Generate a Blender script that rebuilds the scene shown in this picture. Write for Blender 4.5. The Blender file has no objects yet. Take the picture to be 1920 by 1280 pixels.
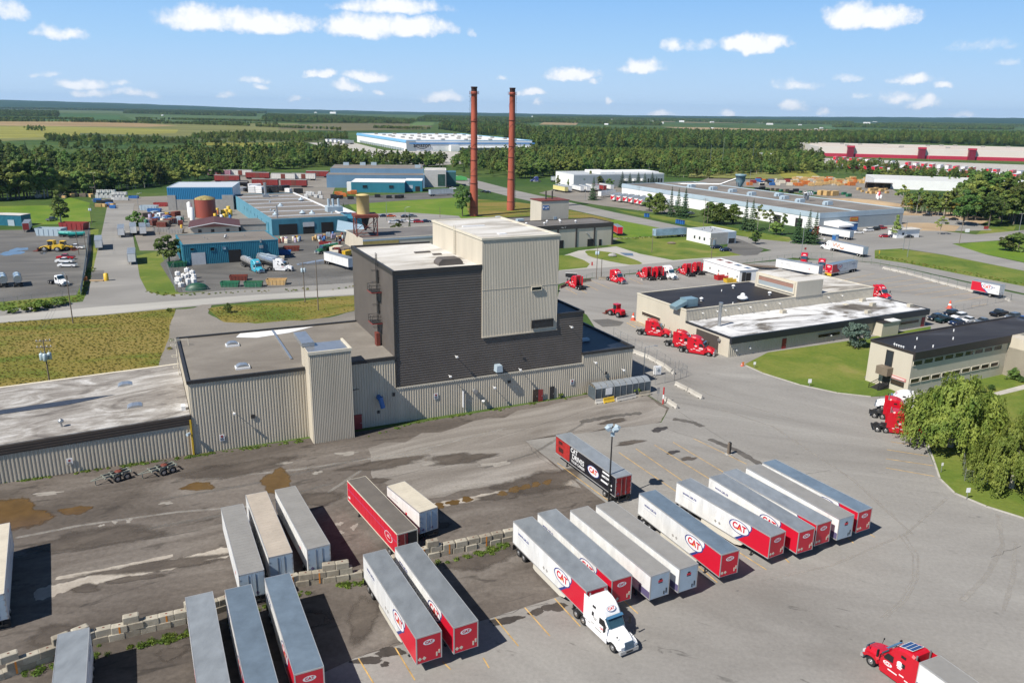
import bpy, math, random
import numpy as np
from mathutils import Vector, Matrix

random.seed(11)
rad, PI = math.radians, math.pi
sc = bpy.context.scene
COL = sc.collection

# ------------------------------------------------------------------ camera, sky, sun, exposure
FPX, PITCH, ROLL, CAMH = 1473.66, 0.28412, 0.016606, 51.466      # focal length in photo pixels; metres above the yard
_cp, _sp, _cr, _sr = math.cos(PITCH), math.sin(PITCH), math.cos(ROLL), math.sin(ROLL)
FW = Vector((0, _cp, -_sp)); _up = Vector((0, _sp, _cp)); _rt = Vector((1, 0, 0))
RT = _cr * _rt + _sr * _up; UP = -_sr * _rt + _cr * _up
cd = bpy.data.cameras.new('camera')
cd.sensor_width = 36; cd.lens = 36 * FPX / 1920; cd.clip_start = 1; cd.clip_end = 60000
cam = bpy.data.objects.new('camera', cd); COL.objects.link(cam)
m = Matrix((RT, UP, -FW)).transposed().to_4x4(); m.translation = (0, 0, CAMH)
cam.matrix_world = m
sc.camera = cam

SUN_AZ, SUN_EL = 230.4, 47.8                                     # where the sun stands (clockwise from +Y)
sd = bpy.data.lights.new('sun', 'SUN'); sd.energy = 5.0; sd.angle = rad(0.53); sd.color = (1.0, 0.95, 0.865)
so = bpy.data.objects.new('sun', sd); COL.objects.link(so)
_sv = Vector((math.sin(rad(SUN_AZ)) * math.cos(rad(SUN_EL)), math.cos(rad(SUN_AZ)) * math.cos(rad(SUN_EL)), math.sin(rad(SUN_EL))))
so.rotation_euler = (-_sv).to_track_quat('-Z', 'Y').to_euler(); so.location = _sv * 400

sc.view_settings.view_transform = 'Standard'; sc.view_settings.look = 'None'
sc.view_settings.exposure = 0.47; sc.view_settings.gamma = 1
sc.view_settings.use_curve_mapping = False
sc.cycles.max_bounces = 6; sc.cycles.diffuse_bounces = 2; sc.cycles.glossy_bounces = 2; sc.cycles.transparent_max_bounces = 8
sc.cycles.volume_bounces = 0; sc.cycles.use_denoising = True

def ray(u, v):
    return (FW + (u - 960) / FPX * RT - (v - 640) / FPX * UP)
def G(u, v, z=0.0):
    """the point of the level z that the photograph shows at pixel (u, v)"""
    d = ray(u, v); t = (z - CAMH) / d.z
    return Vector((d.x * t, d.y * t, z))
def H(u, v, b):
    """height of pixel (u, v) straight above the ground point b"""
    d = ray(u, v); t = (d.x * b.x + d.y * b.y) / (d.x ** 2 + d.y ** 2)
    return CAMH + t * d.z
def pxm(p):
    """metres per photo pixel at the point p"""
    return (Vector(p) - Vector((0, 0, CAMH))).dot(FW) / FPX

world = bpy.data.worlds.new('World'); sc.world = world; world.use_nodes = True
W = world.node_tree; W.nodes.clear()
def wn(t, **k):
    n = W.nodes.new(t)
    for a, b in k.items(): setattr(n, a, b)
    return n
def wmath(op, a, b=None, c=None):
    n = wn('ShaderNodeMath', operation=op)
    for i, x in enumerate((a, b, c)):
        if x is None: continue
        if isinstance(x, (int, float)): n.inputs[i].default_value = x
        else: W.links.new(x, n.inputs[i])
    return n.outputs[0]
sky = wn('ShaderNodeTexSky', sky_type='NISHITA', sun_disc=False)
sky.sun_elevation = rad(SUN_EL); sky.sun_rotation = rad(SUN_AZ); sky.altitude = 100
sky.air_density = 1.0; sky.dust_density = 0.25; sky.ozone_density = 2.5
tc = wn('ShaderNodeTexCoord')
nz = wn('ShaderNodeTexNoise'); nz.inputs['Scale'].default_value = 26; nz.inputs['Detail'].default_value = 5; nz.inputs['Roughness'].default_value = .62
W.links.new(tc.outputs['Generated'], nz.inputs['Vector'])
sx = wn('ShaderNodeSeparateXYZ'); W.links.new(tc.outputs['Generated'], sx.inputs[0])
sn = wn('ShaderNodeSeparateXYZ'); W.links.new(nz.outputs['Color'], sn.inputs[0])
az = wmath('ADD', wmath('ARCTAN2', sx.outputs[0], sx.outputs[1]), wmath('MULTIPLY', wmath('SUBTRACT', sn.outputs[0], .5), .05))
el = wmath('ADD', wmath('ARCSINE', sx.outputs[2]), wmath('MULTIPLY', wmath('SUBTRACT', sn.outputs[1], .5), .022))
CLOUDS = [(120,62,34,13,.8),(372,32,66,25,1),(500,40,90,22,1),(690,45,75,26,1.1),(775,48,66,22,1.1),(735,8,100,15,.9),(10,18,32,18,.8),
 (880,59,12,9,.5),(85,139,21,6,.6),(150,156,36,10,.9),(175,174,34,8,.8),(245,173,48,8,.7),(218,156,17,6,.6),(482,149,25,8,.7),(485,163,18,7,.7),
 (428,178,23,6,.7),(597,137,27,9,.9),(692,140,46,11,.9),(645,160,30,11,.9),(708,171,11,6,.7),(558,183,18,6,.7),(824,183,42,11,.8),(935,146,13,6,.6),
 (1595,24,46,26,1.1),(1655,28,50,20,1.1),(1412,81,54,19,1.1),(1265,82,22,15,.7),(1320,82,36,11,.45),(1203,123,40,15,1),(1068,139,48,14,1),(1107,154,11,6,.7),
 (996,172,28,9,.9),(1012,195,11,7,.7),(1143,190,12,6,.6),(1235,213,30,6,.8),(1362,211,16,9,.9),(1485,158,42,12,.6),(1590,145,33,8,.55),(1712,148,37,9,.8),
 (1768,162,18,7,.7),(1675,179,32,11,.8),(1730,188,26,11,.9),(1490,199,24,12,.9),(1537,211,17,9,.8),(1605,179,20,6,.6),(1845,80,52,12,.4),(1885,116,24,8,.45),(1800,214,20,6,.6)]
acc = None
for (u, v, hw, hh, k) in CLOUDS:
    d = ray(u, v).normalized(); a0, e0 = math.atan2(d.x, d.y), math.asin(d.z)
    hw, hh = hw * 1.22 / FPX, hh * 1.4 / FPX
    dx = wmath('MULTIPLY', wmath('SUBTRACT', az, a0), 1 / hw)
    dy = wmath('SUBTRACT', el, e0 - hh * .25)
    dy = wmath('MAXIMUM', wmath('MULTIPLY', dy, 1 / hh), wmath('MULTIPLY', dy, -1.9 / hh))      # flat undersides
    r2 = wmath('MULTIPLY_ADD', dx, dx, wmath('MULTIPLY', dy, dy))
    w = wmath('MULTIPLY', wmath('SUBTRACT', 1.0, r2), k)
    acc = w if acc is None else wmath('MAXIMUM', acc, w)
nz2 = wn('ShaderNodeTexNoise'); nz2.inputs['Scale'].default_value = 75; nz2.inputs['Detail'].default_value = 6; nz2.inputs['Roughness'].default_value = .6
W.links.new(tc.outputs['Generated'], nz2.inputs['Vector'])
cm = wmath('SUBTRACT', acc, wmath('MULTIPLY', nz2.outputs['Fac'], 1.15))
mr = wn('ShaderNodeMapRange', interpolation_type='SMOOTHSTEP'); mr.inputs[1].default_value = -.5; mr.inputs[2].default_value = .28; mr.inputs[4].default_value = .93
W.links.new(cm, mr.inputs[0])
mx = wn('ShaderNodeMix', data_type='RGBA'); W.links.new(mr.outputs[0], mx.inputs['Factor'])
ramp = wn('ShaderNodeValToRGB'); e = ramp.color_ramp.elements                   # clear summer air: pale towards the horizon
e[0].position, e[0].color = 0.0, (.56, .72, .90, 1); e[1].position, e[1].color = 1.0, (.13, .35, .82, 1)
q = e.new(.22); q.color = (.38, .62, .91, 1); q = e.new(.5); q.color = (.20, .46, .88, 1)
W.links.new(wmath('MULTIPLY', sx.outputs[2], 3.0), ramp.inputs[0])
sc9 = wn('ShaderNodeVectorMath', operation='SCALE'); sc9.inputs['Scale'].default_value = 8.6; W.links.new(ramp.outputs[0], sc9.inputs[0])
hz = wn('ShaderNodeMapRange', interpolation_type='SMOOTHSTEP'); hz.inputs[1].default_value = .25; hz.inputs[2].default_value = .6; W.links.new(sx.outputs[2], hz.inputs[0])
SKYMUL = wn('ShaderNodeMix', data_type='RGBA'); W.links.new(hz.outputs[0], SKYMUL.inputs['Factor'])
W.links.new(sc9.outputs[0], SKYMUL.inputs['A']); deep = wn('ShaderNodeVectorMath', operation='SCALE'); deep.inputs['Scale'].default_value = .38; W.links.new(sky.outputs[0], deep.inputs[0]); W.links.new(deep.outputs[0], SKYMUL.inputs['B'])
W.links.new(SKYMUL.outputs['Result'], mx.inputs['A']); cc = wn('ShaderNodeMix', data_type='RGBA'); cc.inputs['A'].default_value = (6.6, 7.1, 7.9, 1); cc.inputs['B'].default_value = (8.7, 8.75, 8.9, 1); W.links.new(wmath('MULTIPLY_ADD', cm, 1.6, .55), cc.inputs['Factor']); cc.clamp_factor = True; W.links.new(cc.outputs['Result'], mx.inputs['B'])
bg = wn('ShaderNodeBackground'); bg.inputs['Strength'].default_value = 0.09
W.links.new(mx.outputs['Result'], bg.inputs['Color'])
wo = wn('ShaderNodeOutputWorld'); W.links.new(bg.outputs[0], wo.inputs[0])

# ------------------------------------------------------------------ materials
MATS = {}
def _bsdf(name):
    m = bpy.data.materials.new(name); m.use_nodes = True
    t = m.node_tree; b = t.nodes['Principled BSDF']
    return m, t, b
def mat(name, col, rough=.6, metal=0., var=.12, scale=.8, spec=None, stretch=(1, 1, 1), rnd=0.0, emit=0):
    """painted / plain surface with uneven dirt and fading"""
    if name in MATS: return MATS[name]
    m, t, b = _bsdf(name); MATS[name] = m
    b.inputs['Roughness'].default_value = rough; b.inputs['Metallic'].default_value = metal
    if spec is not None: b.inputs['Specular IOR Level'].default_value = spec
    if var <= 0 and rnd <= 0:
        b.inputs['Base Color'].default_value = (*col, 1); return m
    g = t.nodes.new('ShaderNodeNewGeometry'); mp = t.nodes.new('ShaderNodeMapping'); mp.inputs['Scale'].default_value = stretch
    t.links.new(g.outputs['Position'], mp.inputs[0])
    n = t.nodes.new('ShaderNodeTexNoise'); n.inputs['Scale'].default_value = scale; n.inputs['Detail'].default_value = 5; n.inputs['Roughness'].default_value = .65
    t.links.new(mp.outputs[0], n.inputs['Vector'])
    r = t.nodes.new('ShaderNodeMapRange'); r.inputs[1].default_value = .3; r.inputs[2].default_value = .7; r.inputs[3].default_value = 1 - var; r.inputs[4].default_value = 1 + var * .6
    t.links.new(n.outputs['Fac'], r.inputs[0])
    x = t.nodes.new('ShaderNodeVectorMath'); x.operation = 'SCALE'; x.inputs[0].default_value = col
    fac = r.outputs[0]
    if rnd > 0:
        oi = t.nodes.new('ShaderNodeObjectInfo'); rr = t.nodes.new('ShaderNodeMapRange'); rr.inputs[3].default_value = 1 - rnd; rr.inputs[4].default_value = 1 + rnd
        t.links.new(oi.outputs['Random'], rr.inputs[0]); mm = t.nodes.new('ShaderNodeMath'); mm.operation = 'MULTIPLY'
        t.links.new(fac, mm.inputs[0]); t.links.new(rr.outputs[0], mm.inputs[1]); fac = mm.outputs[0]
    t.links.new(fac, x.inputs['Scale']); t.links.new(x.outputs[0], b.inputs['Base Color'])
    return m
def patchy(name, stops, scale=.05, detail=6, rough=.85, rot=27.3, stretch=(1, 1, 1), grain=.12, gscale=3., dist=.6, bump=0, spec=.3, spots=None):
    """surface of several colours in irregular patches: stops = [(position, colour), ...]"""
    if name in MATS: return MATS[name]
    m, t, b = _bsdf(name); MATS[name] = m
    b.inputs['Roughness'].default_value = rough; b.inputs['Specular IOR Level'].default_value = spec
    g = t.nodes.new('ShaderNodeNewGeometry'); mp = t.nodes.new('ShaderNodeMapping'); mp.vector_type = 'TEXTURE'
    mp.inputs['Rotation'].default_value = (0, 0, rad(rot)); mp.inputs['Scale'].default_value = stretch
    t.links.new(g.outputs['Position'], mp.inputs[0])
    n = t.nodes.new('ShaderNodeTexNoise'); n.inputs['Scale'].default_value = scale; n.inputs['Detail'].default_value = detail
    n.inputs['Roughness'].default_value = .62; n.inputs['Distortion'].default_value = dist
    t.links.new(mp.outputs[0], n.inputs['Vector'])
    cr = t.nodes.new('ShaderNodeValToRGB'); e = cr.color_ramp.elements
    e[0].position, e[0].color = stops[0][0], (*stops[0][1], 1); e[1].position, e[1].color = stops[-1][0], (*stops[-1][1], 1)
    for p, c in stops[1:-1]:
        q = e.new(p); q.color = (*c, 1)
    t.links.new(n.outputs['Fac'], cr.inputs[0])
    n2 = t.nodes.new('ShaderNodeTexNoise'); n2.inputs['Scale'].default_value = gscale; n2.inputs['Detail'].default_value = 4; n2.inputs['Roughness'].default_value = .7
    t.links.new(g.outputs['Position'], n2.inputs['Vector'])
    r = t.nodes.new('ShaderNodeMapRange'); r.inputs[1].default_value = .25; r.inputs[2].default_value = .75; r.inputs[3].default_value = 1 - grain; r.inputs[4].default_value = 1 + grain
    t.links.new(n2.outputs['Fac'], r.inputs[0])
    fo = r.outputs[0]
    if spots:                                                        # (scale, threshold, strength) of small dark marks, and pale wheel-worn streaks
        n3 = t.nodes.new('ShaderNodeTexNoise'); n3.inputs['Scale'].default_value = spots[0]; n3.inputs['Detail'].default_value = 6; n3.inputs['Distortion'].default_value = 1.5
        t.links.new(mp.outputs[0], n3.inputs['Vector']); q = t.nodes.new('ShaderNodeMapRange'); q.inputs[1].default_value = spots[1]; q.inputs[2].default_value = spots[1] + .09; q.inputs[3].default_value = 1; q.inputs[4].default_value = 1 - spots[2]
        t.links.new(n3.outputs['Fac'], q.inputs[0]); mm = t.nodes.new('ShaderNodeMath'); mm.operation = 'MULTIPLY'; t.links.new(fo, mm.inputs[0]); t.links.new(q.outputs[0], mm.inputs[1]); fo = mm.outputs[0]
    x = t.nodes.new('ShaderNodeVectorMath'); x.operation = 'SCALE'
    t.links.new(cr.outputs[0], x.inputs[0]); t.links.new(fo, x.inputs['Scale']); t.links.new(x.outputs[0], b.inputs['Base Color'])
    if bump:
        bp = t.nodes.new('ShaderNodeBump'); bp.inputs['Strength'].default_value = bump; bp.inputs['Distance'].default_value = .3
        t.links.new(n2.outputs['Fac'], bp.inputs['Height']); t.links.new(bp.outputs[0], b.inputs['Normal'])
    return m
def leafmat(name, c0, c1, rnd=.25, trans=.25):
    """foliage: two greens mixed by clump, every tree a little different, some light passing through the leaves"""
    if name in MATS: return MATS[name]
    m, t, b = _bsdf(name); MATS[name] = m
    b.inputs['Roughness'].default_value = .6; b.inputs['Specular IOR Level'].default_value = .25
    tcn = t.nodes.new('ShaderNodeTexCoord'); n = t.nodes.new('ShaderNodeTexNoise'); n.inputs['Scale'].default_value = .55; n.inputs['Detail'].default_value = 3
    t.links.new(tcn.outputs['Object'], n.inputs['Vector'])
    oi = t.nodes.new('ShaderNodeObjectInfo')
    a = t.nodes.new('ShaderNodeMath'); a.operation = 'MULTIPLY_ADD'; a.inputs[1].default_value = 2.2; a.inputs[2].default_value = -.6
    t.links.new(n.outputs['Fac'], a.inputs[0])
    mx = t.nodes.new('ShaderNodeMix'); mx.data_type = 'RGBA'; mx.inputs['A'].default_value = (*c0, 1); mx.inputs['B'].default_value = (*c1, 1)
    t.links.new(a.outputs[0], mx.inputs['Factor'])
    hs = t.nodes.new('ShaderNodeHueSaturation')
    r1 = t.nodes.new('ShaderNodeMapRange'); r1.inputs[3].default_value = 1 - rnd; r1.inputs[4].default_value = 1 + rnd * 1.3
    r2 = t.nodes.new('ShaderNodeMapRange'); r2.inputs[3].default_value = .5 - rnd * .1; r2.inputs[4].default_value = .5 + rnd * .06
    fr = t.nodes.new('ShaderNodeMath'); fr.operation = 'FRACT'; ml = t.nodes.new('ShaderNodeMath'); ml.operation = 'MULTIPLY'; ml.inputs[1].default_value = 7.31
    t.links.new(oi.outputs['Random'], r1.inputs[0]); t.links.new(oi.outputs['Random'], ml.inputs[0]); t.links.new(ml.outputs[0], fr.inputs[0]); t.links.new(fr.outputs[0], r2.inputs[0])
    t.links.new(mx.outputs['Result'], hs.inputs['Color']); t.links.new(r1.outputs[0], hs.inputs['Value']); t.links.new(r2.outputs[0], hs.inputs['Hue'])
    t.links.new(hs.outputs[0], b.inputs['Base Color'])
    tr = t.nodes.new('ShaderNodeBsdfTranslucent'); t.links.new(hs.outputs[0], tr.inputs['Color'])
    ms = t.nodes.new('ShaderNodeMixShader'); ms.inputs[0].default_value = trans
    t.links.new(b.outputs[0], ms.inputs[1]); t.links.new(tr.outputs[0], ms.inputs[2])
    t.links.new(ms.outputs[0], t.nodes['Material Output'].inputs['Surface'])
    return m

# ------------------------------------------------------------------ mesh building
class MB:
    def __init__(s): s.v, s.f, s.m, s.s = [], [], [], []
    def add(s, vs, fs, mi=0, sm=False):
        o = len(s.v); s.v += [tuple(p) for p in vs]
        for f in fs: s.f.append([i + o for i in f]); s.m.append(mi); s.s.append(sm)
        return s
    def box(s, x0, x1, y0, y1, z0, z1, mi=0):
        return s.add([(x0,y0,z0),(x1,y0,z0),(x1,y1,z0),(x0,y1,z0),(x0,y0,z1),(x1,y0,z1),(x1,y1,z1),(x0,y1,z1)],
                     [(3,2,1,0),(4,5,6,7),(0,1,5,4),(1,2,6,5),(2,3,7,6),(3,0,4,7)], mi)
    def obox(s, c, sx, sy, sz, rz=0, ry=0, mi=0, rx=0):
        """box of a given size about the centre c, turned"""
        M = Matrix.Rotation(rz, 3, 'Z') @ Matrix.Rotation(ry, 3, 'Y') @ Matrix.Rotation(rx, 3, 'X'); c = Vector(c)
        P = [c + M @ Vector((a * sx / 2, b * sy / 2, d * sz / 2)) for a, b, d in ((-1,-1,-1),(1,-1,-1),(1,1,-1),(-1,1,-1),(-1,-1,1),(1,-1,1),(1,1,1),(-1,1,1))]
        return s.add(P, [(3,2,1,0),(4,5,6,7),(0,1,5,4),(1,2,6,5),(2,3,7,6),(3,0,4,7)], mi)
    def prism(s, poly, z0, z1, mi=0, mt=None):
        """upright prism over a polygon (counter-clockwise); z1 may be a list"""
        n = len(poly); zt = z1 if isinstance(z1, (list, tuple)) else [z1] * n
        vs = [(p[0], p[1], z0) for p in poly] + [(p[0], p[1], z) for p, z in zip(poly, zt)]
        s.add(vs, [(i, (i + 1) % n, n + (i + 1) % n, n + i) for i in range(n)] + [tuple(range(n - 1, -1, -1))], mi)
        return s.add(vs[n:], [tuple(range(n))], mi if mt is None else mt)
    def side(s, poly, y0, y1, mi=0):
        """profile in x-z pulled along y"""
        n = len(poly)
        vs = [(p[0], y0, p[1]) for p in poly] + [(p[0], y1, p[1]) for p in poly]
        return s.add(vs, [(i, (i + 1) % n, n + (i + 1) % n, n + i) for i in range(n)] + [tuple(range(n - 1, -1, -1)), tuple(range(n, 2 * n))], mi)
    def cyl(s, p0, p1, r0, r1=None, n=10, mi=0, cap=True, sm=True):
        p0, p1 = Vector(p0), Vector(p1); r1 = r0 if r1 is None else r1
        d = (p1 - p0).normalized(); a = d.orthogonal().normalized(); b = d.cross(a)
        vs = [p0 + r0 * (math.cos(2*PI*i/n) * a + math.sin(2*PI*i/n) * b) for i in range(n)] + [p1 + r1 * (math.cos(2*PI*i/n) * a + math.sin(2*PI*i/n) * b) for i in range(n)]
        s.add(vs, [(i, (i + 1) % n, n + (i + 1) % n, n + i) for i in range(n)], mi, sm)
        if cap: s.add(vs, [tuple(range(n - 1, -1, -1)), tuple(range(n, 2 * n))], mi)
        return s
    def lathe(s, prof, c=(0, 0, 0), n=16, mi=0, sm=True):
        c = Vector(c); k = len(prof)
        vs = [c + Vector((r * math.cos(2*PI*i/n), r * math.sin(2*PI*i/n), z)) for r, z in prof for i in range(n)]
        fs = [(j*n+i, j*n+(i+1) % n, (j+1)*n+(i+1) % n, (j+1)*n+i) for j in range(k - 1) for i in range(n)]
        s.add(vs, fs, mi, sm)
        return s.add(vs[-n:], [tuple(range(n))], mi)
    def ribs(s, p0, p1, z0, z1, pitch=.42, depth=.09, mi=0):
        """corrugated sheet wall between two ground points, ribs upright, bulging to the right of p0->p1"""
        p0, p1 = Vector((p0[0], p0[1])), Vector((p1[0], p1[1])); d = p1 - p0; L = d.length; d /= L; nrm = Vector((d.y, -d.x))
        n = max(1, round(L / pitch)); st = L / n; pts = []
        for i in range(n):
            for a, h in ((0, .02), (.38, .02), (.5, 1), (.88, 1)): pts.append(p0 + d * (i + a) * st + nrm * depth * h)
        pts.append(p1 + nrm * depth * .02); k = len(pts)
        vs = [(p.x, p.y, z0) for p in pts] + [(p.x, p.y, z1) for p in pts]
        return s.add(vs, [(i, i + 1, k + i + 1, k + i) for i in range(k - 1)], mi)
    def hribs(s, p0, p1, z0, z1, pitch=.42, depth=.07, mi=0):
        """the same with level ribs"""
        p0, p1 = Vector((p0[0], p0[1])), Vector((p1[0], p1[1])); d = (p1 - p0).normalized(); nrm = Vector((d.y, -d.x))
        n = max(1, round((z1 - z0) / pitch)); st = (z1 - z0) / n; vs = []
        for i in range(n):
            for a, h in ((0, .02), (.35, .02), (.5, 1), (.85, 1)): vs.append((z0 + (i + a) * st, depth * h))
        vs.append((z1, depth * .02)); k = len(vs)
        P = [(*(q + nrm * h), z) for q in (p0, p1) for z, h in vs]
        return s.add(P, [(i, k + i, k + i + 1, i + 1) for i in range(k - 1)], mi)
    def mesh(s, name, mats):
        me = bpy.data.meshes.new(name); me.from_pydata(s.v, [], s.f); me.validate(verbose=False)
        for q in (mats if isinstance(mats, (list, tuple)) else [mats]): me.materials.append(q)
        if len(me.polygons) == len(s.m):
            me.polygons.foreach_set('material_index', s.m); me.polygons.foreach_set('use_smooth', s.s)
        me.update(); return me
    def build(s, name, mats, parent=None, **tags): return put(name, s.mesh(name, mats), parent, **tags)

def tagit(o, label=None, cat=None, group=None, kind=None):
    if label: o['label'] = label
    if cat: o['category'] = cat
    if group: o['group'] = group
    if kind: o['kind'] = kind
    return o
def put(name, me, parent=None, loc=None, rz=None, **tags):
    o = bpy.data.objects.new(name, me); COL.objects.link(o)
    if parent is not None: o.parent = parent
    if loc is not None: o.location = loc
    if rz is not None: o.rotation_euler = (0, 0, rz)
    return tagit(o, **tags)
def thing(name, label, cat, loc=(0, 0, 0), rz=0, group=None):
    return put(name, None, None, loc, rz, label=label, cat=cat, group=group)
def dup(root, loc, rz, label=None, group=None, scale=None, mats=None):
    """copy of a thing with copies of its parts and sub-parts (meshes shared)"""
    def cp(o, par):
        c = o.copy(); COL.objects.link(c)
        if par is not None: c.parent = par
        if mats:
            for key, mt in mats.items():
                if c.name.split('.')[0] == key and c.data:
                    for i in range(len(c.material_slots)):
                        if i == 0: c.material_slots[i].link = 'OBJECT'; c.material_slots[i].material = mt
        for ch in list(o.children): cp(ch, c)
        return c
    r = cp(root, None); r.location = loc; r.rotation_euler = (0, 0, rz)
    if label: r['label'] = label
    if group: r['group'] = group
    if scale: r.scale = scale if isinstance(scale, (tuple, list)) else (scale,) * 3
    return r
class Proto:
    """the first call moves the thing itself, later calls copy it"""
    def __init__(s, root): s.r, s.used = root, False
    def at(s, loc, rz, label, group=None, scale=None, mats=None):
        r = dup(s.r, loc, rz, label, group, scale, mats)
        s.used = True
        return r
    def drop(s):
        def kill(o):
            for c in list(o.children): kill(c)
            bpy.data.objects.remove(o)
        kill(s.r)
def text(body, size, mtl, parent, name, M, extrude=.01, bold=0.0):
    """lettering as a thin mesh lying in the plane given by the matrix M"""
    cu = bpy.data.curves.new(name, 'FONT'); cu.body = body; cu.size = size; cu.extrude = extrude; cu.offset = bold
    cu.align_x = 'CENTER'; cu.align_y = 'CENTER'; cu.resolution_u = 3
    t = bpy.data.objects.new('t', cu); me = bpy.data.meshes.new_from_object(t); bpy.data.objects.remove(t); bpy.data.curves.remove(cu)
    me.transform(M); me.materials.clear(); me.materials.append(mtl)
    return put(name, me, parent)
def plane_M(o, xdir, updir):
    x, y = Vector(xdir).normalized(), Vector(updir).normalized(); z = x.cross(y)
    M = Matrix((x, y, z)).transposed().to_4x4(); M.translation = o; return M
# ------------------------------------------------------------------ ground, roads, lawns
TERR = patchy('terrain', [(.32, (.022, .05, .016)), (.45, (.045, .085, .02)), (.55, (.075, .11, .028)), (.66, (.05, .085, .022)), (.8, (.10, .115, .04))], scale=.004, detail=8, rot=20, stretch=(1, .45, 1), grain=.3, gscale=.25, spec=.1)
ASPH_OLD = patchy('old_asphalt', [(.28, (.052, .043, .037)), (.42, (.088, .074, .063)), (.52, (.118, .101, .088)), (.62, (.155, .136, .120)), (.76, (.23, .208, .186))], scale=.06, detail=9, rot=25, stretch=(2.6, .8, 1), grain=.25, gscale=1.6, dist=1.2, bump=.15, spots=(.35, .6, .45))
ASPH_NEW = patchy('yard_asphalt', [(.25, (.172, .162, .150)), (.45, (.226, .215, .201)), (.55, (.246, .235, .220)), (.75, (.30, .288, .270))], scale=.05, detail=9, rot=-20, stretch=(2.4, .7, 1), grain=.13, gscale=2.2, dist=1.4, spots=(.8, .665, .4))
ROAD = patchy('road_asphalt', [(.3, (.19, .182, .17)), (.6, (.25, .24, .224)), (.8, (.31, .295, .275))], scale=.05, rot=20, stretch=(3, .7, 1), grain=.1)
ROADP = patchy('pale_road', [(.3, (.31, .30, .275)), (.7, (.40, .385, .355))], scale=.05, rot=20, stretch=(3, .7, 1), grain=.08)
LOT = patchy('dark_lot', [(.3, (.07, .068, .066)), (.5, (.11, .106, .10)), (.7, (.17, .162, .15))], scale=.05, detail=8, rot=15, stretch=(2.5, .8, 1), grain=.18, dist=1)
GRAVEL = patchy('gravel', [(.3, (.155, .14, .12)), (.6, (.22, .20, .175)), (.8, (.29, .265, .23))], scale=.06, detail=8, stretch=(2, .8, 1), grain=.2)
SAND = patchy('sand', [(.3, (.28, .20, .125)), (.7, (.42, .315, .20))], scale=.06, detail=8, grain=.2)
LAWN = patchy('mown_lawn', [(.3, (.07, .115, .02)), (.45, (.105, .15, .026)), (.6, (.16, .18, .04)), (.75, (.23, .205, .07))], scale=.07, detail=7, grain=.16, gscale=1.6, spec=.1, bump=.3)
LAWNB = patchy('bright_lawn', [(.3, (.08, .155, .018)), (.55, (.125, .19, .025)), (.75, (.20, .21, .05))], scale=.05, detail=6, grain=.14, gscale=1.2, spec=.1, bump=.3)
MEADOW = patchy('dry_meadow', [(.3, (.05, .095, .014)), (.43, (.105, .13, .022)), (.51, (.175, .148, .036)), (.6, (.205, .16, .048)), (.68, (.115, .135, .024)), (.78, (.25, .21, .07))], scale=.042, detail=11, rot=10, stretch=(2.4, .8, 1), grain=.35, gscale=1.1, spec=.1, bump=.6)
CONC = patchy('concrete', [(.3, (.33, .31, .28)), (.6, (.42, .40, .365)), (.8, (.50, .48, .44))], scale=.2, detail=8, grain=.12)
LINE = mat('line_paint', (.52, .33, .11), .7, var=.5, scale=.8)
WLINE = mat('white_line_paint', (.6, .6, .57), .7, var=.25, scale=.5)
PUDDLE = mat('puddle_water', (.115, .068, .024), .25, var=.3, scale=.4)
SKYPUD = mat('sky_puddle', (.10, .11, .12), .06, var=.3, scale=.4)
STAIN = patchy('oil_stain', [(.3, (.035, .03, .026)), (.7, (.07, .06, .053))], scale=.5, grain=.2, rough=.55)
STAIN2 = patchy('damp_patch', [(.3, (.055, .045, .038)), (.55, (.09, .075, .063)), (.8, (.13, .11, .093))], scale=.3, grain=.2, stretch=(2, .8, 1))

PALE = patchy('bare_pale_patch', [(.3, (.215, .195, .172)), (.7, (.30, .28, .255))], scale=.5, grain=.15)
LAY = [0]
def sheet(name, mtl, px, z=.01, kind='structure', **tags):
    LAY[0] += 1; z += LAY[0] * 4e-5
    pts = [G(u, v, 0) for u, v in px]
    a = sum(p.x * q.y - q.x * p.y for p, q in zip(pts, pts[1:] + pts[:1]))
    if a < 0: pts.reverse()
    return MB().add([(p.x, p.y, z) for p in pts], [tuple(range(len(pts)))]).build(name, mtl, kind=kind, **tags)
def wob(px, n=6, amp=.16, seed=0):
    """a polygon with a worn, irregular edge"""
    r = random.Random(seed); out = []
    for (a, b), (c, d) in zip(px, px[1:] + px[:1]):
        L = math.hypot(c - a, (d - b))
        for i in range(n):
            t = i / n; s = 0 if i == 0 else r.uniform(-amp, amp) * L / n * 2.2
            out.append((a + (c - a) * t - (d - b) / max(L, 1e-6) * s, b + (d - b) * t + (c - a) / max(L, 1e-6) * s * .6))
    return out
def blob(cx, cy, rx, ry, seed, tilt=-.12, n=22, rough=.3):
    r = random.Random(seed); ph = [r.uniform(0, 6.3) for _ in range(4)]; out = []
    for i in range(n):
        a = 2 * PI * i / n
        k = 1 + rough * (.5 * math.sin(2 * a + ph[0]) + .4 * math.sin(3 * a + ph[1]) + .35 * math.sin(5 * a + ph[2]) + .2 * math.sin(8 * a + ph[3]))
        x, y = rx * k * math.cos(a), ry * k * math.sin(a); out.append((cx + x, cy + y + x * tilt))
    return out

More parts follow.
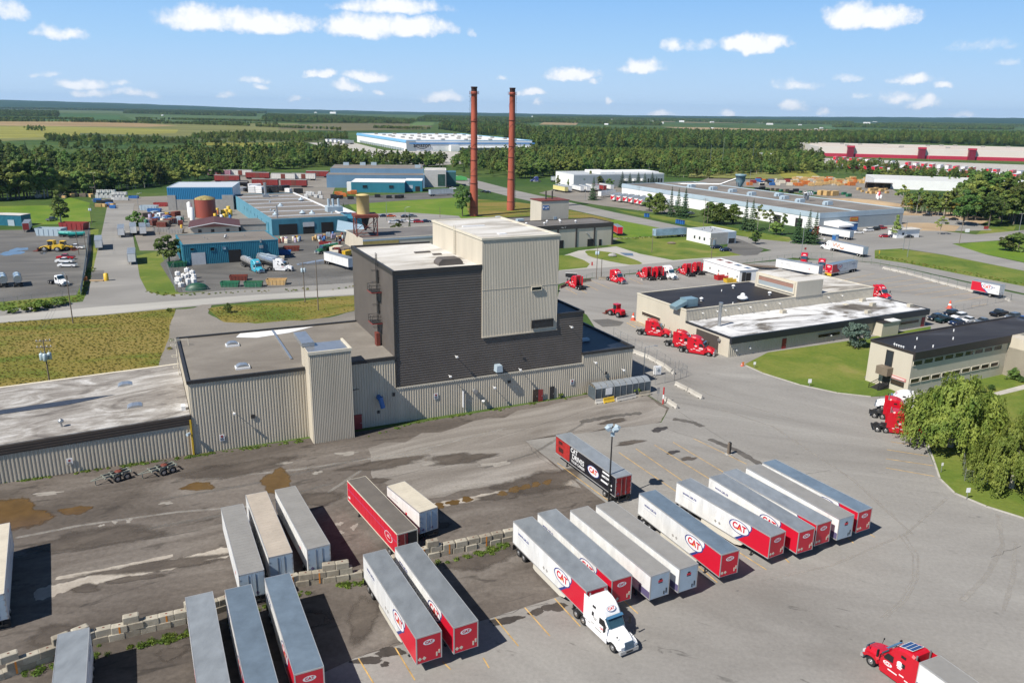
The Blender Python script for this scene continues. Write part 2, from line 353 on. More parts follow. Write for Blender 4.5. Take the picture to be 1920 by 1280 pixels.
def soften(m, scale=.9, lo=.35, hi=.75):
    """patch that thins out raggedly towards its rim (attribute rim: 0 at the edge, 1 inside)"""
    t = m.node_tree; b = t.nodes['Principled BSDF']; at = t.nodes.new('ShaderNodeAttribute'); at.attribute_name = 'rim'
    g = t.nodes.new('ShaderNodeNewGeometry'); n = t.nodes.new('ShaderNodeTexNoise'); n.inputs['Scale'].default_value = scale; n.inputs['Detail'].default_value = 7; n.inputs['Roughness'].default_value = .7
    t.links.new(g.outputs['Position'], n.inputs['Vector'])
    a = t.nodes.new('ShaderNodeMath'); a.operation = 'MULTIPLY_ADD'; a.inputs[1].default_value = 1.15; t.links.new(at.outputs['Fac'], a.inputs[0])
    c = t.nodes.new('ShaderNodeMath'); c.operation = 'MULTIPLY_ADD'; c.inputs[1].default_value = 1.3; c.inputs[2].default_value = -.65; t.links.new(n.outputs['Fac'], c.inputs[0]); t.links.new(c.outputs[0], a.inputs[2])
    r = t.nodes.new('ShaderNodeMapRange'); r.interpolation_type = 'SMOOTHSTEP'; r.inputs[1].default_value = lo; r.inputs[2].default_value = hi; t.links.new(a.outputs[0], r.inputs[0])
    t.links.new(r.outputs[0], b.inputs['Alpha']); return m
def patch(name, mtl, px, z):
    pts = [G(u, v) for u, v in px]; c = sum(pts, Vector()) / len(pts); n = len(pts)
    vs = [(p.x, p.y, z) for p in pts] + [(*(c + (p - c) * .5).xy, z) for p in pts] + [(c.x, c.y, z)]
    fs = [(i, (i + 1) % n, n + (i + 1) % n, n + i) for i in range(n)] + [(n + i, n + (i + 1) % n, 2 * n) for i in range(n)]
    o = MB().add(vs, fs).build(name, mtl, kind='structure'); at = o.data.attributes.new('rim', 'FLOAT', 'POINT'); at.data.foreach_set('value', [0.0] * n + [.85] * n + [1.0]); return o

# one great sheet to the horizon
mb = MB(); ring = [0, 60, 200, 500, 1200, 3000, 8000, 21000]; N = 72
vs = [(0, 0, 0)] + [(r * math.cos(2*PI*i/N), r * math.sin(2*PI*i/N), 0) for r in ring[1:] for i in range(N)]
fs = [(0, 1 + i, 1 + (i + 1) % N) for i in range(N)]
for k in range(len(ring) - 2):
    fs += [(1+k*N+i, 1+(k+1)*N+i, 1+(k+1)*N+(i+1) % N, 1+k*N+(i+1) % N) for i in range(N)]
mb.add(vs, fs); mb.build('ground', TERR, kind='structure')

# low wooded hills that make the horizon
HILL = patchy('wooded_hill', [(.3, (.018, .042, .02)), (.6, (.03, .06, .025)), (.8, (.07, .09, .04))], scale=.0016, detail=9, rot=0, stretch=(2.5, 1, 1), grain=.3, gscale=.02, spec=.05)
mb = MB(); prof = [(-200, 185), (0, 187), (240, 194), (480, 203), (720, 209), (960, 212.6), (1200, 216.5), (1440, 219), (1640, 219.5), (1920, 221.5), (2150, 223)]
rr = random.Random(3); vs = []
us = list(range(-200, 2151, 25))
for u in us:
    for (u0, v0), (u1, v1) in zip(prof, prof[1:]):
        if u0 <= u <= u1: v = v0 + (v1 - v0) * (u - u0) / (u1 - u0)
    d = ray(u, v + rr.uniform(-.5, .5)); hd = math.hypot(d.x, d.y)
    for dist, k in ((9000, 0), (11500, .55), (14500, 1), (17500, 0)):
        top = CAMH + 14500 * d.z / hd
        vs.append((d.x / hd * dist, d.y / hd * dist, max(top, 6) * k * (rr.uniform(.85, 1.1) if k == .55 else 1) - (2 if k == 0 else 0)))
fs = [(4*i+j, 4*(i+1)+j, 4*(i+1)+j+1, 4*i+j+1) for i in range(len(us) - 1) for j in range(3)]
mb.add(vs, fs, 0, True).build('hills', HILL, kind='structure')

# far fields
def field(col, px, k=0):
    c2 = tuple(min(1, x * 1.35) for x in col); c0 = tuple(x * .78 for x in col)
    sheet('field', patchy('field_%d' % (len(MATS)), [(.3, c0), (.5, col), (.75, c2)], scale=.006, detail=8, rot=8, stretch=(3, .6, 1), grain=.18, gscale=.06, spec=.05), px, .12 + k * .03)
for i, (c, p) in enumerate([
    ((.15, .155, .06), [(-90, 226), (140, 227), (560, 232), (560, 262), (400, 262), (90, 262), (-90, 268)]),
    ((.27, .195, .105), [(-90, 228), (170, 228.5), (255, 231), (335, 236), (272, 238.5), (-90, 235)]),
    ((.215, .21, .055), [(-90, 235.5), (120, 238), (335, 243), (330, 250), (85, 258), (-90, 261)]),
    ((.055, .105, .038), [(100, 214), (224, 216.5), (226, 229), (0, 226), (-90, 223), (-90, 218)]),
    ((.075, .115, .045), [(224, 213), (330, 216), (520, 219), (520, 232), (260, 230)]),
    ((.09, .12, .05), [(-90, 203), (60, 205), (240, 209), (240, 213), (-90, 209)]),
    ((.21, .205, .05), [(370, 265), (470, 262), (560, 264), (565, 272), (480, 277), (385, 273)]),
    ((.22, .22, .04), [(226, 287), (274, 285), (276, 300), (228, 302)]),
    ((.20, .19, .05), [(-90, 282), (40, 281), (22, 287), (-90, 289)]),
    ((.125, .115, .065), [(640, 231), (770, 231.5), (812, 237), (800, 243), (640, 246), (520, 243), (540, 234)]),
    ((.10, .15, .05), [(770, 229), (815, 230), (812, 235.5), (768, 236)]),
    ((.09, .11, .05), [(150, 250), (330, 256), (640, 258), (640, 268), (330, 268), (150, 260)]),
    ((.27, .205, .115), [(1020, 229.5), (1085, 230), (1080, 235), (1010, 234)]),
    ((.285, .22, .13), [(1240, 238.5), (1330, 239.5), (1440, 242.5), (1442, 246), (1300, 243.5)]),
    ((.27, .19, .12), [(1440, 242.5), (1560, 243), (1550, 246), (1442, 247)]),
    ((.075, .135, .055), [(1540, 236), (1720, 237.5), (1715, 241), (1550, 242)]),
    ((.10, .15, .055), [(1900, 231), (2000, 232), (2000, 240), (1880, 238)]),
    ((.17, .16, .085), [(1180, 226), (1270, 226.5), (1265, 229.5), (1160, 229)]),
    ((.16, .155, .08), [(1290, 227), (1400, 228), (1400, 231), (1280, 231)]),
    ((.23, .215, .04), [(1240, 283), (1292, 282), (1294, 293), (1244, 294)]),
    ((.21, .20, .045), [(1440, 318), (1520, 322), (1540, 334), (1470, 336)]),
    ((.17, .175, .06), [(1300, 312), (1450, 316), (1470, 338), (1290, 334)])]):
    field(c, p, i)

# meadow, lawns
sheet('meadow', MEADOW, [(-120, 612), (190, 590), (328, 577), (330, 690), (340, 720), (-120, 800)], .02)
sheet('meadow', MEADOW, [(388, 578), (420, 605), (500, 607), (600, 597), (665, 582), (665, 552), (560, 565), (430, 572)], .03)
sheet('lawn', LAWNB, [(-120, 389), (100, 385), (130, 370), (168, 380), (172, 416), (100, 421), (-120, 424)], .02)
sheet('lawn', LAWN, [(255, 480), (300, 470), (330, 500), (335, 548), (665, 528), (665, 545), (420, 552), (300, 560), (262, 540)], .02)
sheet('lawn', LAWN, [(-120, 575), (145, 553), (165, 430), (185, 430), (180, 500), (160, 560), (-120, 594)], .02)
sheet('lawn', LAWNB, [(640, 372), (870, 368), (900, 375), (960, 378), (1050, 398), (1100, 400), (1130, 425), (900, 425), (680, 406)], .02)
sheet('lawn', MEADOW, [(870, 372), (960, 378), (1050, 390), (1150, 412), (1190, 425), (1100, 425), (1000, 410), (880, 405)], .03)
sheet('lawn', LAWNB, [(1120, 428), (1165, 405), (1220, 414), (1290, 432), (1270, 441), (1180, 446), (1140, 446)], .04)
sheet('lawn', LAWN, [(1120, 455), (1170, 447), (1300, 440), (1330, 462), (1445, 482), (1270, 490), (1205, 480)], .04)
sheet('lawn', LAWN, [(1620, 470), (1680, 466), (1770, 478), (1920, 508), (2000, 520), (2000, 548), (1920, 537), (1800, 514), (1700, 494), (1640, 485)], .04)
sheet('lawn', LAWNB, [(1785, 458), (1860, 452), (1990, 447), (2000, 506), (1920, 492), (1840, 475)], .04)
sheet('lawn', LAWN, [(1240, 405), (1480, 445), (1490, 458), (1430, 450), (1280, 420), (1180, 400), (1150, 392)], .03)
sheet('lawn', LAWN, [(1640, 455), (1770, 440), (1788, 447), (1700, 458)], .05)
sheet('lawn', LAWN, [(1845, 428), (1905, 424), (1900, 434), (1830, 440)], .05)

# roads and yards
sheet('road', ROAD, [(-120, 595), (190, 562), (420, 545), (665, 530), (900, 517), (1048, 508), (1160, 500), (1277, 489), (1400, 478), (1490, 462), (1500, 482), (1400, 493), (1277, 503), (1160, 515), (1075, 525), (1048, 533), (900, 540), (665, 554), (500, 563), (330, 578), (190, 591), (-120, 615)], .05)
sheet('road', ROADP, [(-120, 604), (190, 575), (420, 557), (665, 541), (900, 528), (900, 536), (665, 552), (500, 561), (330, 576), (190, 590), (-120, 614)], .06)
sheet('road', ROAD, [(152, 574), (170, 530), (178, 490), (190, 440), (202, 382), (252, 382), (246, 420), (254, 470), (262, 520), (275, 545), (310, 556), (300, 566)], .055)
sheet('road', ROAD, [(835, 324), (900, 340), (970, 358), (1070, 380), (1160, 400), (1280, 425), (1350, 437), (1430, 449), (1500, 456), (1490, 480), (1420, 463), (1330, 444), (1250, 430), (1150, 411), (1060, 391), (960, 370), (890, 352), (830, 335)], .05)
sheet('road', ROAD, [(1480, 452), (1600, 449), (1680, 442), (1760, 433), (1830, 440), (1990, 425), (1990, 441), (1860, 452), (1785, 457), (1850, 478), (1920, 493), (2000, 506), (2000, 524), (1920, 508), (1770, 478), (1690, 466), (1640, 469), (1640, 485), (1700, 494), (1800, 514), (1920, 537), (2000, 549), (2000, 568), (1900, 546), (1800, 525), (1700, 503), (1640, 492), (1480, 483)], .06)
sheet('pavement', ROADP, [(1048, 482), (1085, 470), (1155, 462), (1200, 476), (1262, 488), (1400, 478), (1277, 490), (1160, 501), (1048, 509)], .045)
sheet('lawn', LAWN, [(1048, 479), (1068, 479), (1095, 488), (1106, 495), (1100, 502), (1048, 507)], .07)
sheet('lawn', LAWN, blob(1148, 483, 50, 9, 4, tilt=.2, rough=.12), .07)
sheet('parking_lot', GRAVEL, [(1010, 362), (1085, 345), (1180, 352), (1250, 372), (1270, 400), (1225, 398), (1130, 386), (1080, 378)], .035)
sheet('parking_lot', GRAVEL, [(1040, 462), (1150, 440), (1290, 432), (1300, 438), (1180, 447), (1140, 455)], .03)
sheet('parking_lot', LOT, [(1365, 458), (1380, 447), (1395, 452), (1432, 468), (1420, 478), (1395, 480), (1360, 470)], .066)
sheet('parking_lot', LOT, [(-120, 433), (150, 430), (168, 416), (172, 470), (158, 520), (143, 553), (-120, 577)], .03)
sheet('parking_lot', LOT, [(300, 495), (330, 472), (660, 415), (800, 440), (820, 530), (665, 537), (480, 543), (335, 549), (322, 530)], .04)
sheet('parking_lot', GRAVEL, [(170, 375), (240, 370), (450, 362), (520, 440), (345, 470), (262, 470), (246, 420), (252, 384), (200, 384)], .03)
sheet('parking_lot', GRAVEL, [(430, 330), (640, 322), (620, 372), (620, 392), (560, 396), (440, 365), (380, 345)], .03)
sheet('parking_lot', LOT, [(615, 372), (800, 361), (880, 360), (900, 368), (760, 376), (620, 386)], .04)
sheet('parking_lot', ROAD, [(640, 404), (760, 398), (860, 405), (880, 425), (700, 428)], .04)
sheet('parking_lot', GRAVEL, [(1290, 348), (1330, 333), (1650, 340), (1700, 372), (1690, 396), (1440, 352)], .03)
sheet('parking_lot', ROAD, [(1690, 402), (1760, 403), (1832, 418), (1860, 432), (1760, 434), (1690, 443), (1570, 452), (1530, 448), (1540, 430)], .05)
sheet('sand', SAND, [(1690, 396), (1780, 398), (1860, 412), (1840, 420), (1760, 405), (1690, 404)], .055)
sheet('sand', SAND, [(1690, 418), (1740, 418), (1800, 424), (1790, 434), (1700, 432)], .06)
sheet('parking_lot', CONC, [(556, 262), (640, 262), (720, 282), (1010, 288), (1020, 278), (1090, 280), (1100, 290), (800, 312), (720, 302), (640, 285)], .13)
sheet('parking_lot', CONC, [(1520, 296), (2000, 312), (2000, 350), (1560, 312)], .13)
sheet('drive', GRAVEL, wob([(330, 580), (397, 571), (390, 588), (420, 604), (480, 607), (600, 597), (665, 583), (690, 640), (400, 690), (335, 700), (296, 690), (312, 645), (322, 600)], 4, .1, 2), .06)

# the truck yard: old dark asphalt on the left, a newer pale surface on the right
sheet('yard', ASPH_OLD, [(-400, 1700), (-160, 905), (366, 851), (745, 799), (1185, 725), (1255, 765), (1235, 795), (1400, 1700)], .02)
sheet('yard', ASPH_NEW, [(985, 826), (1240, 792), (1255, 765), (1185, 722), (1100, 590), (1045, 560), (1050, 537), (1075, 528), (1130, 518), (1240, 510), (1330, 500), (1470, 488), (1560, 487), (1640, 493), (1700, 504), (1800, 527), (1900, 549), (2050, 580), (2050, 660), (1700, 745), (1742, 850), (1762, 898), (1850, 950), (2050, 1000), (2500, 1700), (500, 1700), (560, 1282), (671, 1231), (830, 1186), (926, 1156), (1010, 1130), (1120, 1095), (1170, 1000), (1140, 945), (1060, 885)], .03)
sheet('yard', patchy('weathered_concrete_apron', [(.3, (.145, .128, .113)), (.5, (.205, .186, .167)), (.7, (.29, .268, .245))], scale=.09, detail=9, stretch=(3, .6, 1), grain=.2, dist=1.5),
      wob([(690, 840), (860, 800), (1000, 765), (1100, 745), (1185, 728), (1250, 766), (1240, 790), (985, 826), (1050, 880), (1090, 915), (960, 905), (800, 935), (700, 900)], 5, .12, 8), .025)
# lawns with kerbs round the office
KERB = mat('kerb_concrete', (.40, .38, .34), .85, var=.2)
L1 = [(1395, 684), (1430, 700), (1500, 722), (1570, 737), (1632, 744), (1695, 741), (1620, 708), (1655, 668), (1745, 645), (1745, 612), (1600, 638), (1440, 661)]
sheet('lawn', LAWN, L1, .09)
L2 = [(1720, 762), (1738, 830), (1752, 868), (1762, 898), (1790, 925), (1850, 950), (1920, 972), (2060, 1012), (2060, 690), (1920, 690), (1800, 720)]
sheet('lawn', LAWN, L2, .09)
sheet('path', CONC, [(1862, 737), (1922, 721), (1990, 705), (1990, 712), (1922, 730), (1872, 742)], .10)
def kerb(px, name='kerb'):
    mb = MB()
    for (a, b), (c, d) in zip(px, px[1:]):
        p, q = G(a, b), G(c, d); dv = (q - p); L = dv.length
        mb.obox(((p.x + q.x) / 2, (p.y + q.y) / 2, .075), L + .12, .28, .15, math.atan2(dv.y, dv.x))
    mb.build(name, KERB, kind='structure')
kerb(L1[:5]); kerb(L2[1:8])
soften(PUDDLE, .5, .2, .5); soften(STAIN, 1.2, .2, .45); soften(STAIN2, .5, .25, 1.1); soften(PALE, 1.0, .35, .65)
# grey concrete strips, damp patches, puddles on the old yard
ST = [(520, 905, 30, 20, 1, 0), (372, 912, 26, 8, 1, 1), (25, 965, 62, 26, 1, 2), (140, 957, 26, 8, 1, 3), (700, 902, 30, 6, 2, 4), (300, 1060, 160, 9, 2, 5), (160, 1103, 34, 8, 2, 6), (250, 1085, 60, 6, 2, 7),
      (845, 1130, 0, 0, 2, 8), (560, 1170, 60, 26, 2, 9), (680, 1160, 34, 42, 2, 10), (900, 1050, 70, 18, 2, 11), (1010, 905, 90, 22, 2, 12), (940, 930, 40, 9, 2, 13), (690, 1238, 26, 7, 3, 14), (732, 1222, 26, 8, 3, 15),
      (948, 1163, 26, 7, 3, 16), (1006, 1147, 14, 6, 3, 17), (1040, 1138, 20, 8, 3, 18), (722, 1245, 9, 4, 3, 19), (823, 948, 10, 5, 1, 20), (850, 942, 11, 5, 1, 21), (876, 936, 10, 5, 1, 22), (942, 925, 9, 4, 1, 23), (964, 918, 12, 5, 1, 24), (984, 913, 10, 5, 1, 25), (1005, 908, 9, 4, 1, 26), (1026, 904, 9, 4, 1, 27),
      (820, 985, 26, 8, 2, 28), (1236, 805, 14, 4, 3, 29), (1262, 848, 12, 3, 3, 30), (1290, 860, 16, 4, 2, 31), (860, 860, 60, 12, 2, 32), (720, 870, 90, 9, 2, 33), (440, 880, 120, 14, 2, 34), (120, 880, 90, 10, 2, 35), (180, 1010, 120, 22, 2, 36), (110, 1190, 70, 16, 2, 37), (320, 1225, 34, 12, 2, 38), (600, 935, 40, 16, 2, 39),
      (1150, 790, 26, 5, 2, 40), (1180, 830, 26, 5, 2, 41)]
for i, (u, v, a, b, k, sdn) in enumerate(ST):
    if a: patch('puddle' if k == 1 else 'stain', {1: PUDDLE, 2: STAIN2, 3: STAIN}[k], blob(u, v, a * 1.25, b * 1.3, sdn), .0372 + i * .0002)
for m_ in (PUDDLE, STAIN, STAIN2): pass
for i, (u, v, a, b) in enumerate([(636, 982, 9, 5), (664, 988, 8, 7), (640, 998, 7, 4), (595, 886, 12, 4), (242, 976, 7, 6), (190, 985, 8, 3), (215, 979, 6, 4), (312, 943, 16, 4), (1010, 1020, 22, 8), (985, 1030, 16, 9), (1015, 1050, 12, 4), (820, 868, 30, 5), (930, 870, 36, 6), (880, 910, 24, 4), (650, 850, 30, 4), (890, 1020, 20, 5), (520, 870, 34, 4), (90, 925, 40, 4)]):
    patch('bare_patch', PALE, blob(u, v, a, b, 60 + i, rough=.5, n=30), .0366 + i * .0002)
for i, (u, v, a, b) in enumerate([(35, 468, 16, 3.2), (22, 475, 22, 4), (82, 474, 7, 2.5), (430, 560, 0, 0)]):
    if a: sheet('puddle', SKYPUD, blob(u, v, a, b, 90 + i), .06)
sheet('asphalt_repair', LOT, [(172, 507), (195, 507), (192, 526), (180, 530), (170, 524)], .08)
sheet('asphalt_repair', mat('blue_patch', (.10, .14, .2), .5), [(1162, 474), (1186, 475), (1188, 480), (1172, 479)], .08)
sheet('asphalt_repair', LOT, [(1110, 600), (1140, 598), (1170, 604), (1162, 611), (1130, 613)], .05)
sheet('asphalt_repair', STAIN2, [(1020, 850), (1030, 845), (1046, 858), (1030, 862)], .05)
def ribbon(name, mtl, px, w, z, n=10):
    """band along a line of pixels, thinning out at both sides"""
    P = [G(u, v) for u, v in px]; C_ = []
    for p, q in zip(P, P[1:]): C_ += [p + (q - p) * (i / n) for i in range(n)]
    C_.append(P[-1]); vs, at, rr = [], [], random.Random(len(px) * 7 + int(px[0][0]))
    for i, c in enumerate(C_):
        d = (C_[min(i + 1, len(C_) - 1)] - C_[max(i - 1, 0)]).normalized(); nn = Vector((-d.y, d.x, 0)); k = w * rr.uniform(.75, 1.25)
        for s, e in ((-1, 0), (-.4, .8), (.4, .8), (1, 0)): vs.append((*(c + nn * k * s).xy, z)); at.append(e if 0 < i < len(C_) - 1 else 0)
    m = len(C_); o = MB().add(vs, [(4*i+j, 4*i+j+1, 4*i+j+5, 4*i+j+4) for i in range(m - 1) for j in range(3)]).build(name, mtl, kind='structure')
    a = o.data.attributes.new('rim', 'FLOAT', 'POINT'); a.data.foreach_set('value', at)
CSTRIP = soften(patchy('old_concrete_strip', [(.3, (.27, .235, .20)), (.7, (.40, .365, .32))], scale=.3, grain=.15), .45, .3, .5)
ribbon('concrete_strip', CSTRIP, [(60, 1118), (150, 1092), (240, 1072), (330, 1056), (440, 1030)], 1.5, .0345); ribbon('concrete_strip', CSTRIP, [(790, 952), (880, 936), (960, 920), (1080, 903)], .9, .0342); ribbon('concrete_strip', CSTRIP, [(100, 1085), (200, 1068), (330, 1040)], .5, .0339)
TYREM = soften(patchy('tyre_wear', [(.3, (.30, .28, .257)), (.7, (.37, .35, .322))], scale=.5, grain=.1), .5, .3, 1.6)
DARKM = soften(patchy('dark_tyre_wear', [(.3, (.135, .125, .115)), (.7, (.185, .173, .16))], scale=.5, grain=.1), .6, .35, 1.6)
for k in range(2): ribbon('tyre_marks', TYREM, [(1685 + 9 * k, 1000), (1712 + 9 * k, 1040), (1712 + 9 * k, 1085), (1690 + 9 * k, 1125), (1650 + 9 * k, 1160)], .22, .0385 + k * .0003)
for i, px in enumerate([[(1420, 1090), (1560, 1060), (1700, 1000), (1780, 930)], [(1330, 760), (1450, 800), (1600, 900), (1720, 1010)], [(1800, 1130), (1850, 1080), (1880, 1020), (1870, 960)], [(1150, 620), (1200, 680), (1330, 740), (1500, 790)], [(1880, 1150), (1900, 1080), (1905, 1010)]]):
    ribbon('tyre_marks', TYREM, px, .3 + .1 * (i % 3), .0391 + i * .0003)
for i, px in enumerate([[(20, 1010), (150, 985), (330, 960), (520, 945)], [(0, 1050), (200, 1005), (420, 965), (640, 900)], [(360, 900), (560, 880), (760, 850), (960, 800)], [(280, 940), (460, 910), (700, 855)], [(560, 960), (680, 880), (820, 840)], [(900, 880), (1000, 850), (1100, 790)]]):
    ribbon('tyre_marks', DARKM if i % 2 else TYREM, px, .5, .0360 + i * .0002)
for i, px in enumerate([[(1328, 822), (1380, 844), (1428, 872)], [(1085, 792), (1150, 780), (1205, 774)], [(1260, 785), (1300, 792), (1318, 800)]]): ribbon('asphalt_repair', soften(patchy('repair_strip', [(.3, (.075, .068, .062)), (.7, (.12, .11, .10))], scale=.4, grain=.15), .6, .2, .7), px, .8, .0405 + i * .0003)
CRACK = mat('crack_tar', (.035, .032, .03), .8, var=.2)
def crack(px, sd_, w=.035):
    r = random.Random(sd_); mb = MB(); P = [G(u, v) for u, v in px]; pts = []
    for p, q in zip(P, P[1:]): pts += [p + (q - p) * (i / 7) + Vector((r.uniform(-.2, .2), r.uniform(-.2, .2), 0)) for i in range(7)]
    for p, q in zip(pts, pts[1:]): d = q - p; mb.obox(((p.x + q.x) / 2, (p.y + q.y) / 2, .0425), d.length + .04, w * r.uniform(.6, 1.6), .003, math.atan2(d.y, d.x))
    mb.build('crack', CRACK, kind='structure')
for i, px in enumerate([[(985, 826), (1060, 812), (1240, 793)], [(985, 826), (1010, 858), (1060, 885), (1120, 930)], [(1500, 890), (1564, 880)], [(1860, 1045), (1920, 1020)], [(671, 1231), (740, 1208), (830, 1186), (926, 1156), (1040, 1125)], [(1235, 800), (1330, 830), (1400, 870)], [(1270, 770), (1400, 850)], [(900, 830), (1000, 800), (1100, 770)], [(700, 900), (800, 880), (960, 850)]]): crack(px, i)
# painted lines
def lines(lst, mtl=LINE, w=.13, name='painted_lines'):
    mb = MB()
    for (a, b, c, d) in lst:
        p, q = G(a, b), G(c, d); dv = q - p
        mb.obox(((p.x + q.x) / 2, (p.y + q.y) / 2, .047), dv.length, w, .008, math.atan2(dv.y, dv.x))
    mb.build(name, mtl, kind='structure')
lines([(1045, 868, 1140, 938), (1160, 848, 1310, 950), (1192, 841, 1285, 905), (1227, 834, 1350, 910), (1262, 829, 1390, 905), (1300, 822, 1400, 870), (1663, 843, 1740, 855), (1661, 860, 1750, 873), (1661, 877, 1752, 893), (1670, 828, 1735, 838),
       (672, 1234, 712, 1300), (741, 1214, 778, 1275), (830, 1240, 845, 1255), (928, 1158, 972, 1211), (984, 1139, 1031, 1192), (1040, 1122, 1088, 1174), (1150, 1108, 1196, 1150), (1310, 1062, 1345, 1092), (1385, 1035, 1437, 1068), (1470, 1045, 1480, 1055), (1590, 1008, 1600, 1018), (1630, 1000, 1640, 1007), (906, 1233, 917, 1252)])
lines([(1060, 540, 1082, 552), (1075, 535, 1100, 550), (1090, 530, 1122, 545), (1108, 526, 1143, 541), (1180, 522, 1205, 533), (1545, 520, 1580, 512), (1575, 527, 1640, 513), (1605, 531, 1690, 517), (1630, 536, 1720, 523), (1660, 541, 1750, 529), (1690, 547, 1780, 535), (1715, 553, 1800, 541), (1745, 559, 1822, 549), (1790, 566, 1845, 556), (1820, 575, 1850, 570)], w=.16)
lines([(1180, 603, 1200, 612), (1186, 601, 1210, 613), (1193, 601, 1218, 614), (1201, 601, 1226, 615), (1209, 603, 1233, 616), (1175, 605, 1192, 614)], w=.25)
# ------------------------------------------------------------------ buildings
BEIGE = mat('beige_cladding', (.49, .435, .345), .6, var=.14, scale=.5, stretch=(1, 1, .12))
BEIGE2 = mat('pale_cladding', (.52, .465, .375), .6, var=.12, scale=.4, stretch=(1, 1, .15))
DARKC = mat('charcoal_cladding', (.098, .084, .074), .6, var=.16, scale=.3)
DARKT = mat('charcoal_trim', (.03, .028, .027), .55, var=.1)
CREAM = mat('cream_trim', (.58, .53, .43), .6, var=.1)
ROOFW = patchy('white_roof_weathered', [(.3, (.09, .08, .075)), (.43, (.20, .182, .165)), (.53, (.28, .262, .243)), (.61, (.39, .375, .36)), (.74, (.52, .51, .50))], scale=.2, detail=10, rot=24, stretch=(1.9, .8, 1), grain=.18, dist=1.6)
ROOFT = patchy('tan_roof', [(.27, (.035, .03, .028)), (.36, (.145, .128, .11)), (.55, (.195, .176, .153)), (.75, (.25, .228, .20))], scale=.08, detail=8, rot=25, stretch=(1.6, .9, 1), grain=.12, dist=1.0)
ROOFP = patchy('pale_roof', [(.3, (.17, .15, .125)), (.42, (.36, .335, .30)), (.52, (.50, .48, .45)), (.7, (.60, .59, .57))], scale=.13, detail=8, rot=25, stretch=(2.2, .8, 1), grain=.1, dist=1.0)
ROOFB = patchy('black_roof', [(.3, (.018, .016, .016)), (.55, (.030, .026, .025)), (.66, (.045, .042, .042)), (.78, (.10, .12, .16))], scale=.09, detail=7, rot=20, stretch=(2.5, .8, 1), grain=.15, rough=.6)
ROOFN = patchy('navy_roof', [(.3, (.010, .014, .022)), (.6, (.018, .024, .038)), (.8, (.05, .062, .082))], scale=.14, detail=6, grain=.15, rough=.5)
ROOFS = patchy('snow_white_roof', [(.30, (.05, .042, .036)), (.41, (.17, .155, .14)), (.47, (.42, .42, .43)), (.54, (.62, .62, .63)), (.75, (.68, .68, .69))], scale=.10, detail=9, rot=22, stretch=(1.9, .8, 1), grain=.08, dist=1.4)
ROOFG = patchy('gravel_roof', [(.3, (.13, .115, .10)), (.55, (.19, .17, .15)), (.75, (.25, .225, .20))], scale=.07, detail=7, rot=25, stretch=(2, .8, 1), grain=.1)
ROOFGR = patchy('grey_roof', [(.3, (.10, .095, .09)), (.55, (.15, .14, .135)), (.75, (.21, .20, .19))], scale=.05, detail=7, rot=25, stretch=(2, .8, 1), grain=.1)
STEEL = mat('galvanised_steel', (.42, .43, .44), .38, .7, var=.15)
WHITEP = mat('white_paint', (.72, .72, .72), .45, var=.06)
WHITEW = mat('white_wall', (.74, .74, .73), .55, var=.06, scale=.2)
BLACK = mat('black_paint', (.012, .012, .013), .5, var=0)
GLASS = mat('dark_glass', (.02, .026, .032), .08, var=.2, scale=.5)
BROWNG = mat('bronze_glass', (.05, .035, .028), .12, var=.2, scale=.5)
RED = mat('red_paint', (.42, .018, .022), .4, var=.08)
REDD = mat('dull_red_paint', (.26, .03, .028), .55, var=.15)
RUST = mat('rusty_steel', (.16, .035, .022), .7, var=.3, scale=1.2)
TEAL = mat('teal_cladding', (.022, .165, .24), .55, var=.12, scale=.3, stretch=(1, 1, .2))
TEAL2 = mat('teal_blue_cladding', (.03, .19, .26), .55, var=.1, scale=.3, stretch=(1, 1, .2))
LBLUE = mat('light_blue_cladding', (.10, .27, .36), .55, var=.16, scale=.3, stretch=(1, 1, .2))
SLATE = mat('slate_blue_cladding', (.13, .23, .34), .55, var=.1, scale=.2, stretch=(1, 1, .2))
PALEB = mat('pale_blue_cladding', (.36, .44, .50), .5, var=.08, scale=.2, stretch=(1, 1, .2))
GREYC = mat('grey_concrete_wall', (.30, .29, .275), .8, var=.15, scale=.4)
GREYM = mat('grey_metal_cladding', (.30, .34, .36), .5, var=.08, scale=.2)
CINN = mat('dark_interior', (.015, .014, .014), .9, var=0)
BLUEP = mat('blue_paint', (.03, .13, .36), .45, var=.08)
YELL = mat('yellow_paint', (.62, .40, .03), .5, var=.15)
ORANGE = mat('orange_paint', (.55, .16, .03), .55, var=.2)
GREENP = mat('green_paint', (.02, .14, .07), .5, var=.15)
WOOD = mat('grey_wood', (.17, .135, .105), .85, var=.3, scale=2)
TIMBER = mat('fresh_timber', (.55, .36, .15), .75, var=.25, scale=.5)
TANK = mat('rust_red_tank', (.27, .06, .04), .6, var=.12, scale=.3, stretch=(1, 1, .2))
CHIM = mat('terracotta_chimney', (.36, .082, .045), .7, var=.2, scale=.25, stretch=(1, 1, .12))
MAROON = mat('maroon_roof', (.085, .032, .03), .7, var=.15, scale=.6)

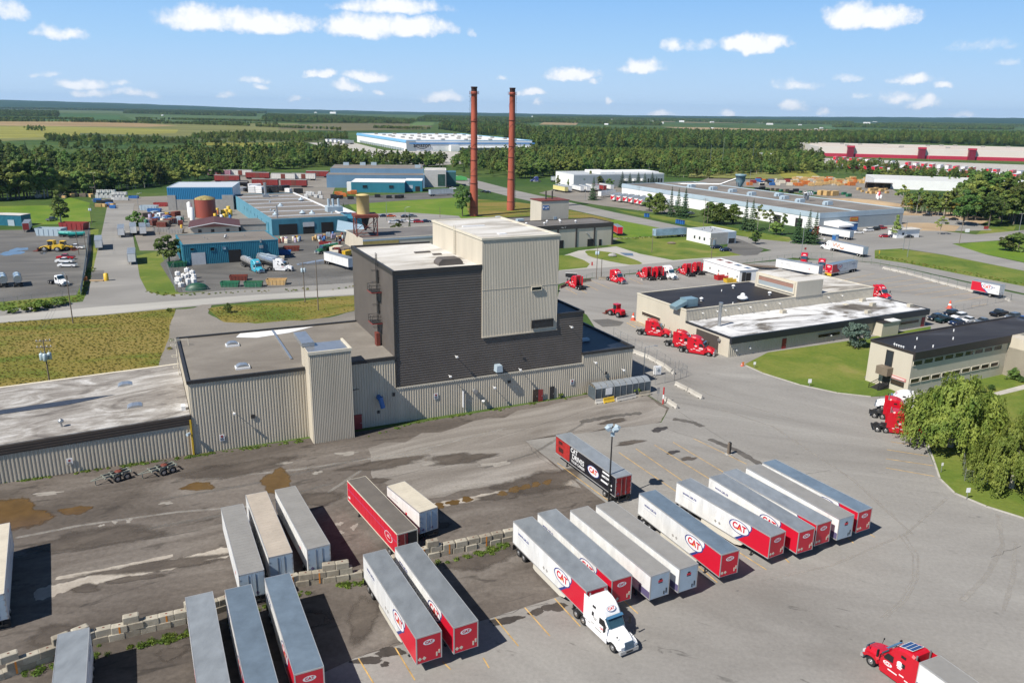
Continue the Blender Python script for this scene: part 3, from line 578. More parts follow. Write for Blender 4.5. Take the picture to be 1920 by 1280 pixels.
def vA(u, v): p = G(u, v); return (p.x, p.y, 0)
def roofvent(mb, x, y, z, k=0, mi=0):
    if k == 0: mb.lathe([(.28, z), (.28, z + .5), (.5, z + .5), (.5, z + .75), (.2, z + .95), (0.02, z + .96)], (x, y, 0), 10, mi)
    elif k == 1: mb.box(x - .8, x + .8, y - .8, y + .8, z, z + .4, mi)
    elif k == 2: mb.cyl((x, y, z), (x, y, z + .5), .13, n=6, mi=mi)
    elif k == 3: mb.lathe([(.7, z), (.7, z + .35), (1.3, z + .35), (1.35, z + .7), (.9, z + 1.0), (.55, z + 1.1), (.55, z + 1.5), (.3, z + 1.75), (.02, z + 1.8)], (x, y, 0), 14, mi)
def skylight(root, x, y, z, w=1.9, d=1.3, rz=0):
    c = MB().obox((x, y, z + .15), w + .3, d + .3, .3, rz).build('skylight', WHITEP, root)
    mb = MB(); mb.side([(-w / 2, 0), (w / 2, 0), (w / 2 * .8, .25), (w * .2, .42), (-w * .2, .42), (-w / 2 * .8, .25)], -d / 2, d / 2)
    o = mb.build('dome', STEEL, c); o.location = (x, y, z + .3)
def window(root, face, a, z, w, h, fm, gm, depth, y=0., x=0., name='window'):
    """framed pane in the face 'f' (plane y) or 'l' / 'r' (plane x)"""
    f, g = MB(), MB(); t = .09
    def B(mb, a0, a1, z0, z1, o0, o1, mi=0):
        if face == 'f': mb.box(a0, a1, y - o1, y - o0, z0, z1, mi)
        elif face == 'l': mb.box(x - o1, x - o0, a0, a1, z0, z1, mi)
        else: mb.box(x + o0, x + o1, a0, a1, z0, z1, mi)
    for (a0, a1, z0, z1) in ((a, a + w, z, z + t), (a, a + w, z + h - t, z + h), (a, a + t, z + t, z + h - t), (a + w - t, a + w, z + t, z + h - t)): B(f, a0, a1, z0, z1, 0.0, depth)
    o = f.build(name, fm, root); B(g, a + t, a + w - t, z + t, z + h - t, 0., depth * .5); g.build('pane', gm, o); return o
def door(root, face, a, w, h, mtl, y=0., x=0., z=0., name='door', depth=.1):
    mb = MB()
    if face == 'f': mb.box(a, a + w, y - depth, y, z, z + h)
    elif face == 'l': mb.box(x - depth, x, a, a + w, z, z + h)
    else: mb.box(x, x + depth, a, a + w, z, z + h)
    o = mb.build(name, mtl, root)
    if name == 'door':
        k = MB()
        if face == 'f': k.box(a + w - .25, a + w - .12, y - depth - .06, y - depth, z + 1, z + 1.15)
        elif face == 'l': k.box(x - depth - .06, x - depth, a + .12, a + .25, z + 1, z + 1.15)
        else: k.box(x + depth, x + depth + .06, a + .12, a + .25, z + 1, z + 1.15)
        k.build('handle', STEEL, o)
    return o
def coping(mb, x0, x1, y0, y1, z, w=.35, h=.3, mi=0, o=.06):
    """parapet ring round a flat roof"""
    mb.box(x0 - o, x1 + o, y0 - o, y0 + w, z - .05, z + h, mi); mb.box(x0 - o, x1 + o, y1 - w, y1 + o, z - .05, z + h, mi)
    mb.box(x0 - o, x0 + w, y0 + w, y1 - w, z - .05, z + h, mi); mb.box(x1 - w, x1 + o, y0 + w, y1 - w, z - .05, z + h, mi)
def hall(name, label, A, ang, w, d, h, wall, roof, trim, ph=.25, cat='building', rib=0, fascia=None, fh=0, front=True, left=True, group=None):
    """flat-roofed hall: walls, roof, coping, optional fascia band and corrugated skins"""
    r = thing(name, label, cat, (A[0], A[1], 0), rad(ang), group)
    mb = MB().box(0, w, 0, d, 0, h)
    if rib:
        if front: mb.ribs((0, 0), (w, 0), 0, h, rib, .1)
        if left: mb.ribs((0, d), (0, 0), 0, h, rib, .1)
    mb.build('walls', wall, r)
    MB().box(.3, w - .3, .3, d - .3, h, h + .08).build('roof', roof, r)
    mb = MB(); coping(mb, 0, w, 0, d, h, h=ph, o=.14 if rib else .06); mb.build('coping', trim, r)
    if fascia:
        mb = MB(); o = .2
        mb.box(-o, w + o, -o, -.11, h - fh, h - .06); mb.box(-o, -.11, -.11, d + o, h - fh, h - .06); mb.box(w + .11, w + o, -.11, d + o, h - fh, h - .06)
        mb.build('fascia', fascia, r)
    return r

# --- the plant in the middle
PA, PANG = (-48.61, 111.38), 25.645
pl = thing('factory_building', 'beige corrugated factory with a tall charcoal block and pale tower, mid-picture', 'factory', (*PA, 0), rad(PANG))
mb = MB().box(0, 32.35, 0, 25.5, 0, 11.6).ribs((0, 0), (32.35, 0), 0, 11.6, .44, .07).ribs((0, 25.5), (0, 0), 0, 11.6, .44, .07)
mb.build('low_block', BEIGE, pl)
o = MB().box(.3, 32.4, .3, 25.2, 11.6, 11.68).build('roof', ROOFT, pl)
mb = MB(); mb.box(-.2, 32.4, -.2, .25, 11.4, 11.95).box(-.2, .25, .25, 25.5, 11.4, 11.95).box(-.2, 32.4, 25.25, 25.7, 11.4, 11.95)
mb.build('coping', DARKT, pl)
MB().add([(10.6, 25, 11.70), (24, 24.9, 11.70), (19, 22.2, 11.70), (13, 21.0, 11.70), (9.6, 22.6, 11.7)], [(4, 3, 2, 1, 0)]).build('white_roof_patch', WHITEP, o)
MB().obox((16.3, 15, 11.78), .35, 19, .22).build('roof_duct', STEEL, o)
for (x, y) in ((8.4, 4.1), (8.4, 17.5)): skylight(pl, x, y, 11.68, 1.9, 1.4)
mb = MB().box(32.35, 68.6, 0, 25.5, 0, 6.3).ribs((32.35, 0), (68.6, 0), 0, 6.25, .44, .07); mb.build('ground_floor', BEIGE, pl)
MB().box(32.35, 68.6, -.2, -.12, 6.2, 6.42).build('ledge', CREAM, pl)
mb = MB().box(32.35, 48.0, .05, 26.5, 6.3, 26.0).box(48.0, 68.5, .05, 10.0, 6.3, 16.1)
mb.hribs((32.35, .05), (48.0, .05), 6.45, 25.9, .44, .028).hribs((48.0, .05), (68.5, .05), 6.45, 13.5, .44, .028).hribs((62.85, .05), (68.5, .05), 13.5, 16.1, .44, .028)
mb.build('charcoal_block', DARKC, pl)
MB().box(32.6, 48.0, .3, 26.2, 26.0, 26.08).build('roof', ROOFP, pl)
mb = MB(); mb.box(32.15, 48, -.15, .2, 25.75, 26.4).box(32.15, 32.6, .2, 26.6, 25.75, 26.4).box(32.15, 48, 26.3, 26.7, 25.75, 26.4).box(32.2, 32.5, -.12, .05, 6.3, 25.75); mb.build('coping', DARKT, pl)
mb = MB().box(48.0, 62.85, -.1, 24.5, 13.5, 30.6).ribs((48.0, -.1), (62.85, -.1), 13.55, 30.5, .30, .035)
mb.build('pale_tower', BEIGE2, pl)
MB().box(48.3, 62.5, .25, 24.2, 30.6, 30.68).build('roof', ROOFP, pl)
mb = MB(); coping(mb, 48.0, 62.85, -.1, 24.5, 30.6, h=.3, o=.16); mb.build('coping', CREAM, pl)
MB().box(48, 62.85, -.16, -.1, 21.9, 21.97).build('seam', BEIGE, pl); MB().box(48, 62.9, -.24, -.1, 13.4, 13.6).build('drip_edge', BEIGE, pl)
MB().box(62.9, 68.3, .3, 9.8, 16.1, 16.18).build('roof', ROOFN, pl)
mb = MB(); mb.box(62.9, 68.65, -.1, .3, 15.9, 16.4).box(68.2, 68.65, .3, 10.1, 15.9, 16.4).box(62.9, 68.2, 9.8, 10.1, 15.9, 16.4); mb.build('coping', DARKT, pl)
mb = MB().box(68.6, 80, 0, 19.6, 0, 8.0).ribs((68.6, 0), (80, 0), 0, 8.0, .44, .07); mb.build('end_block', BEIGE, pl)
MB().box(62.9, 79.7, .3, 19.3, 8.0, 8.08).box(48.2, 68.5, 10.2, 25.2, 6.5, 8.06).build('roof', ROOFN, pl)
mb = MB(); mb.box(68.6, 80.2, -.2, .3, 7.85, 8.35).box(79.75, 80.2, .3, 19.8, 7.85, 8.35).box(68.6, 79.75, 19.5, 19.8, 7.85, 8.35); mb.build('coping', DARKT, pl)
for (x, y) in ((71.5, 11.5), (73.6, 7.6)): MB().obox((x, y, 8.3), 1.7, 1.1, .45).build('roof_hatch', PALEB, pl)
# the stair tower standing out of the front
mb = MB().box(17.45, 24.1, -3.3, -.12, 0, 15.0).box(17.45, 24.1, -.12, 2.6, 11.68, 15.0).ribs((17.45, -3.3), (24.1, -3.3), 0, 15.0, .28, .1).ribs((17.45, 2.6), (17.45, -3.3), 11.7, 15.0, .3, .06)
mb.build('stair_tower', BEIGE2, pl)
o = MB().box(17.6, 23.9, -3.1, 2.4, 15.0, 15.06).build('roof', STEEL, pl)
mb = MB(); mb.box(17.3, 24.25, -3.5, -3.2, 14.85, 15.3).box(23.9, 24.25, -3.2, 2.7, 14.85, 15.3); mb.build('coping', CREAM, pl)
MB().side([(17.2, 15.1), (19.2, 15.1), (19.2, 15.75), (17.2, 15.75)], 0.5, 7.5).build('roof_duct', STEEL, o)
# openings and fittings of the front
window(pl, 'f', 57.6, 14.2, 4.4, 1.5, DARKT, GLASS, .22, y=-.2)
window(pl, 'f', 57.4, 21.1, 2.1, .75, CREAM, GLASS, .22, y=-.2)
door(pl, 'f', 24.9, 1.3, 2.6, REDD, y=-.12); door(pl, 'f', 58.3, 1.0, 2.4, BROWNG, y=-.12); door(pl, 'f', 61.8, .95, 2.5, DARKT, y=-.12); door(pl, 'f', 59.4, .9, 2.3, REDD, y=-.3, depth=.05)
window(pl, 'f', 24.4, 7.0, 1.5, .1, DARKT, DARKT, .05, y=-.12, name='conduit')
def lampfit(x, z, y=-.12, m=WHITEP, arm=.8):
    mb = MB().cyl((x, y, z), (x, y - arm, z + .05), .05, n=6).obox((x, y - arm - .1, z), .35, .4, .25); mb.build('wall_lamp', m, pl)
for (x, z, y) in ((41.8, 7.4, -.05), (55.3, 6.9, -.05), (50.2, 4.2, -.12), (6.1, 6.1, -.12), (71.1, 6.3, -.12), (77.5, 4.0, -.12), (43, 10.8, -.05), (65.6, 13.8, -.05)): lampfit(x, z, y)
mb = MB().cyl((29.2, -.15, 5.2), (29.2, -1.1, 5.2), .45, n=12).cyl((29.2, -1.1, 5.5), (29.6, -1.2, 3.6), .42, n=12); mb.build('extract_duct', BLUEP, pl)
MB().side([(50.4, 7.1), (51.6, 7.1), (51.5, 8.3), (50.5, 8.3)], -1.3, 0.0).build('exhaust_hood', PALEB, pl)
MB().cyl((46.6, -.12, 3.9), (46.6, -.75, 3.9), .42, n=12).build('exhaust_pipe', STEEL, pl)
MB().cyl((44.4, -.35, 1.2), (44.4, -.35, 4.2), .16, n=8).build('drain_pipe', WHITEP, pl)
MB().cyl((48.2, -.3, 1.7), (48.5, -.8, 1.7), .45, n=12).build('exhaust_pipe', STEEL, pl)
for b_ in ((8.6, 9.2, 4.6, 5.2), (31.6, 32.0, 5.0, 5.6), (28.9, 29.3, 2.3, 2.8), (53.2, 53.7, 4.4, 4.9), (73.8, 74.2, 3.4, 3.9), (55.5, 56.0, 9.3, 9.5)): MB().box(b_[0], b_[1], -.25, -.12, b_[2], b_[3]).build('vent_grille', DARKT, pl)
def nopark(x, z):
    s = MB().box(x, x + .75, -.18, -.13, z, z + 1.0).build('notice', WHITEP, pl); b = MB()
    for k, ww in enumerate((.5, .55, .45)): b.box(x + .1, x + .1 + ww, -.2, -.18, z + .12 + k * .14, z + .18 + k * .14)
    b.cyl((x + .37, -.2, z + .72), (x + .37, -.182, z + .72), .2, n=14, mi=1); b.build('print', [BLACK, REDD], s)
for x, z in ((39.0, 3.4), (3.7, 1.6), (66.2, 2.3)): nopark(x, z)
MB().box(-.35, -.1, -.3, .0, 0, 5.8).build('rain_pipe', YELL, pl)
# fire ladder with landings on the charcoal block
mb = MB(); X, Y = 31.9, 8.3
for yy in (Y - .4, Y + .4): mb.cyl((X, yy, 11.7), (X, yy, 28.0), .06, n=5)
for k in range(38): mb.cyl((X, Y - .4, 12.0 + k * .42), (X, Y + .4, 12.0 + k * .42), .03, n=4, cap=False)
for z in range(15, 28, 2):
    for a, b in (((X, Y - .45), (X - .8, Y - .45)), ((X - .8, Y - .45), (X - .8, Y + .45)), ((X - .8, Y + .45), (X, Y + .45))): mb.cyl((*a, z), (*b, z), .04, n=4, cap=False)
for z in (16.0, 21.5):
    mb.obox((X - .5, Y, z), 1.7, 2.6, .1)
    for a, b in (((-1.35, -1.3), (-1.35, 1.3)), ((-1.35, 1.3), (.3, 1.3)), ((-1.35, -1.3), (.3, -1.3))):
        for hh in (.55, 1.1): mb.cyl((X + a[0], Y + a[1], z + hh), (X + b[0], Y + b[1], z + hh), .04, n=4, cap=False)
    for a in ((-1.35, -1.3), (-1.35, 0), (-1.35, 1.3)): mb.cyl((X + a[0], Y + a[1], z), (X + a[0], Y + a[1], z + 1.1), .04, n=4, cap=False)
mb.build('fire_ladder', DARKT, pl)
MB().box(X - .55, X + .1, Y - .6, Y + .6, 11.7, 14.0).build('ladder_guard', RUST, pl)
for z in (16.0, 21.5): MB().obox((X - .5, Y, z - .12), 1.8, 2.7, .12).build('landing_edge', REDD, pl)
for z in (17.2, 22.7): MB().box(32.2, 32.35, 8.6, 9.5, z, z + 2.2).build('hatch', BLACK, pl)
mb = MB()                                                            # caged ladder on the far left corner
for yy in (20.2, 21.0): mb.cyl((-.5, yy, 0), (-.5, yy, 12.8), .06, n=5)
for k in range(28): mb.cyl((-.5, 20.2, .4 + k * .45), (-.5, 21, .4 + k * .45), .035, n=4, cap=False)
for z in (4, 6, 8, 10, 12, 12.8): mb.cyl((-.5, 20.1, z), (-1.3, 20.1, z), .05, n=4).cyl((-1.3, 20.1, z), (-1.3, 21.1, z), .05, n=4).cyl((-1.3, 21.1, z), (-.5, 21.1, z), .05, n=4)
mb.cyl((-.5, 20.2, 12.8), (1.5, 20.2, 12.8), .05, n=4).cyl((-.5, 21, 12.8), (1.5, 21, 12.8), .05, n=4).cyl((1.5, 20.2, 11.7), (1.5, 20.2, 12.8), .05, n=4).cyl((1.5, 21, 11.7), (1.5, 21, 12.8), .05, n=4)
mb.build('cage_ladder', CREAM, pl)
mb = MB()
for yy in (12.0, 12.7): mb.cyl((47.8, yy, 26.1), (47.8, yy, 31.5), .07, n=5)
for k in range(12): mb.cyl((47.8, 12, 26.4 + k * .42), (47.8, 12.7, 26.4 + k * .42), .04, n=4, cap=False)
mb.build('roof_ladder', CREAM, pl)
# roof things
o = MB().side([(-2.2, 0), (2.2, 0), (2.2, .5), (1.6, 1.1), (-1.6, 1.1), (-2.2, .5)], -1.3, 1.3).build('roof_cowl', DARKC, pl); o.location = (43.5, 4.2, 26.08)
MB().box(50.5, 55, 14.8, 15.4, 30.68, 30.85).build('roof_patch', WHITEP, pl); MB().box(53, 54.5, 4, 5, 30.68, 30.85).build('roof_patch', WHITEP, pl)
for x, y, w in ((41.5, 16, 3), (44, 13, 1.6)): MB().box(x, x + w, y, y + .8, 26.08, 26.3).build('roof_hatch', DARKC, pl)
MB().cyl((67.5, 8.5, 16.2), (67.5, 8.5, 18.4), .12, n=6).box(67.3, 68.1, 8.4, 8.6, 18.3, 18.5).build('roof_mast', DARKT, pl)

# --- the low white-roofed wing on the left
lw = thing('warehouse_wing', 'long low warehouse with a stained white roof and brown fascia, left of the factory', 'warehouse', (*PA, 0), rad(PANG))
XL = -60.0
mb = MB().prism([(XL, .5), (-.15, .05), (-.15, 26.7), (XL, 27.6)], 0, [4.3, 6.5, 6.5, 4.5]).ribs((XL, .5), (-.15, .05), 0, 4.4, .5, .11); mb.build('walls', BEIGE, lw)
MB().add([(XL, .3, 4.75), (-.15, -.1, 6.62), (-.15, 26.9, 6.62), (XL, 27.8, 4.75), (XL, .3, 4.45), (-.15, -.1, 6.45), (-.15, 26.9, 6.45), (XL, 27.8, 4.45)], [(0, 1, 2, 3), (4, 5, 1, 0), (5, 6, 2, 1), (6, 7, 3, 2), (7, 4, 0, 3)]).build('roof', ROOFW, lw)
mb = MB(); n = 7
for k in range(n):                                                   # stepped brown boards of the fascia
    a, b = k / n, (k + .93) / n; o1 = .28 + .03 * (k % 2)
    def zz(t, e): return (3.3 + t * (4.62 - 3.3)) if e == 0 else (5.0 + t * (6.48 - 5.0))
    p = [(XL, .5 - o1), (-.15, .05 - o1)]
    mb.add([(p[0][0], p[0][1], zz(a, 0)), (p[1][0], p[1][1], zz(a, 1)), (p[1][0], p[1][1], zz(b, 1)), (p[0][0], p[0][1], zz(b, 0)), (p[0][0], p[0][1] + .3, zz(a, 0)), (p[1][0], p[1][1] + .3, zz(a, 1)), (p[1][0], p[1][1] + .3, zz(b, 1)), (p[0][0], p[0][1] + .3, zz(b, 0))], [(0, 1, 2, 3), (4, 5, 1, 0), (3, 2, 6, 7)])
mb.build('fascia', mat('brown_fascia', (.055, .042, .034), .7, var=.2), lw)
MB().add([(XL, 27.55, 4.77), (-.15, 26.7, 6.64), (-.15, 26.9, 6.75), (XL, 27.8, 4.9)], [(0, 1, 2, 3), (3, 2, 1, 0)]).build('roof_edge', CREAM, lw)
for (x, y) in ((-7.6, 7.6), (-9, 19.2)): skylight(lw, x, y, 6.0 + (x + 8) * .03, 2.4, 1.7)
for (x, y) in ((-17.5, 3.5), (-30, 9)):
    MB().cyl((x, y, 5.3), (x, y, 7.2), .14, n=7).lathe([(.16, 6.7), (.4, 6.8), (.4, 7.05), (.1, 7.35), (.02, 7.36)], (x, y, 0), 10).build('roof_pipe', STEEL, lw)
MB().box(-1.2, -.6, 2.0, 3.2, 6.6, 7.3).build('condenser', WHITEP, lw)
MB().add([(-26, 13.2, 5.86), (-17, 13.0, 6.13), (-10.5, 14.6, 6.33), (-14, 15.2, 6.22), (-20, 15.3, 6.04), (-40, 15.2, 5.42), (-40, 13.4, 5.42)], [tuple(range(7))]).build('roof_puddle', mat('roof_water', (.035, .04, .055), .5, var=.3), lw)
MB().cyl((-.5, -.5, 3.7), (-.9, -.9, 3.7), .25, n=8).build('wall_lamp', PALEB, lw)
s = MB().box(-17.2, -16.4, .02, .1, 1.5, 2.4).build('notice', WHITEP, lw); s.location = (0, -.14, 0)
b = MB().box(-17.1, -16.5, -.15, -.13, 1.6, 1.7).box(-17.1, -16.6, -.15, -.13, 1.78, 1.86).cyl((-16.8, -.15, 2.12), (-16.8, -.13, 2.12), .18, n=12, mi=1).build('print', [BLACK, REDD], s)

# --- the repair shop on the right
SA, SANG = (47.92, 166.43), 27.3
sh = thing('repair_shop', 'long beige truck repair shop with black and white flat roofs at two heights', 'workshop', (*SA, 0), rad(SANG))
BE3 = mat('cream_cladding', (.50, .455, .37), .6, var=.08, scale=.3, stretch=(1, 1, .15))
mb = MB().box(0, 66, 0, 15.2, 0, 4.5).ribs((0, 0), (66, 0), 0, 3.2, .55, .07).box(0, 64.2, 15.2, 34.7, 0, 7.2).ribs((0, 15.2), (64.2, 15.2), 4.6, 7.1, .45, .07)
mb.build('walls', BE3, sh)
MB().box(.25, 65.75, .25, 15.1, 4.5, 4.58).build('roof', ROOFS, sh)
mb = MB(); mb.box(-.1, 66.2, -.7, -.1, 3.2, 4.72).box(65.9, 66.2, -.1, 15.2, 3.6, 4.72).box(-.1, .25, -.1, 15.1, 4.3, 4.72); mb.build('fascia', mat('dark_fascia', (.022, .026, .032), .5, var=.1), sh)
MB().box(.25, 37.5, 15.5, 34.4, 7.2, 7.28).build('roof', ROOFB, sh)
MB().box(37.5, 64.0, 15.5, 34.4, 7.2, 7.29).build('rear_roof', ROOFP, sh)
mb = MB(); coping(mb, 0, 64.2, 15.2, 34.7, 7.2, w=.3, h=.2, o=.1); mb.build('coping', CREAM, sh)
MB().box(35, 44.2, 15.0, 29.6, 7.25, 11.2).build('penthouse', BE3, sh)
MB().box(35.2, 44.0, 15.2, 29.4, 11.2, 11.28).build('penthouse_roof', ROOFP, sh)
mb = MB().box(34.75, 35, 15.6, 28.6, 7.9, 8.3, 0).box(34.75, 35, 15.6, 28.6, 10.5, 10.9, 0).box(34.75, 35, 15.6, 16.0, 8.3, 10.5).box(34.75, 35, 28.2, 28.6, 8.3, 10.5); o = mb.build('louvre_frame', CREAM, sh)
MB().box(34.85, 35, 16.0, 28.2, 8.3, 9.4).build('louvre', GREYM, o); MB().box(34.85, 35, 16.0, 28.2, 9.4, 10.5).build('screen', mat('salmon_panel', (.30, .17, .13), .6), o)
door(sh, 'l', 3.4, 7.6, 3.9, mat('brown_door', (.07, .058, .05), .6), name='roller_door')
window(sh, 'l', 24.6, 2.2, 7.6, 1.0, CREAM, BROWNG, .12)
for x in (15.9, 64.3): door(sh, 'f', x, 1.2, 2.5, REDD, y=-.1)
for x, w in ((27.2, 7.4), (37, 5), (56.0, 7.2)): window(sh, 'f', x, 1.3, w, .95, CREAM, BROWNG, .14, y=-.08)
def loc(u, v, z, A, ang):
    p = G(u, v, z); d = Vector((p.x - A[0], p.y - A[1])); t = rad(ang); return d.x * math.cos(t) + d.y * math.sin(t), -d.x * math.sin(t) + d.y * math.cos(t)
fx, fy = loc(1348, 611, 4.6, SA, SANG)
o = MB().cyl((fx, fy, 4.5), (fx, fy, 9.6), .38, n=12).cyl((fx, fy, 9.5), (fx, fy, 10.2), .48, n=12).build('flue', STEEL, sh)
fx, fy = loc(1291, 573, 7.3, SA, SANG)
o = MB().obox((fx, fy, 8.3), 3.4, 2.6, 1.9).obox((fx - 3.3, fy - .2, 7.9), 3.4, 2.4, .9, 0, -.35).build('air_handler', mat('blue_grey_metal', (.22, .33, .38), .4, .3), sh)
for u, v, k in ((1315, 564, 0), (1375, 540, 0), (1392, 562, 3), (1443, 553, 0), (1353, 546, 2), (1374, 570, 2)):
    fx, fy = loc(u, v, 7.3, SA, SANG); mb = MB(); roofvent(mb, fx, fy, 7.28, k); mb.build('roof_vent', WHITEP, sh)
mb = MB()
for u, v in ((1468, 587), (1636, 573), (1627, 587), (1617, 565), (1706, 575)):
    x, y = loc(u, v, 4.6, SA, SANG); MB().box(x - .7, x + .7, y - .5, y + .5, 4.58, 5.4).build('condenser', mat('tan_metal', (.45, .41, .33), .5), sh)
for k, x in enumerate((4.5, 9, 11.5, 15.8, 19.5, 24.5, 29.2, 46.5, 51.5)): MB().cyl((x, 15.1, 6.3), (x, 14.5, 6.4), .05, n=5).obox((x, 14.4, 6.3), .3, .35, .2).build('wall_lamp', WHITEP, sh)
for x in (2, 6, 31.5): MB().cyl((x, -.1, 1.5), (x, -.5, 1.5), .2, n=8).build('wall_lamp', WHITEP, sh)
MB().cyl((-.5, 3.0, 3.3), (-.15, 3.0, 3.3), .35, n=10).build('exhaust_fan', STEEL, sh)

# --- the office block at the right edge
OA = (76.6, 143.56)
of = thing('office_building', 'two-storey beige office block with a dark flat roof and ribbon windows, right edge', 'office', (*OA, 0), rad(27.3))
mb = MB().box(0, 47, 0, 9.6, 0, 8.5); mb.build('walls', BE3, of)
MB().box(.2, 46.8, .2, 9.4, 8.5, 8.58).build('roof', ROOFB, of)
mb = MB(); mb.box(-.05, 30, -.45, -.02, 7.2, 8.8).box(-.1, .2, -.1, 9.7, 8.3, 8.8).box(.2, 47, 9.4, 9.75, 8.3, 8.8); mb.build('fascia', mat('brown_black_fascia', (.03, .024, .022), .55, var=.1), of)
MB().box(30.0, 33.5, -7.5, 0, 0, 8.4).build('end_pier', BEIGE2, of)
MB().box(30, 47, -7, 0.0, 0, 6.2).build('side_wing', BE3, of)
for k in range(9): window(of, 'f', .3 + 3.1 * k, 5.9, 2.7, 1.05, CREAM, GLASS, .12)
for k in range(9): window(of, 'f', .3 + 3.1 * k, 2.3, 2.7, 1.0, CREAM, BROWNG, .12)
window(of, 'l', 4.1, 4.6, 1.6, 3.1, DARKT, GLASS, .15); door(of, 'l', 4.1, 1.6, 2.8, DARKT)
MB().box(-1.7, -.02, 3.7, 6.3, 2.9, 4.5).build('porch_canopy', mat('bronze_panel', (.17, .135, .10), .6), of)
window(of, 'l', .9, 1.3, 2.9, 1.0, DARKT, BROWNG, .12)
s = MB().box(-.14, -.02, .6, 4.0, 2.5, 3.1).build('sign_board', mat('pink_sign', (.55, .23, .22), .5), of)
MB().box(-.16, -.14, .9, 3.7, 2.72, 2.88).build('stripe', WHITEP, s)
mb = MB(); mb.add([(-3.2, 4, 0), (-.02, 4, 0), (-.02, 6.2, 0), (-3.2, 6.2, 0), (-.02, 4, .7), (-.02, 6.2, .7)], [(0, 1, 4), (3, 5, 2), (0, 4, 5, 3)])
for y in (4.05, 6.15): mb.cyl((-.1, y, 1.7), (-3.2, y, 1.0), .07, n=5).cyl((-3.2, y, 0), (-3.2, y, 1.0), .07, n=5).cyl((-.1, y, 1.2), (-3.2, y, .5), .05, n=5)
mb.build('entrance_ramp', BLACK, of)
mb = MB()
for x, y in ((3, 2), (9, 6), (16, 3), (22, 7), (7, 1)): roofvent(mb, x, y, 8.58, 2)
mb.build('roof_vent', WHITEP, of)
for k in range(5): MB().cyl((.15, 2.4 + k * .5, 8.8), (.15, 2.4 + k * .5, 9.2 + .3 * (k == 4)), .05, n=5).obox((.15, 2.4 + k * .5, 9.15), .2, .3, .2).build('roof_light', WHITEP, of)
# the link between shop and office
lk = thing('link_corridor', 'low link corridor with a white roof joining the shop and the office', 'building', vA(1652, 632), rad(27.3))
MB().box(0, 6, 0, 19, 0, 3.5).build('walls', BE3, lk); MB().box(2.8, 6.2, -.2, 19.2, 3.5, 3.75).build('white_roof', WHITEP, lk); MB().box(-.2, 2.8, -.2, 19.2, 3.5, 3.62).build('dark_roof', ROOFB, lk)
MB().box(3.2, 4.4, 14, 15.2, 3.75, 4.7).build('condenser', CREAM, lk)

# --- boiler house behind the plant, and its two chimneys
bo = hall('boiler_house', 'beige boiler house with dark bands and a square penthouse, behind the factory', (*G(1147, 459).xy,), 27.3, 1, 1, 9, BE3, ROOFP, DARKT)
for c in list(bo.children): bpy.data.objects.remove(c)
MB().box(-42, 0, 0, 15.4, 0, 8.9).build('walls', BE3, bo); MB().box(-41.7, -.3, .3, 15.1, 8.9, 8.98).build('roof', ROOFGR, bo)
mb = MB(); mb.box(-42.2, .25, -.25, .1, 7.5, 9.2).box(-.1, .25, .1, 15.6, 7.5, 9.2).box(-42.2, -.1, 15.3, 15.6, 8.6, 9.2)
for x in (-42, -34.5, -26, -17.5, -9, -.35): mb.box(x, x + .7, -.2, -.02, 0, 7.5)
mb.build('dark_bands', mat('umber_trim', (.05, .042, .038), .6, var=.1), bo)
MB().box(-42, -8, 15.4, 38, 0, 7.4).build('rear_wing', BE3, bo); MB().box(-41.7, -8.3, 15.7, 37.7, 7.4, 7.5).build('rear_roof', ROOFGR, bo)
mb = MB(); coping(mb, -42, -8, 15.5, 38, 7.4, h=.4, o=.08); mb.build('coping', DARKT, bo)
MB().box(-23.5, -10.5, 17.5, 27, 7.5, 16.5).build('penthouse', BE3, bo); MB().box(-23.7, -10.3, 17.3, 27.2, 16.5, 16.8).build('penthouse_roof', RUST, bo)
s = MB().box(-22.9, -20.0, 17.4, 17.5, 13.2, 14.8).build('sign_board', BLUEP, bo); MB().add([(-21.9, 17.38, 13.5), (-20.9, 17.38, 13.5), (-21.4, 17.38, 14.4)], [(0, 1, 2)]).box(-22.8, -22.2, 17.36, 17.4, 13.7, 14.4).box(-20.7, -20.2, 17.36, 17.4, 13.7, 14.4).build('emblem', WHITEP, s)
door(bo, 'f', -17.6, 1.3, 2.6, PALEB, y=17.5, z=7.5)
for x in (-19, -16): MB().cyl((x, 22, 16.8), (x, 22, 20.2), .3, n=8).build('flue', DARKT, bo)
for x, w, h in ((-25.6, 2.6, 3.2), (-11.8, 3.4, 3.0), (-6.3, 1.2, 2.6)): door(bo, 'f', x, w, h, CINN, name='doorway')
s = MB().cyl((-12.5, -.05, 5.6), (-11.3, -.8, 4.6), .22, n=8).build('wall_lamp', STEEL, bo)
text('No. 17', .7, WHITEP, bo, 'number_plate', plane_M((-23.2, -.28, 8.2), (1, 0, 0), (0, 0, 1)))
mb = MB()
for x, y in ((-36, 7), (-29, 5), (-25, 10), (-20, 8), (-14, 6), (-18.5, 11)): roofvent(mb, x, y, 8.98, 0)
mb.build('roof_vent', WHITEP, bo)
mb = MB().box(-36, -34, 33, 35, 7.5, 9).box(-33, -30, 20, 22, 7.5, 9.4); mb.build('air_handler', PALEB, bo)

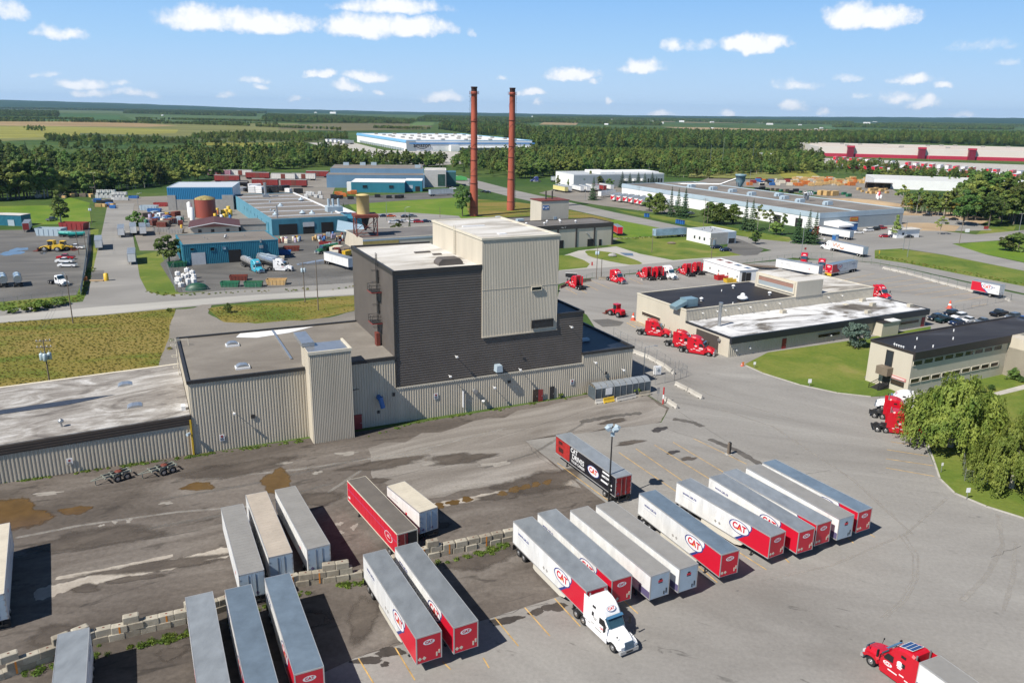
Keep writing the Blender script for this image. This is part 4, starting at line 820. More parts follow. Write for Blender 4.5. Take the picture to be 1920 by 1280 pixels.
def chimney(u, v, vt, label, lad):
    b = G(u, v); h = H(u, vt, b); c = thing('factory_chimney', label, 'chimney', (b.x, b.y, 0), 0, 'brick-red chimneys')
    mb = MB().lathe([(2.15, 0), (2.15, h * .06), (2.02, h * .07), (2.0, h * .22), (1.95, h * .235), (1.72, h * .33), (1.66, h * .5), (1.55, h * .8), (1.5, h - 3.2), (1.62, h - 3), (1.62, h - 2.4), (1.42, h - 2.2), (1.36, h - .5), (1.55, h - .4), (1.55, h)], (0, 0, 0), 24); mb.build('shaft', CHIM, c)
    for k in (.07, .26, .32, .44, .53, .74): MB().lathe([(2.0 if k < .3 else 1.72, h * k), (2.12 if k < .3 else 1.84, h * k), (2.12 if k < .3 else 1.84, h * k + .35), (1.6, h * k + .4)], (0, 0, 0), 20).build('band', RUST, c)
    MB().lathe([(1.46, h - 2.3), (1.42, h - .6), (1.62, h - .5), (1.62, h + .06)], (0, 0, 0), 20).build('sooty_top', mat('soot', (.06, .025, .02), .8, var=.3), c)
    mb = MB().lathe([(1.5, h - 3.4), (2.4, h - 3.4), (2.4, h - 3.25), (1.5, h - 3.2)], (0, 0, 0), 16)
    for i in range(16):
        a = 2 * PI * i / 16; x, y = 2.35 * math.cos(a), 2.35 * math.sin(a); mb.cyl((x, y, h - 3.3), (x, y, h - 2.1), .05, n=4)
        a2 = 2 * PI * (i + 1) / 16
        for zz in (h - 2.7, h - 2.1): mb.cyl((x, y, zz), (2.35 * math.cos(a2), 2.35 * math.sin(a2), zz), .045, n=4)
    mb.build('platform', RUST, c)
    mb = MB(); s = lad; nrm = Vector((s, -.25, 0)).normalized(); tg = Vector((-nrm.y, nrm.x, 0))
    def R(z): return 2.05 if z < h * .235 else (2.0 - .3 * min(1, (z - h * .235) / (h * .1)))
    for e in (-.35, .35):
        zs = [1.5, h * .235, h * .335, h - 3.4]
        for z0, z1 in zip(zs, zs[1:]):
            mb.cyl(nrm * (R(z0) + .35) + tg * e + Vector((0, 0, z0)), nrm * (R(z1) + .35) + tg * e + Vector((0, 0, z1)), .06, n=4)
    k = 2.0
    while k < h - 4:
        mb.cyl(nrm * (R(k) + .35) - tg * .35 + Vector((0, 0, k)), nrm * (R(k) + .35) + tg * .35 + Vector((0, 0, k)), .04, n=4, cap=False)
        if int(k * 2) % 4 == 0:
            q = nrm * (R(k) + 1.0)
            mb.cyl(nrm * (R(k) + .35) - tg * .4 + Vector((0, 0, k)), q - tg * .3 + Vector((0, 0, k)), .05, n=4).cyl(q - tg * .3 + Vector((0, 0, k)), q + tg * .3 + Vector((0, 0, k)), .05, n=4).cyl(q + tg * .3 + Vector((0, 0, k)), nrm * (R(k) + .35) + tg * .4 + Vector((0, 0, k)), .05, n=4)
        k += .75
    mb.build('ladder', DARKT, c)
    mb = MB(); pts = []                                               # cable winding up the shaft
    for i in range(90):
        z = 2 + (h - 6) * i / 89; a = i * .33 + (0 if s < 0 else 1.5); pts.append(Vector((math.cos(a) * (R(z) + .05), math.sin(a) * (R(z) + .05), z)))
    for p, q in zip(pts[30:], pts[31:]): mb.cyl(p, q, .055, n=4, cap=False)
    mb.build('cable', RUST, c)
chimney(888.5, 405, 163, 'left of two tall brick-red factory chimneys, with a ladder down its left side', -1)
chimney(957.5, 394, 165, 'right of two tall brick-red factory chimneys, with a ladder down its right side', 1)

# --- guard house, white with a grey glazed end
gh = hall('guard_house', 'small white gatehouse with a grey glazed corner beside the road', (*G(1331, 460).xy,), 27.3, 13.5, 15, 4.9, WHITEW, mat('grey_membrane', (.33, .35, .37), .7), WHITEP)
MB().box(9.2, 13.6, -.15, 4.5, 0, 5.0).build('glazed_corner', PALEB, gh); window(gh, 'f', 9.6, .2, 3.4, 2.2, STEEL, GLASS, .1, y=-.15)
MB().box(0, 9.2, -.1, 0.02, 0, 4.9).build('grey_front', mat('grey_panel', (.42, .40, .37), .6), gh)
for y in (3, 6, 9.2): window(gh, 'l', y, 1.4, 1.2, 1.4, WHITEP, GLASS, .1)
door(gh, 'f', 1.4, 1.1, 2.2, PALEB, y=-.1)
mb = MB()
for x, y in ((3, 3), (6, 6), (3, 9), (9, 8), (6, 11), (10, 12)): roofvent(mb, x, y, 4.98, 1 if 0 else 2)
mb.build('roof_vent', DARKT, gh)

# --- long pale factory on the right
gf = hall('long_factory', 'long pale blue-grey factory with a brown gravel roof behind a row of trees', (*G(1534, 432).xy,), 27.3, 58.5, 162, 7.6, WHITEW, ROOFG, PALEB, .5, fascia=PALEB, fh=1.9)
MB().box(0, 58.5, -.12, -.02, 0, 5.7).build('front_cladding', GREYM, gf)
MB().box(25.6, 26.4, .3, 161, 7.7, 8.2).build('roof_ridge', PALEB, gf)
for (x, y) in ((33, 55), (31, 78), (33, 96), (32, 112), (42, 68), (34, 26), (29, 40), (30, 130)):
    MB().box(x, x + 3.6, y, y + 3.2, 7.7, 9.6).box(x - 1.4, x, y + .5, y + 2.4, 7.7, 9.2).build('air_handler', PALEB, gf)
mb = MB()
for k in range(3):
    x = 39 + k * 1.6; mb.cyl((x, 47, 7.7), (x, 47, 11.6), .5, n=9).cyl((x, 47, 11.6), (x + .9, 45.6, 12.2), .5, n=9).cyl((x + .9, 45.6, 12.2), (x + .9, 45, 10.6), .5, n=9)
mb.build('exhaust_duct', STEEL, gf)
s = MB().box(20.5, 26, -.3, -.14, 3.3, 5.3).build('sign_board', ORANGE, gf); MB().box(21.2, 25.2, -.33, -.3, 4.2, 4.6).build('stripe', YELL, s)
MB().add([(3, -9, 3.0), (13, -9, 3.2), (13, -.2, 4.4), (3, -.2, 4.2), (3, -9, 2.2), (13, -9, 2.4), (13, -.2, 2.6), (3, -.2, 2.4)], [(0, 1, 2, 3), (4, 5, 1, 0), (5, 6, 2, 1), (7, 4, 0, 3), (7, 6, 5, 4)]).build('dock_canopy', WHITEP, gf)
MB().box(13.6, 18.6, -6.5, -.2, 0, 3.3).build('entrance_lodge', BLUEP, gf); MB().box(13.4, 18.8, -6.7, -.2, 3.3, 3.5).build('lodge_roof', PALEB, gf)
door(gf, 'f', 22, 1.2, 2.4, DARKT, y=-.12)
for y in (10, 24): door(gf, 'l', y, 4.5, 4.2, CINN, name='dock_door')
for k in range(6): door(gf, 'l', 96 + k * 8, 3.2, 3.2, GREYM, name='dock_door')
# dust hopper on legs beyond that roof
b = G(1385, 372); hp = thing('dust_hopper', 'blue-grey cone-bottomed dust hopper standing above the factory roof', 'silo', (b.x, b.y, 0), 0)
z0 = H(1385, 352, b); zt = H(1386, 326, b); mb = MB().lathe([(.5, z0), (3.0, z0 + (zt - z0) * .5), (3.1, zt - 1.4), (3.5, zt - 1.3), (3.5, zt - .3), (.4, zt)], (0, 0, 0), 18); mb.build('body', mat('hopper_paint', (.17, .27, .32), .5, var=.15), hp)
mb = MB()
for a in range(4): mb.cyl((2.6 * math.cos(a * PI / 2 + .7), 2.6 * math.sin(a * PI / 2 + .7), 0), (2.6 * math.cos(a * PI / 2 + .7), 2.6 * math.sin(a * PI / 2 + .7), z0 + (zt - z0) * .5), .2, n=6)
mb.build('leg_frame', STEEL, hp); MB().cyl((-2.8, 0, zt - 3), (-12, 4, z0 + 1.5), .55, n=8).cyl((-12, 4, z0 + 1.5), (-40, 16, z0 + .5), .55, n=8).build('duct', STEEL, hp)

# --- white warehouse and others to the north
ww = hall('white_warehouse', 'white warehouse with a grey long side and ridged roof behind spruces', (*G(1075, 352).xy,), 20.8, 74, 32, 9, WHITEW, mat('light_metal_roof', (.42, .43, .43), .5, var=.1), WHITEP)
MB().box(0, 74, -.12, -.02, 0, 8.6).build('long_side', GREYM, ww); MB().box(22, 34, 2, 28, 9.1, 10.6).box(34, 74, 8, 30, 9.1, 10).build('raised_roof', WHITEW, ww)
for x in (40, 47, 54): MB().box(x, x + 3, -3, -.1, 4.2, 5.6).build('dock_hood', WHITEW, ww)
for k in range(6): window(ww, 'f', 60 + 2.2 * k, 2.5, 1.6, 3.2, STEEL, GLASS, .1, y=-.12)
wr = hall('white_depot', 'white depot with a dark open-sided shed, beyond the timber yard', (*G(1637, 353).xy,), -15, 110, 42, 7.2, WHITEW, mat('cream_roof', (.55, .545, .52), .6, var=.06), WHITEP)
mb = MB().box(-6, 12, -7, -.2, 4.2, 4.7)
for x in (-5.8, 0, 6, 11.6): mb.box(x, x + .3, -7, -6.7, 0, 4.2)
mb.box(-6, 12, -.5, -.2, 0, 4.2); mb.build('open_shed', BROWNG, wr)

# --- the big parcel warehouse and the red retail warehouse far behind
am = hall('parcel_warehouse', 'huge white parcel warehouse with a blue stripe and rooftop units, far behind', (*G(762, 284).xy,), 23, 178, 300, 13.5, WHITEW, mat('white_membrane', (.66, .655, .64), .7, var=.05), mat('sky_blue_band', (.17, .40, .62), .5), .8)
for c in list(am.children):
    if c.name.startswith(('walls', 'roof', 'coping')): c.rotation_euler = (0, 0, 0)
MB().box(4, 182, -.6, -.1, 9.2, 11).build('front_stripe', mat('deep_sky_band', (.09, .25, .52), .5), am); MB().box(-.7, -.1, 0, 300, 10.8, 13.4).build('side_stripe', mat('sky_blue_band2', (.17, .40, .62), .5), am)
MB().box(0, 12, -.5, -.1, 0, 13.4).build('grey_bay', GREYM, am)
text('amazon', 7.5, BLACK, am, 'lettering', plane_M((21, -.9, 7.6), (1, 0, 0), (0, 0, 1)), .1, .12)
mb = MB()
for k in range(12): a0, a1 = PI * (1.2 + .6 * k / 12), PI * (1.2 + .6 * (k + 1) / 12); mb.cyl((21 + 9 * math.cos(a0), -.9, 10.6 + 7.5 * math.sin(a0)), (21 + 9 * math.cos(a1), -.9, 10.6 + 7.5 * math.sin(a1)), .35, n=5)
mb.build('smile_mark', BLACK, am)
mb = MB()
for k in range(11): mb.box(62 + k * 9.5, 67 + k * 9.5, -.7, -.1, 0, 4)
mb.build('dock_doors', GREYM, am)
MB().box(58, 70, -8, 0, 0, 8).box(70, 182, -6, 0, 4.2, 5.2).build('entrance_bays', WHITEW, am)
for k in range(20): MB().box(-1, -.1, 12 + k * 13.4, 21 + k * 13.4, .5, 3.6).build('dock_door', GREYM, am)
rr = random.Random(5)
for i in range(5):
    for j in range(7): x, y = 20 + i * 34 + rr.uniform(-3, 3), 20 + j * 40 + rr.uniform(-4, 4); MB().box(x, x + 5, y, y + 4, 13.6, 15.4).build('rooftop_unit', GREYC, am)
rd = hall('red_banded_warehouse', 'huge pale warehouse with red stair towers and a red base band, far right', (*G(1534, 293).xy,), -11.2, 330, 190, 12.2, mat('sand_panel', (.62, .56, .51), .6, var=.05, scale=.02), mat('sand_roof', (.50, .44, .38), .8, var=.08, scale=.02), WHITEW)
MB().box(-.5, 330, -.7, -.1, 0, 4.4).build('red_band', mat('crimson', (.40, .025, .055), .55), rd)
for x in (36, 125, 186): MB().box(x, x + 8, -5, 0, 0, 14.5).build('stair_tower', mat('dark_crimson', (.17, .012, .03), .5), rd); MB().box(x - .6, x + 8.6, -5.6, .5, 12.6, 15).build('tower_cap', mat('crimson', (.40, .025, .055)), rd)
for i in range(14): x, y = rr.uniform(20, 310), rr.uniform(15, 170); MB().box(x, x + 5, y, y + 4, 12.3, 14.2).build('rooftop_unit', GREYC, rd)
sw = hall('small_white_office', 'low white office hut seen over the trees in front of the red-banded warehouse', (*G(1428, 297).xy,), -5, 38, 16, 6, WHITEW, ROOFGR, WHITEP)
for k in range(5): MB().box(3 + k * 7, 7 + k * 7, -.1, 0, 2, 4).build('window', GLASS, sw)

# --- the blue sheds on the left
tf = hall('teal_workshop', 'low teal-blue workshop with a brown gravel roof facing the scrap yard', (*G(345, 498).xy,), 27.3, 31.4, 23.6, 6.9, TEAL, ROOFG, TEAL, .18, rib=.6)
window(tf, 'f', 2.4, 4.8, 1.3, 1.1, TEAL2, GLASS, .18, y=-.1); window(tf, 'f', 8.7, 4.4, 1.5, 1.3, TEAL2, GLASS, .18, y=-.1); window(tf, 'f', 12.6, 4.6, 1.3, 1.2, TEAL2, PALEB, .18, y=-.1)
door(tf, 'f', 2.6, 4.4, 4.1, mat('pale_door', (.48, .50, .52), .5), y=-.1, name='roller_door'); door(tf, 'f', 14.6, 4.0, 4.4, CINN, y=-.1, name='doorway'); door(tf, 'f', 1.0, 1.0, 2.4, TEAL2, y=-.1)
mb = MB(); roofvent(mb, 15, 9, 7, 0); roofvent(mb, 15.6, 12, 7, 0); roofvent(mb, 9, 9, 7, 2); roofvent(mb, 8.4, 12, 7, 2); roofvent(mb, 22, 12, 7, 2); mb.build('roof_vent', STEEL, tf)
MB().obox((25.5, -.5, 4.9), 1.2, .8, .9).cyl((25.5, -.3, 6.4), (25.5, -.3, 7.6), .3, n=8).build('wall_fan', STEEL, tf)
lb = hall('light_blue_factory', 'long pale turquoise factory with a brown roof crossed by white ridges', (*G(511, 442).xy,), 27.3, 32.2, 106, 6.6, LBLUE, ROOFG, LBLUE, .35)
MB().box(0, 32.2, -.15, -.02, 0, 6.5).build('teal_front', mat('worn_teal', (.045, .19, .26), .6, var=.3, scale=.4, stretch=(1, 1, .2)), lb)
mb = MB()
for k in range(6): y = 9 + k * 16.5; mb.box(.3, 31.8, y, y + .8, 6.68, 7.0)
mb.box(31.3, 31.9, 9, 105, 6.68, 7.2); mb.build('roof_ridge', WHITEP, lb)
for x, w, h in ((2.8, 7.6, 4.6), (12.8, 4.8, 5.0), (20.6, 5.2, 4.6)): door(lb, 'f', x, w, h, CINN, y=-.15, name='doorway')
door(lb, 'f', 12.8, 4.8, 1.9, mat('pale_door', (.48, .50, .52)), y=-.3, z=3.1, name='raised_door')
for k in range(7): window(lb, 'l', 12 + k * 9.5 + (k % 3), 3.2, .9, 1.4, LBLUE, GLASS, .08)
door(lb, 'l', 7, 2.2, 4.6, TEAL, name='side_door')
mb = MB()
for x, y, k in ((4, 12, 3), (16, 14, 3), (19.5, 11, 3), (12.5, 44, 3), (6, 26, 0), (7, 24, 0), (5.2, 29, 0), (28, 10, 0), (11, 62, 0), (27, 66, 3)): roofvent(mb, x, y, 6.68, k)
mb.build('roof_vent', PALEB, lb); MB().cyl((14, 90, 6.6), (14, 90, 14), .7, n=10).box(12.5, 15.5, 88.5, 91.5, 6.6, 8).build('flue', STEEL, lb)
MB().cyl((3.2, 4, 6.6), (3.2, 4, 12), .3, n=8).build('flue', STEEL, lb)
mb = MB()
for x in (29, 31, 33.5): mb.cyl((x, 19, 6.6), (x, 19, 12.4), .55, n=10)
mb.box(28, 35, 17, 22, 6.6, 9); mb.build('dust_collector', PALEB, lb)
MB().box(32.3, 42, 20, 52, 0, 5.6).build('side_annex', WHITEW, lb); MB().box(32.5, 41.8, 20.2, 51.8, 5.6, 5.7).build('annex_roof', WHITEP, lb); MB().box(32.3, 40, 2, 17, 0, 5.4).build('corner_annex', TEAL, lb)
bs = hall('tall_blue_shed', 'tall blue shed with a pale metal roof and concrete lower walls', (*G(317, 394).xy,), 12, 32, 31, 11.4, WHITEW, mat('pale_metal_roof', (.50, .52, .54), .45, var=.05), PALEB)
MB().box(0, 32, -.25, -.02, 5.4, 11.4).ribs((0, -.25), (32, -.25), 5.4, 11.3, .9, .12).build('blue_cladding', mat('strong_blue_cladding', (.02, .17, .34), .5, var=.06), bs)
MB().box(-.1, 3.8, -.6, -.02, 0, 7.6).box(26.5, 32, -.6, -.02, 0, 7.6).box(3.8, 26.5, -.4, -.02, 0, 5.4).build('concrete_base', GREYC, bs)
t2 = hall('teal_hall', 'bright teal hall with white roof and two small windows, before the slate-blue works', (*G(659, 361).xy,), 5, 34, 26, 6.6, TEAL2, WHITEW, WHITEP, .15, rib=.7)
for x in (7.2, 24): window(t2, 'f', x, 2.9, 3.0, 1.9, TEAL, GLASS, .2, y=-.1)
MB().box(-3.4, 0, 5, 9, 0, 6).build('white_bay', WHITEW, t2); MB().box(34, 45, 9, 26, 0, 7).build('side_wing', TEAL, t2); MB().box(34, 45, 9, 26, 7, 7.15).build('wing_roof', WHITEW, t2); door(t2, 'f', 40.5, 3, 3.4, CINN, y=9, name='doorway'); window(t2, 'f', 36.3, 2, 2.6, 2.2, PALEB, PALEB, .1, y=9)
sb = hall('slate_blue_works', 'slate-blue works building with a brown roof behind the teal hall', (*G(613, 352).xy,), 8, 66, 20, 8.4, SLATE, ROOFG, SLATE, .2)
MB().box(1, 66, 20, 60, 0, 11.5).build('rear_block', SLATE, sb); MB().box(1.3, 65.7, 20.3, 59.7, 11.5, 11.6).build('rear_roof', ROOFG, sb)
mb = MB()
for x, y in ((8, 50), (20, 52), (28, 53), (60, 28)): mb.box(x, x + 4, y, y + 3, 11.6, 13.6)
mb.build('rooftop_unit', PALEB, sb)
go_ = hall('glass_front_office', 'grey cube office with a tall green glass front beside the works', (*G(796, 351).xy,), 5, 15, 22, 11.5, mat('light_grey_render', (.42, .41, .40), .6), ROOFP, WHITEP)
window(go_, 'f', 9.2, .8, 5.2, 8.2, STEEL, mat('green_glass', (.03, .07, .06), .1, var=.4), .2); MB().box(15, 22, 6, 22, 0, 10).build('green_wing', mat('dark_green_panel', (.03, .10, .10), .4), go_)
mh = thing('maroon_roofed_house', 'small cream house with a shallow maroon gable roof by the red tank', 'house', vA(358, 441), rad(20))
MB().prism([(0, 0), (19, 0), (19, 20), (0, 20)], 0, 3.4).build('walls', BEIGE2, mh)
MB().add([(-.8, -1, 3.3), (9.5, -1, 5.1), (19.8, -1, 3.3), (-.8, 21, 3.3), (9.5, 21, 5.1), (19.8, 21, 3.3)], [(0, 1, 4, 3), (1, 2, 5, 4), (2, 1, 0), (3, 4, 5)]).build('roof', MAROON, mh)
MB().add([(-.8, -1.05, 3.0), (9.5, -1.05, 4.8), (19.8, -1.05, 3.0), (19.8, -1.05, 3.35), (9.5, -1.05, 5.15), (-.8, -1.05, 3.35)], [(0, 1, 4, 5), (1, 2, 3, 4)]).build('bargeboard', WHITEP, mh)
MB().box(20, 34, 4, 24, 0, 3).build('flat_annex', GREYC, mh); MB().box(19.8, 34.2, 3.8, 24.2, 3, 3.3).build('annex_roof', ROOFGR, mh)
for x in (3, 8, 14): MB().box(x, x + 1.3, -.1, 0, 1, 2.2).build('window', GLASS, mh)
bl = hall('cream_annex', 'low cream annex with a grey roof and yellow doors under the yellow silo', (*G(681, 476).xy,), 27.3, 40, 24.7, 5.3, BEIGE2, ROOFGR, CREAM, .2)
MB().box(0, 14, -.1, -.02, 1, 4.6).build('sliding_door', mat('mustard_door', (.40, .31, .10), .6, var=.2), bl); MB().box(0, 40, -.12, -.02, 4.6, 5.2).build('blue_strip', PALEB, bl)
ls = thing('lean_to_roof', 'open lean-to with a pale blue sheet roof beside the cream annex', 'shed', vA(672, 458), rad(27.3))
MB().add([(-8, 2, 5.8), (5, -6, 3.9), (9, 24, 4.2), (0, 30, 5.9), (14, 44, 4.6), (-8, 2, 5.6), (5, -6, 3.7), (9, 24, 4.0), (0, 30, 5.7)], [(0, 1, 2, 3), (5, 8, 7, 6), (0, 5, 6, 1)]).build('roof', mat('pale_blue_sheet', (.38, .50, .56), .4, var=.1), ls)
mb = MB()
for x, y in ((-7.6, 2.3), (-1.5, -1.5), (4.6, -5.5)): mb.box(x, x + .3, y, y + .3, 0, 4.6)
mb.build('posts', STEEL, ls)
# --- silo on its red frame, the red tank, storage cylinders
b = G(687, 476); p = G(705, 444, 5.4); sf = thing('silo_tower', 'yellow silo standing on a rusty red braced steel frame', 'silo', (p.x - 2, p.y + 4, 5.4), rad(20))
mb = MB(); zf = 11
for x in (-4.4, 4.4):
    for y in (-4.4, 4.4): mb.box(x - .2, x + .2, y - .2, y + .2, 0, zf)
for (a, bb) in (((-4.4, -4.4), (4.4, -4.4)), ((4.4, -4.4), (4.4, 4.4)), ((4.4, 4.4), (-4.4, 4.4)), ((-4.4, 4.4), (-4.4, -4.4))):
    mb.cyl((*a, .5), (*bb, zf - 1), .13, n=5).cyl((*bb, .5), (*a, zf - 1), .13, n=5).cyl((*a, .2), (*bb, .2), .2, n=5).cyl((*a, zf * .5), (*bb, zf * .5), .1, n=5)
mb.box(-5, 5, -5, 5, zf, zf + .5).box(-5, 5, -5.05, -4.8, zf - 1, zf).box(-5, -4.8, -5, 5, zf - 1, zf); mb.build('frame', RUST, sf)
MB().lathe([(.4, 2.5), (1.7, zf - 2.5), (1.7, zf)], (0, 0, 0), 14).build('hopper', BLACK, sf)
MB().lathe([(2.75, zf + .5), (2.75, zf + 10.2), (2.95, zf + 10.3), (2.95, zf + 10.6), (1.0, zf + 11.1), (.1, zf + 11.2)], (-.6, .8, 0), 20).build('silo_body', mat('straw_yellow', (.56, .43, .19), .6, var=.12, scale=.5), sf)
sf.scale = (.88, .88, .70); sf.location.x -= 2.6
p = G(381, 409); ht = H(381, 375, p); tk = thing('storage_tank', 'large rust-red cylindrical tank with a yellowish top behind the maroon roof', 'tank', (p.x, p.y + 4, 0))
MB().lathe([(4.7, 0), (4.7, ht)], (0, 0, 0), 32).build('shell', TANK, tk); MB().lathe([(4.75, ht), (4.2, ht + .6), (2.4, ht + 1.3), (.3, ht + 1.7)], (0, 0, 0), 24).build('lid', mat('mustard_lid', (.30, .24, .09), .8, var=.5, scale=.5), tk)
mb = MB()
for i in range(12): a = 2 * PI * i / 12; mb.cyl((4.6 * math.cos(a), 4.6 * math.sin(a), ht), (4.6 * math.cos(a), 4.6 * math.sin(a), ht + 1.1), .06, n=4)
mb.cyl((-5, -.5, 0), (-5, -.5, ht), .15, n=6); mb.build('railing', RUST, tk)
for i, (u, v, hh) in enumerate(((357, 408, 7), (361, 413, 5.5))): p = G(u, v); t = thing('white_silo', ('taller' if i == 0 else 'shorter') + ' slim white cylinder tank beside the red tank', 'tank', (p.x, p.y, 0), 0, 'slim white tanks'); MB().lathe([(1.1, 0), (1.1, hh), (.3, hh + .6)], (0, 0, 0), 14).build('shell', WHITEP, t)
ts = hall('teal_box_shed', 'plain teal box shed at the left edge beside a red-ended trailer', (*G(42, 424).xy,), -6, 1, 1, 4.8, TEAL, ROOFP, WHITEP)
for c in list(ts.children): bpy.data.objects.remove(c)
MB().box(-24, 0, 0, 6, 0, 4.6).ribs((-24, 0), (0, 0), 0, 4.6, .6, .1).build('walls', TEAL, ts); MB().box(-24, .1, -.2, 6.1, 4.6, 4.8).build('roof', ROOFP, ts); MB().box(-6.5, -3.5, -.16, -.1, 0, 2.6).build('door', PALEB, ts)
# --- far farms and houses: pale specks on the plain
FARM = [(8, 189), (90, 195), (100, 195), (213, 203), (330, 207), (355, 206), (418, 208), (447, 209), (505, 208), (507, 215), (592, 211), (625, 212), (628, 210), (660, 211), (45, 216), (72, 214), (305, 216), (1000, 219), (1022, 220), (1105, 221), (1110, 224), (1125, 222), (1137, 233), (1155, 224), (1163, 223), (1148, 225), (1180, 228), (1190, 229), (1235, 233), (1240, 231), (1278, 228), (1335, 240), (1370, 227), (1425, 230), (1443, 233), (1500, 234), (1530, 242), (1540, 240), (1625, 231), (1640, 229), (1680, 228), (1700, 229), (1715, 228), (1730, 228), (1745, 229), (1760, 229), (1775, 228), (1808, 230), (1830, 229), (1860, 229), (1870, 231), (1905, 230), (1450, 228), (1462, 229), (1335, 229), (1290, 226), (1222, 229)]
r = random.Random(9)
def farmhouse(w, d, h):
    t = thing('farm_building', 'pale farm building far off on the plain', 'farm building', group='farm buildings on the far plain')
    MB().box(-w, w, -d, d, 0, h).build('walls', WHITEW, t)
    MB().add([(-w, -d, h), (w, -d, h), (w, 0, h + d * .6), (-w, 0, h + d * .6), (-w, d, h), (w, d, h)], [(0, 1, 2, 3), (3, 2, 5, 4), (0, 3, 4), (1, 5, 2)]).build('roof', mat('pale_tin_roof', (.5, .5, .5), .5), t); return t
fb = Proto(farmhouse(14, 7, 6))
for i, (u, v) in enumerate(FARM):
    p = G(u, v + 1.2); k = min(2.6, max(1, p.length / 3500)) * r.uniform(.3, .75)
    fb.at((p.x, p.y, 0), r.uniform(-.5, .5), 'pale farm building far off on the plain', 'farm buildings on the far plain', (k * r.uniform(.8, 1.6), k, k))
fb.drop()
# ------------------------------------------------------------------ vehicles
TYRE = mat('tyre_rubber', (.014, .014, .015), .85, var=.1)
RIM = mat('alloy_rim', (.5, .5, .5), .3, .8, var=.05)
CHAS = mat('chassis_black', (.016, .016, .017), .6, var=.1)
TRW = mat('trailer_white', (.69, .69, .68), .4, var=.17, scale=.9, rnd=.05, stretch=(1, 1, .3))
TRRED = mat('trailer_red', (.52, .010, .030), .35, var=.06, scale=.5)
TRNAVY = mat('logo_navy', (.03, .045, .20), .4, var=0)
TRBLACK = mat('trailer_black', (.010, .010, .016), .35, var=.1)
TREDGE = mat('trailer_edge_alloy', (.50, .50, .50), .4, .5, var=.08)
RA = mat('alloy_roof', (.28, .30, .315), .42, .35, var=.22, scale=.7, rnd=.14, stretch=(1, .5, 1))
RB = mat('blue_grey_roof', (.19, .245, .30), .42, .35, var=.2, scale=.6, rnd=.1)
RT_ = mat('tan_trailer_roof', (.40, .345, .285), .6, var=.14, scale=.5)
RG = mat('dull_grey_roof', (.26, .25, .235), .55, .1, var=.12, scale=.6)
RBR = mat('brown_trailer_roof', (.13, .115, .10), .65, var=.2, scale=.5)
RCR = mat('cream_trailer_roof', (.52, .47, .38), .65, var=.12, scale=.5)
DOORB = mat('door_pale_blue', (.34, .42, .49), .4, var=.12, scale=.6)
SKIRT = mat('trailer_skirt', (.56, .53, .46), .6, var=.1, scale=.4)
VIOLET = mat('violet_patch', (.10, .085, .17), .5, var=.1)
GOLD = mat('logo_gold', (.62, .30, .03), .5, var=0)

def wheel(parent, x, y, r=.5, w=.28, dual=True):
    """tyre with its rim; dual wheels are two tyres side by side"""
    s = 1 if y > 0 else -1; mb = MB()
    for k in ((0, .33) if dual else (0,)):
        y0 = y - s * k
        mb.cyl((x, y0 - s * w, r), (x, y0, r), r, n=18)
    o = mb.build('wheel', TYRE, parent)
    MB().cyl((x, y - s * .02, r), (x, y + s * .015, r), r * .58, r * .5, n=14).cyl((x, y, r), (x, y + s * .08, r), r * .2, n=8).build('rim', RIM, o); return o
def ellipse(mb, c, M, a, b, mi=0, n=28, inner=0.0):
    pts = [(a * math.cos(2*PI*i/n), b * math.sin(2*PI*i/n), 0) for i in range(n)]
    vs = [M @ Vector(p) for p in pts]
    if inner:
        k = [M @ Vector((p[0] * inner, p[1] * inner, 0)) for p in pts]; mb.add(vs + k, [(i, (i + 1) % n, n + (i + 1) % n, n + i) for i in range(n)], mi)
    else: mb.add(vs, [tuple(range(n))], mi)
def cat_logo(parent, M, k=1.0, ring=True, rz=0):
    """white oval, navy ring, red letters with a small flame"""
    mb = MB(); T = Matrix.Translation
    ellipse(mb, None, M @ T((0, 0, .004)), 1.62 * k, .78 * k, 0)
    if ring: ellipse(mb, None, M @ T((0, 0, .010)), 1.68 * k, .84 * k, 1, inner=.89)
    o = mb.build('logo_oval', [WHITEP, TRNAVY], parent)
    text('CAT', 1.12 * k, TRRED, o, 'logo_letters', M @ T((0, 0, .014)), .003, .045 * k)
    if k > .5:
        MB().add([M @ Vector(p) for p in ((-.15 * k, -.34 * k, .022), (.17 * k, -.34 * k, .022), (.02 * k, .1 * k, .022))], [(0, 1, 2)]).build('logo_flame', GOLD, o)
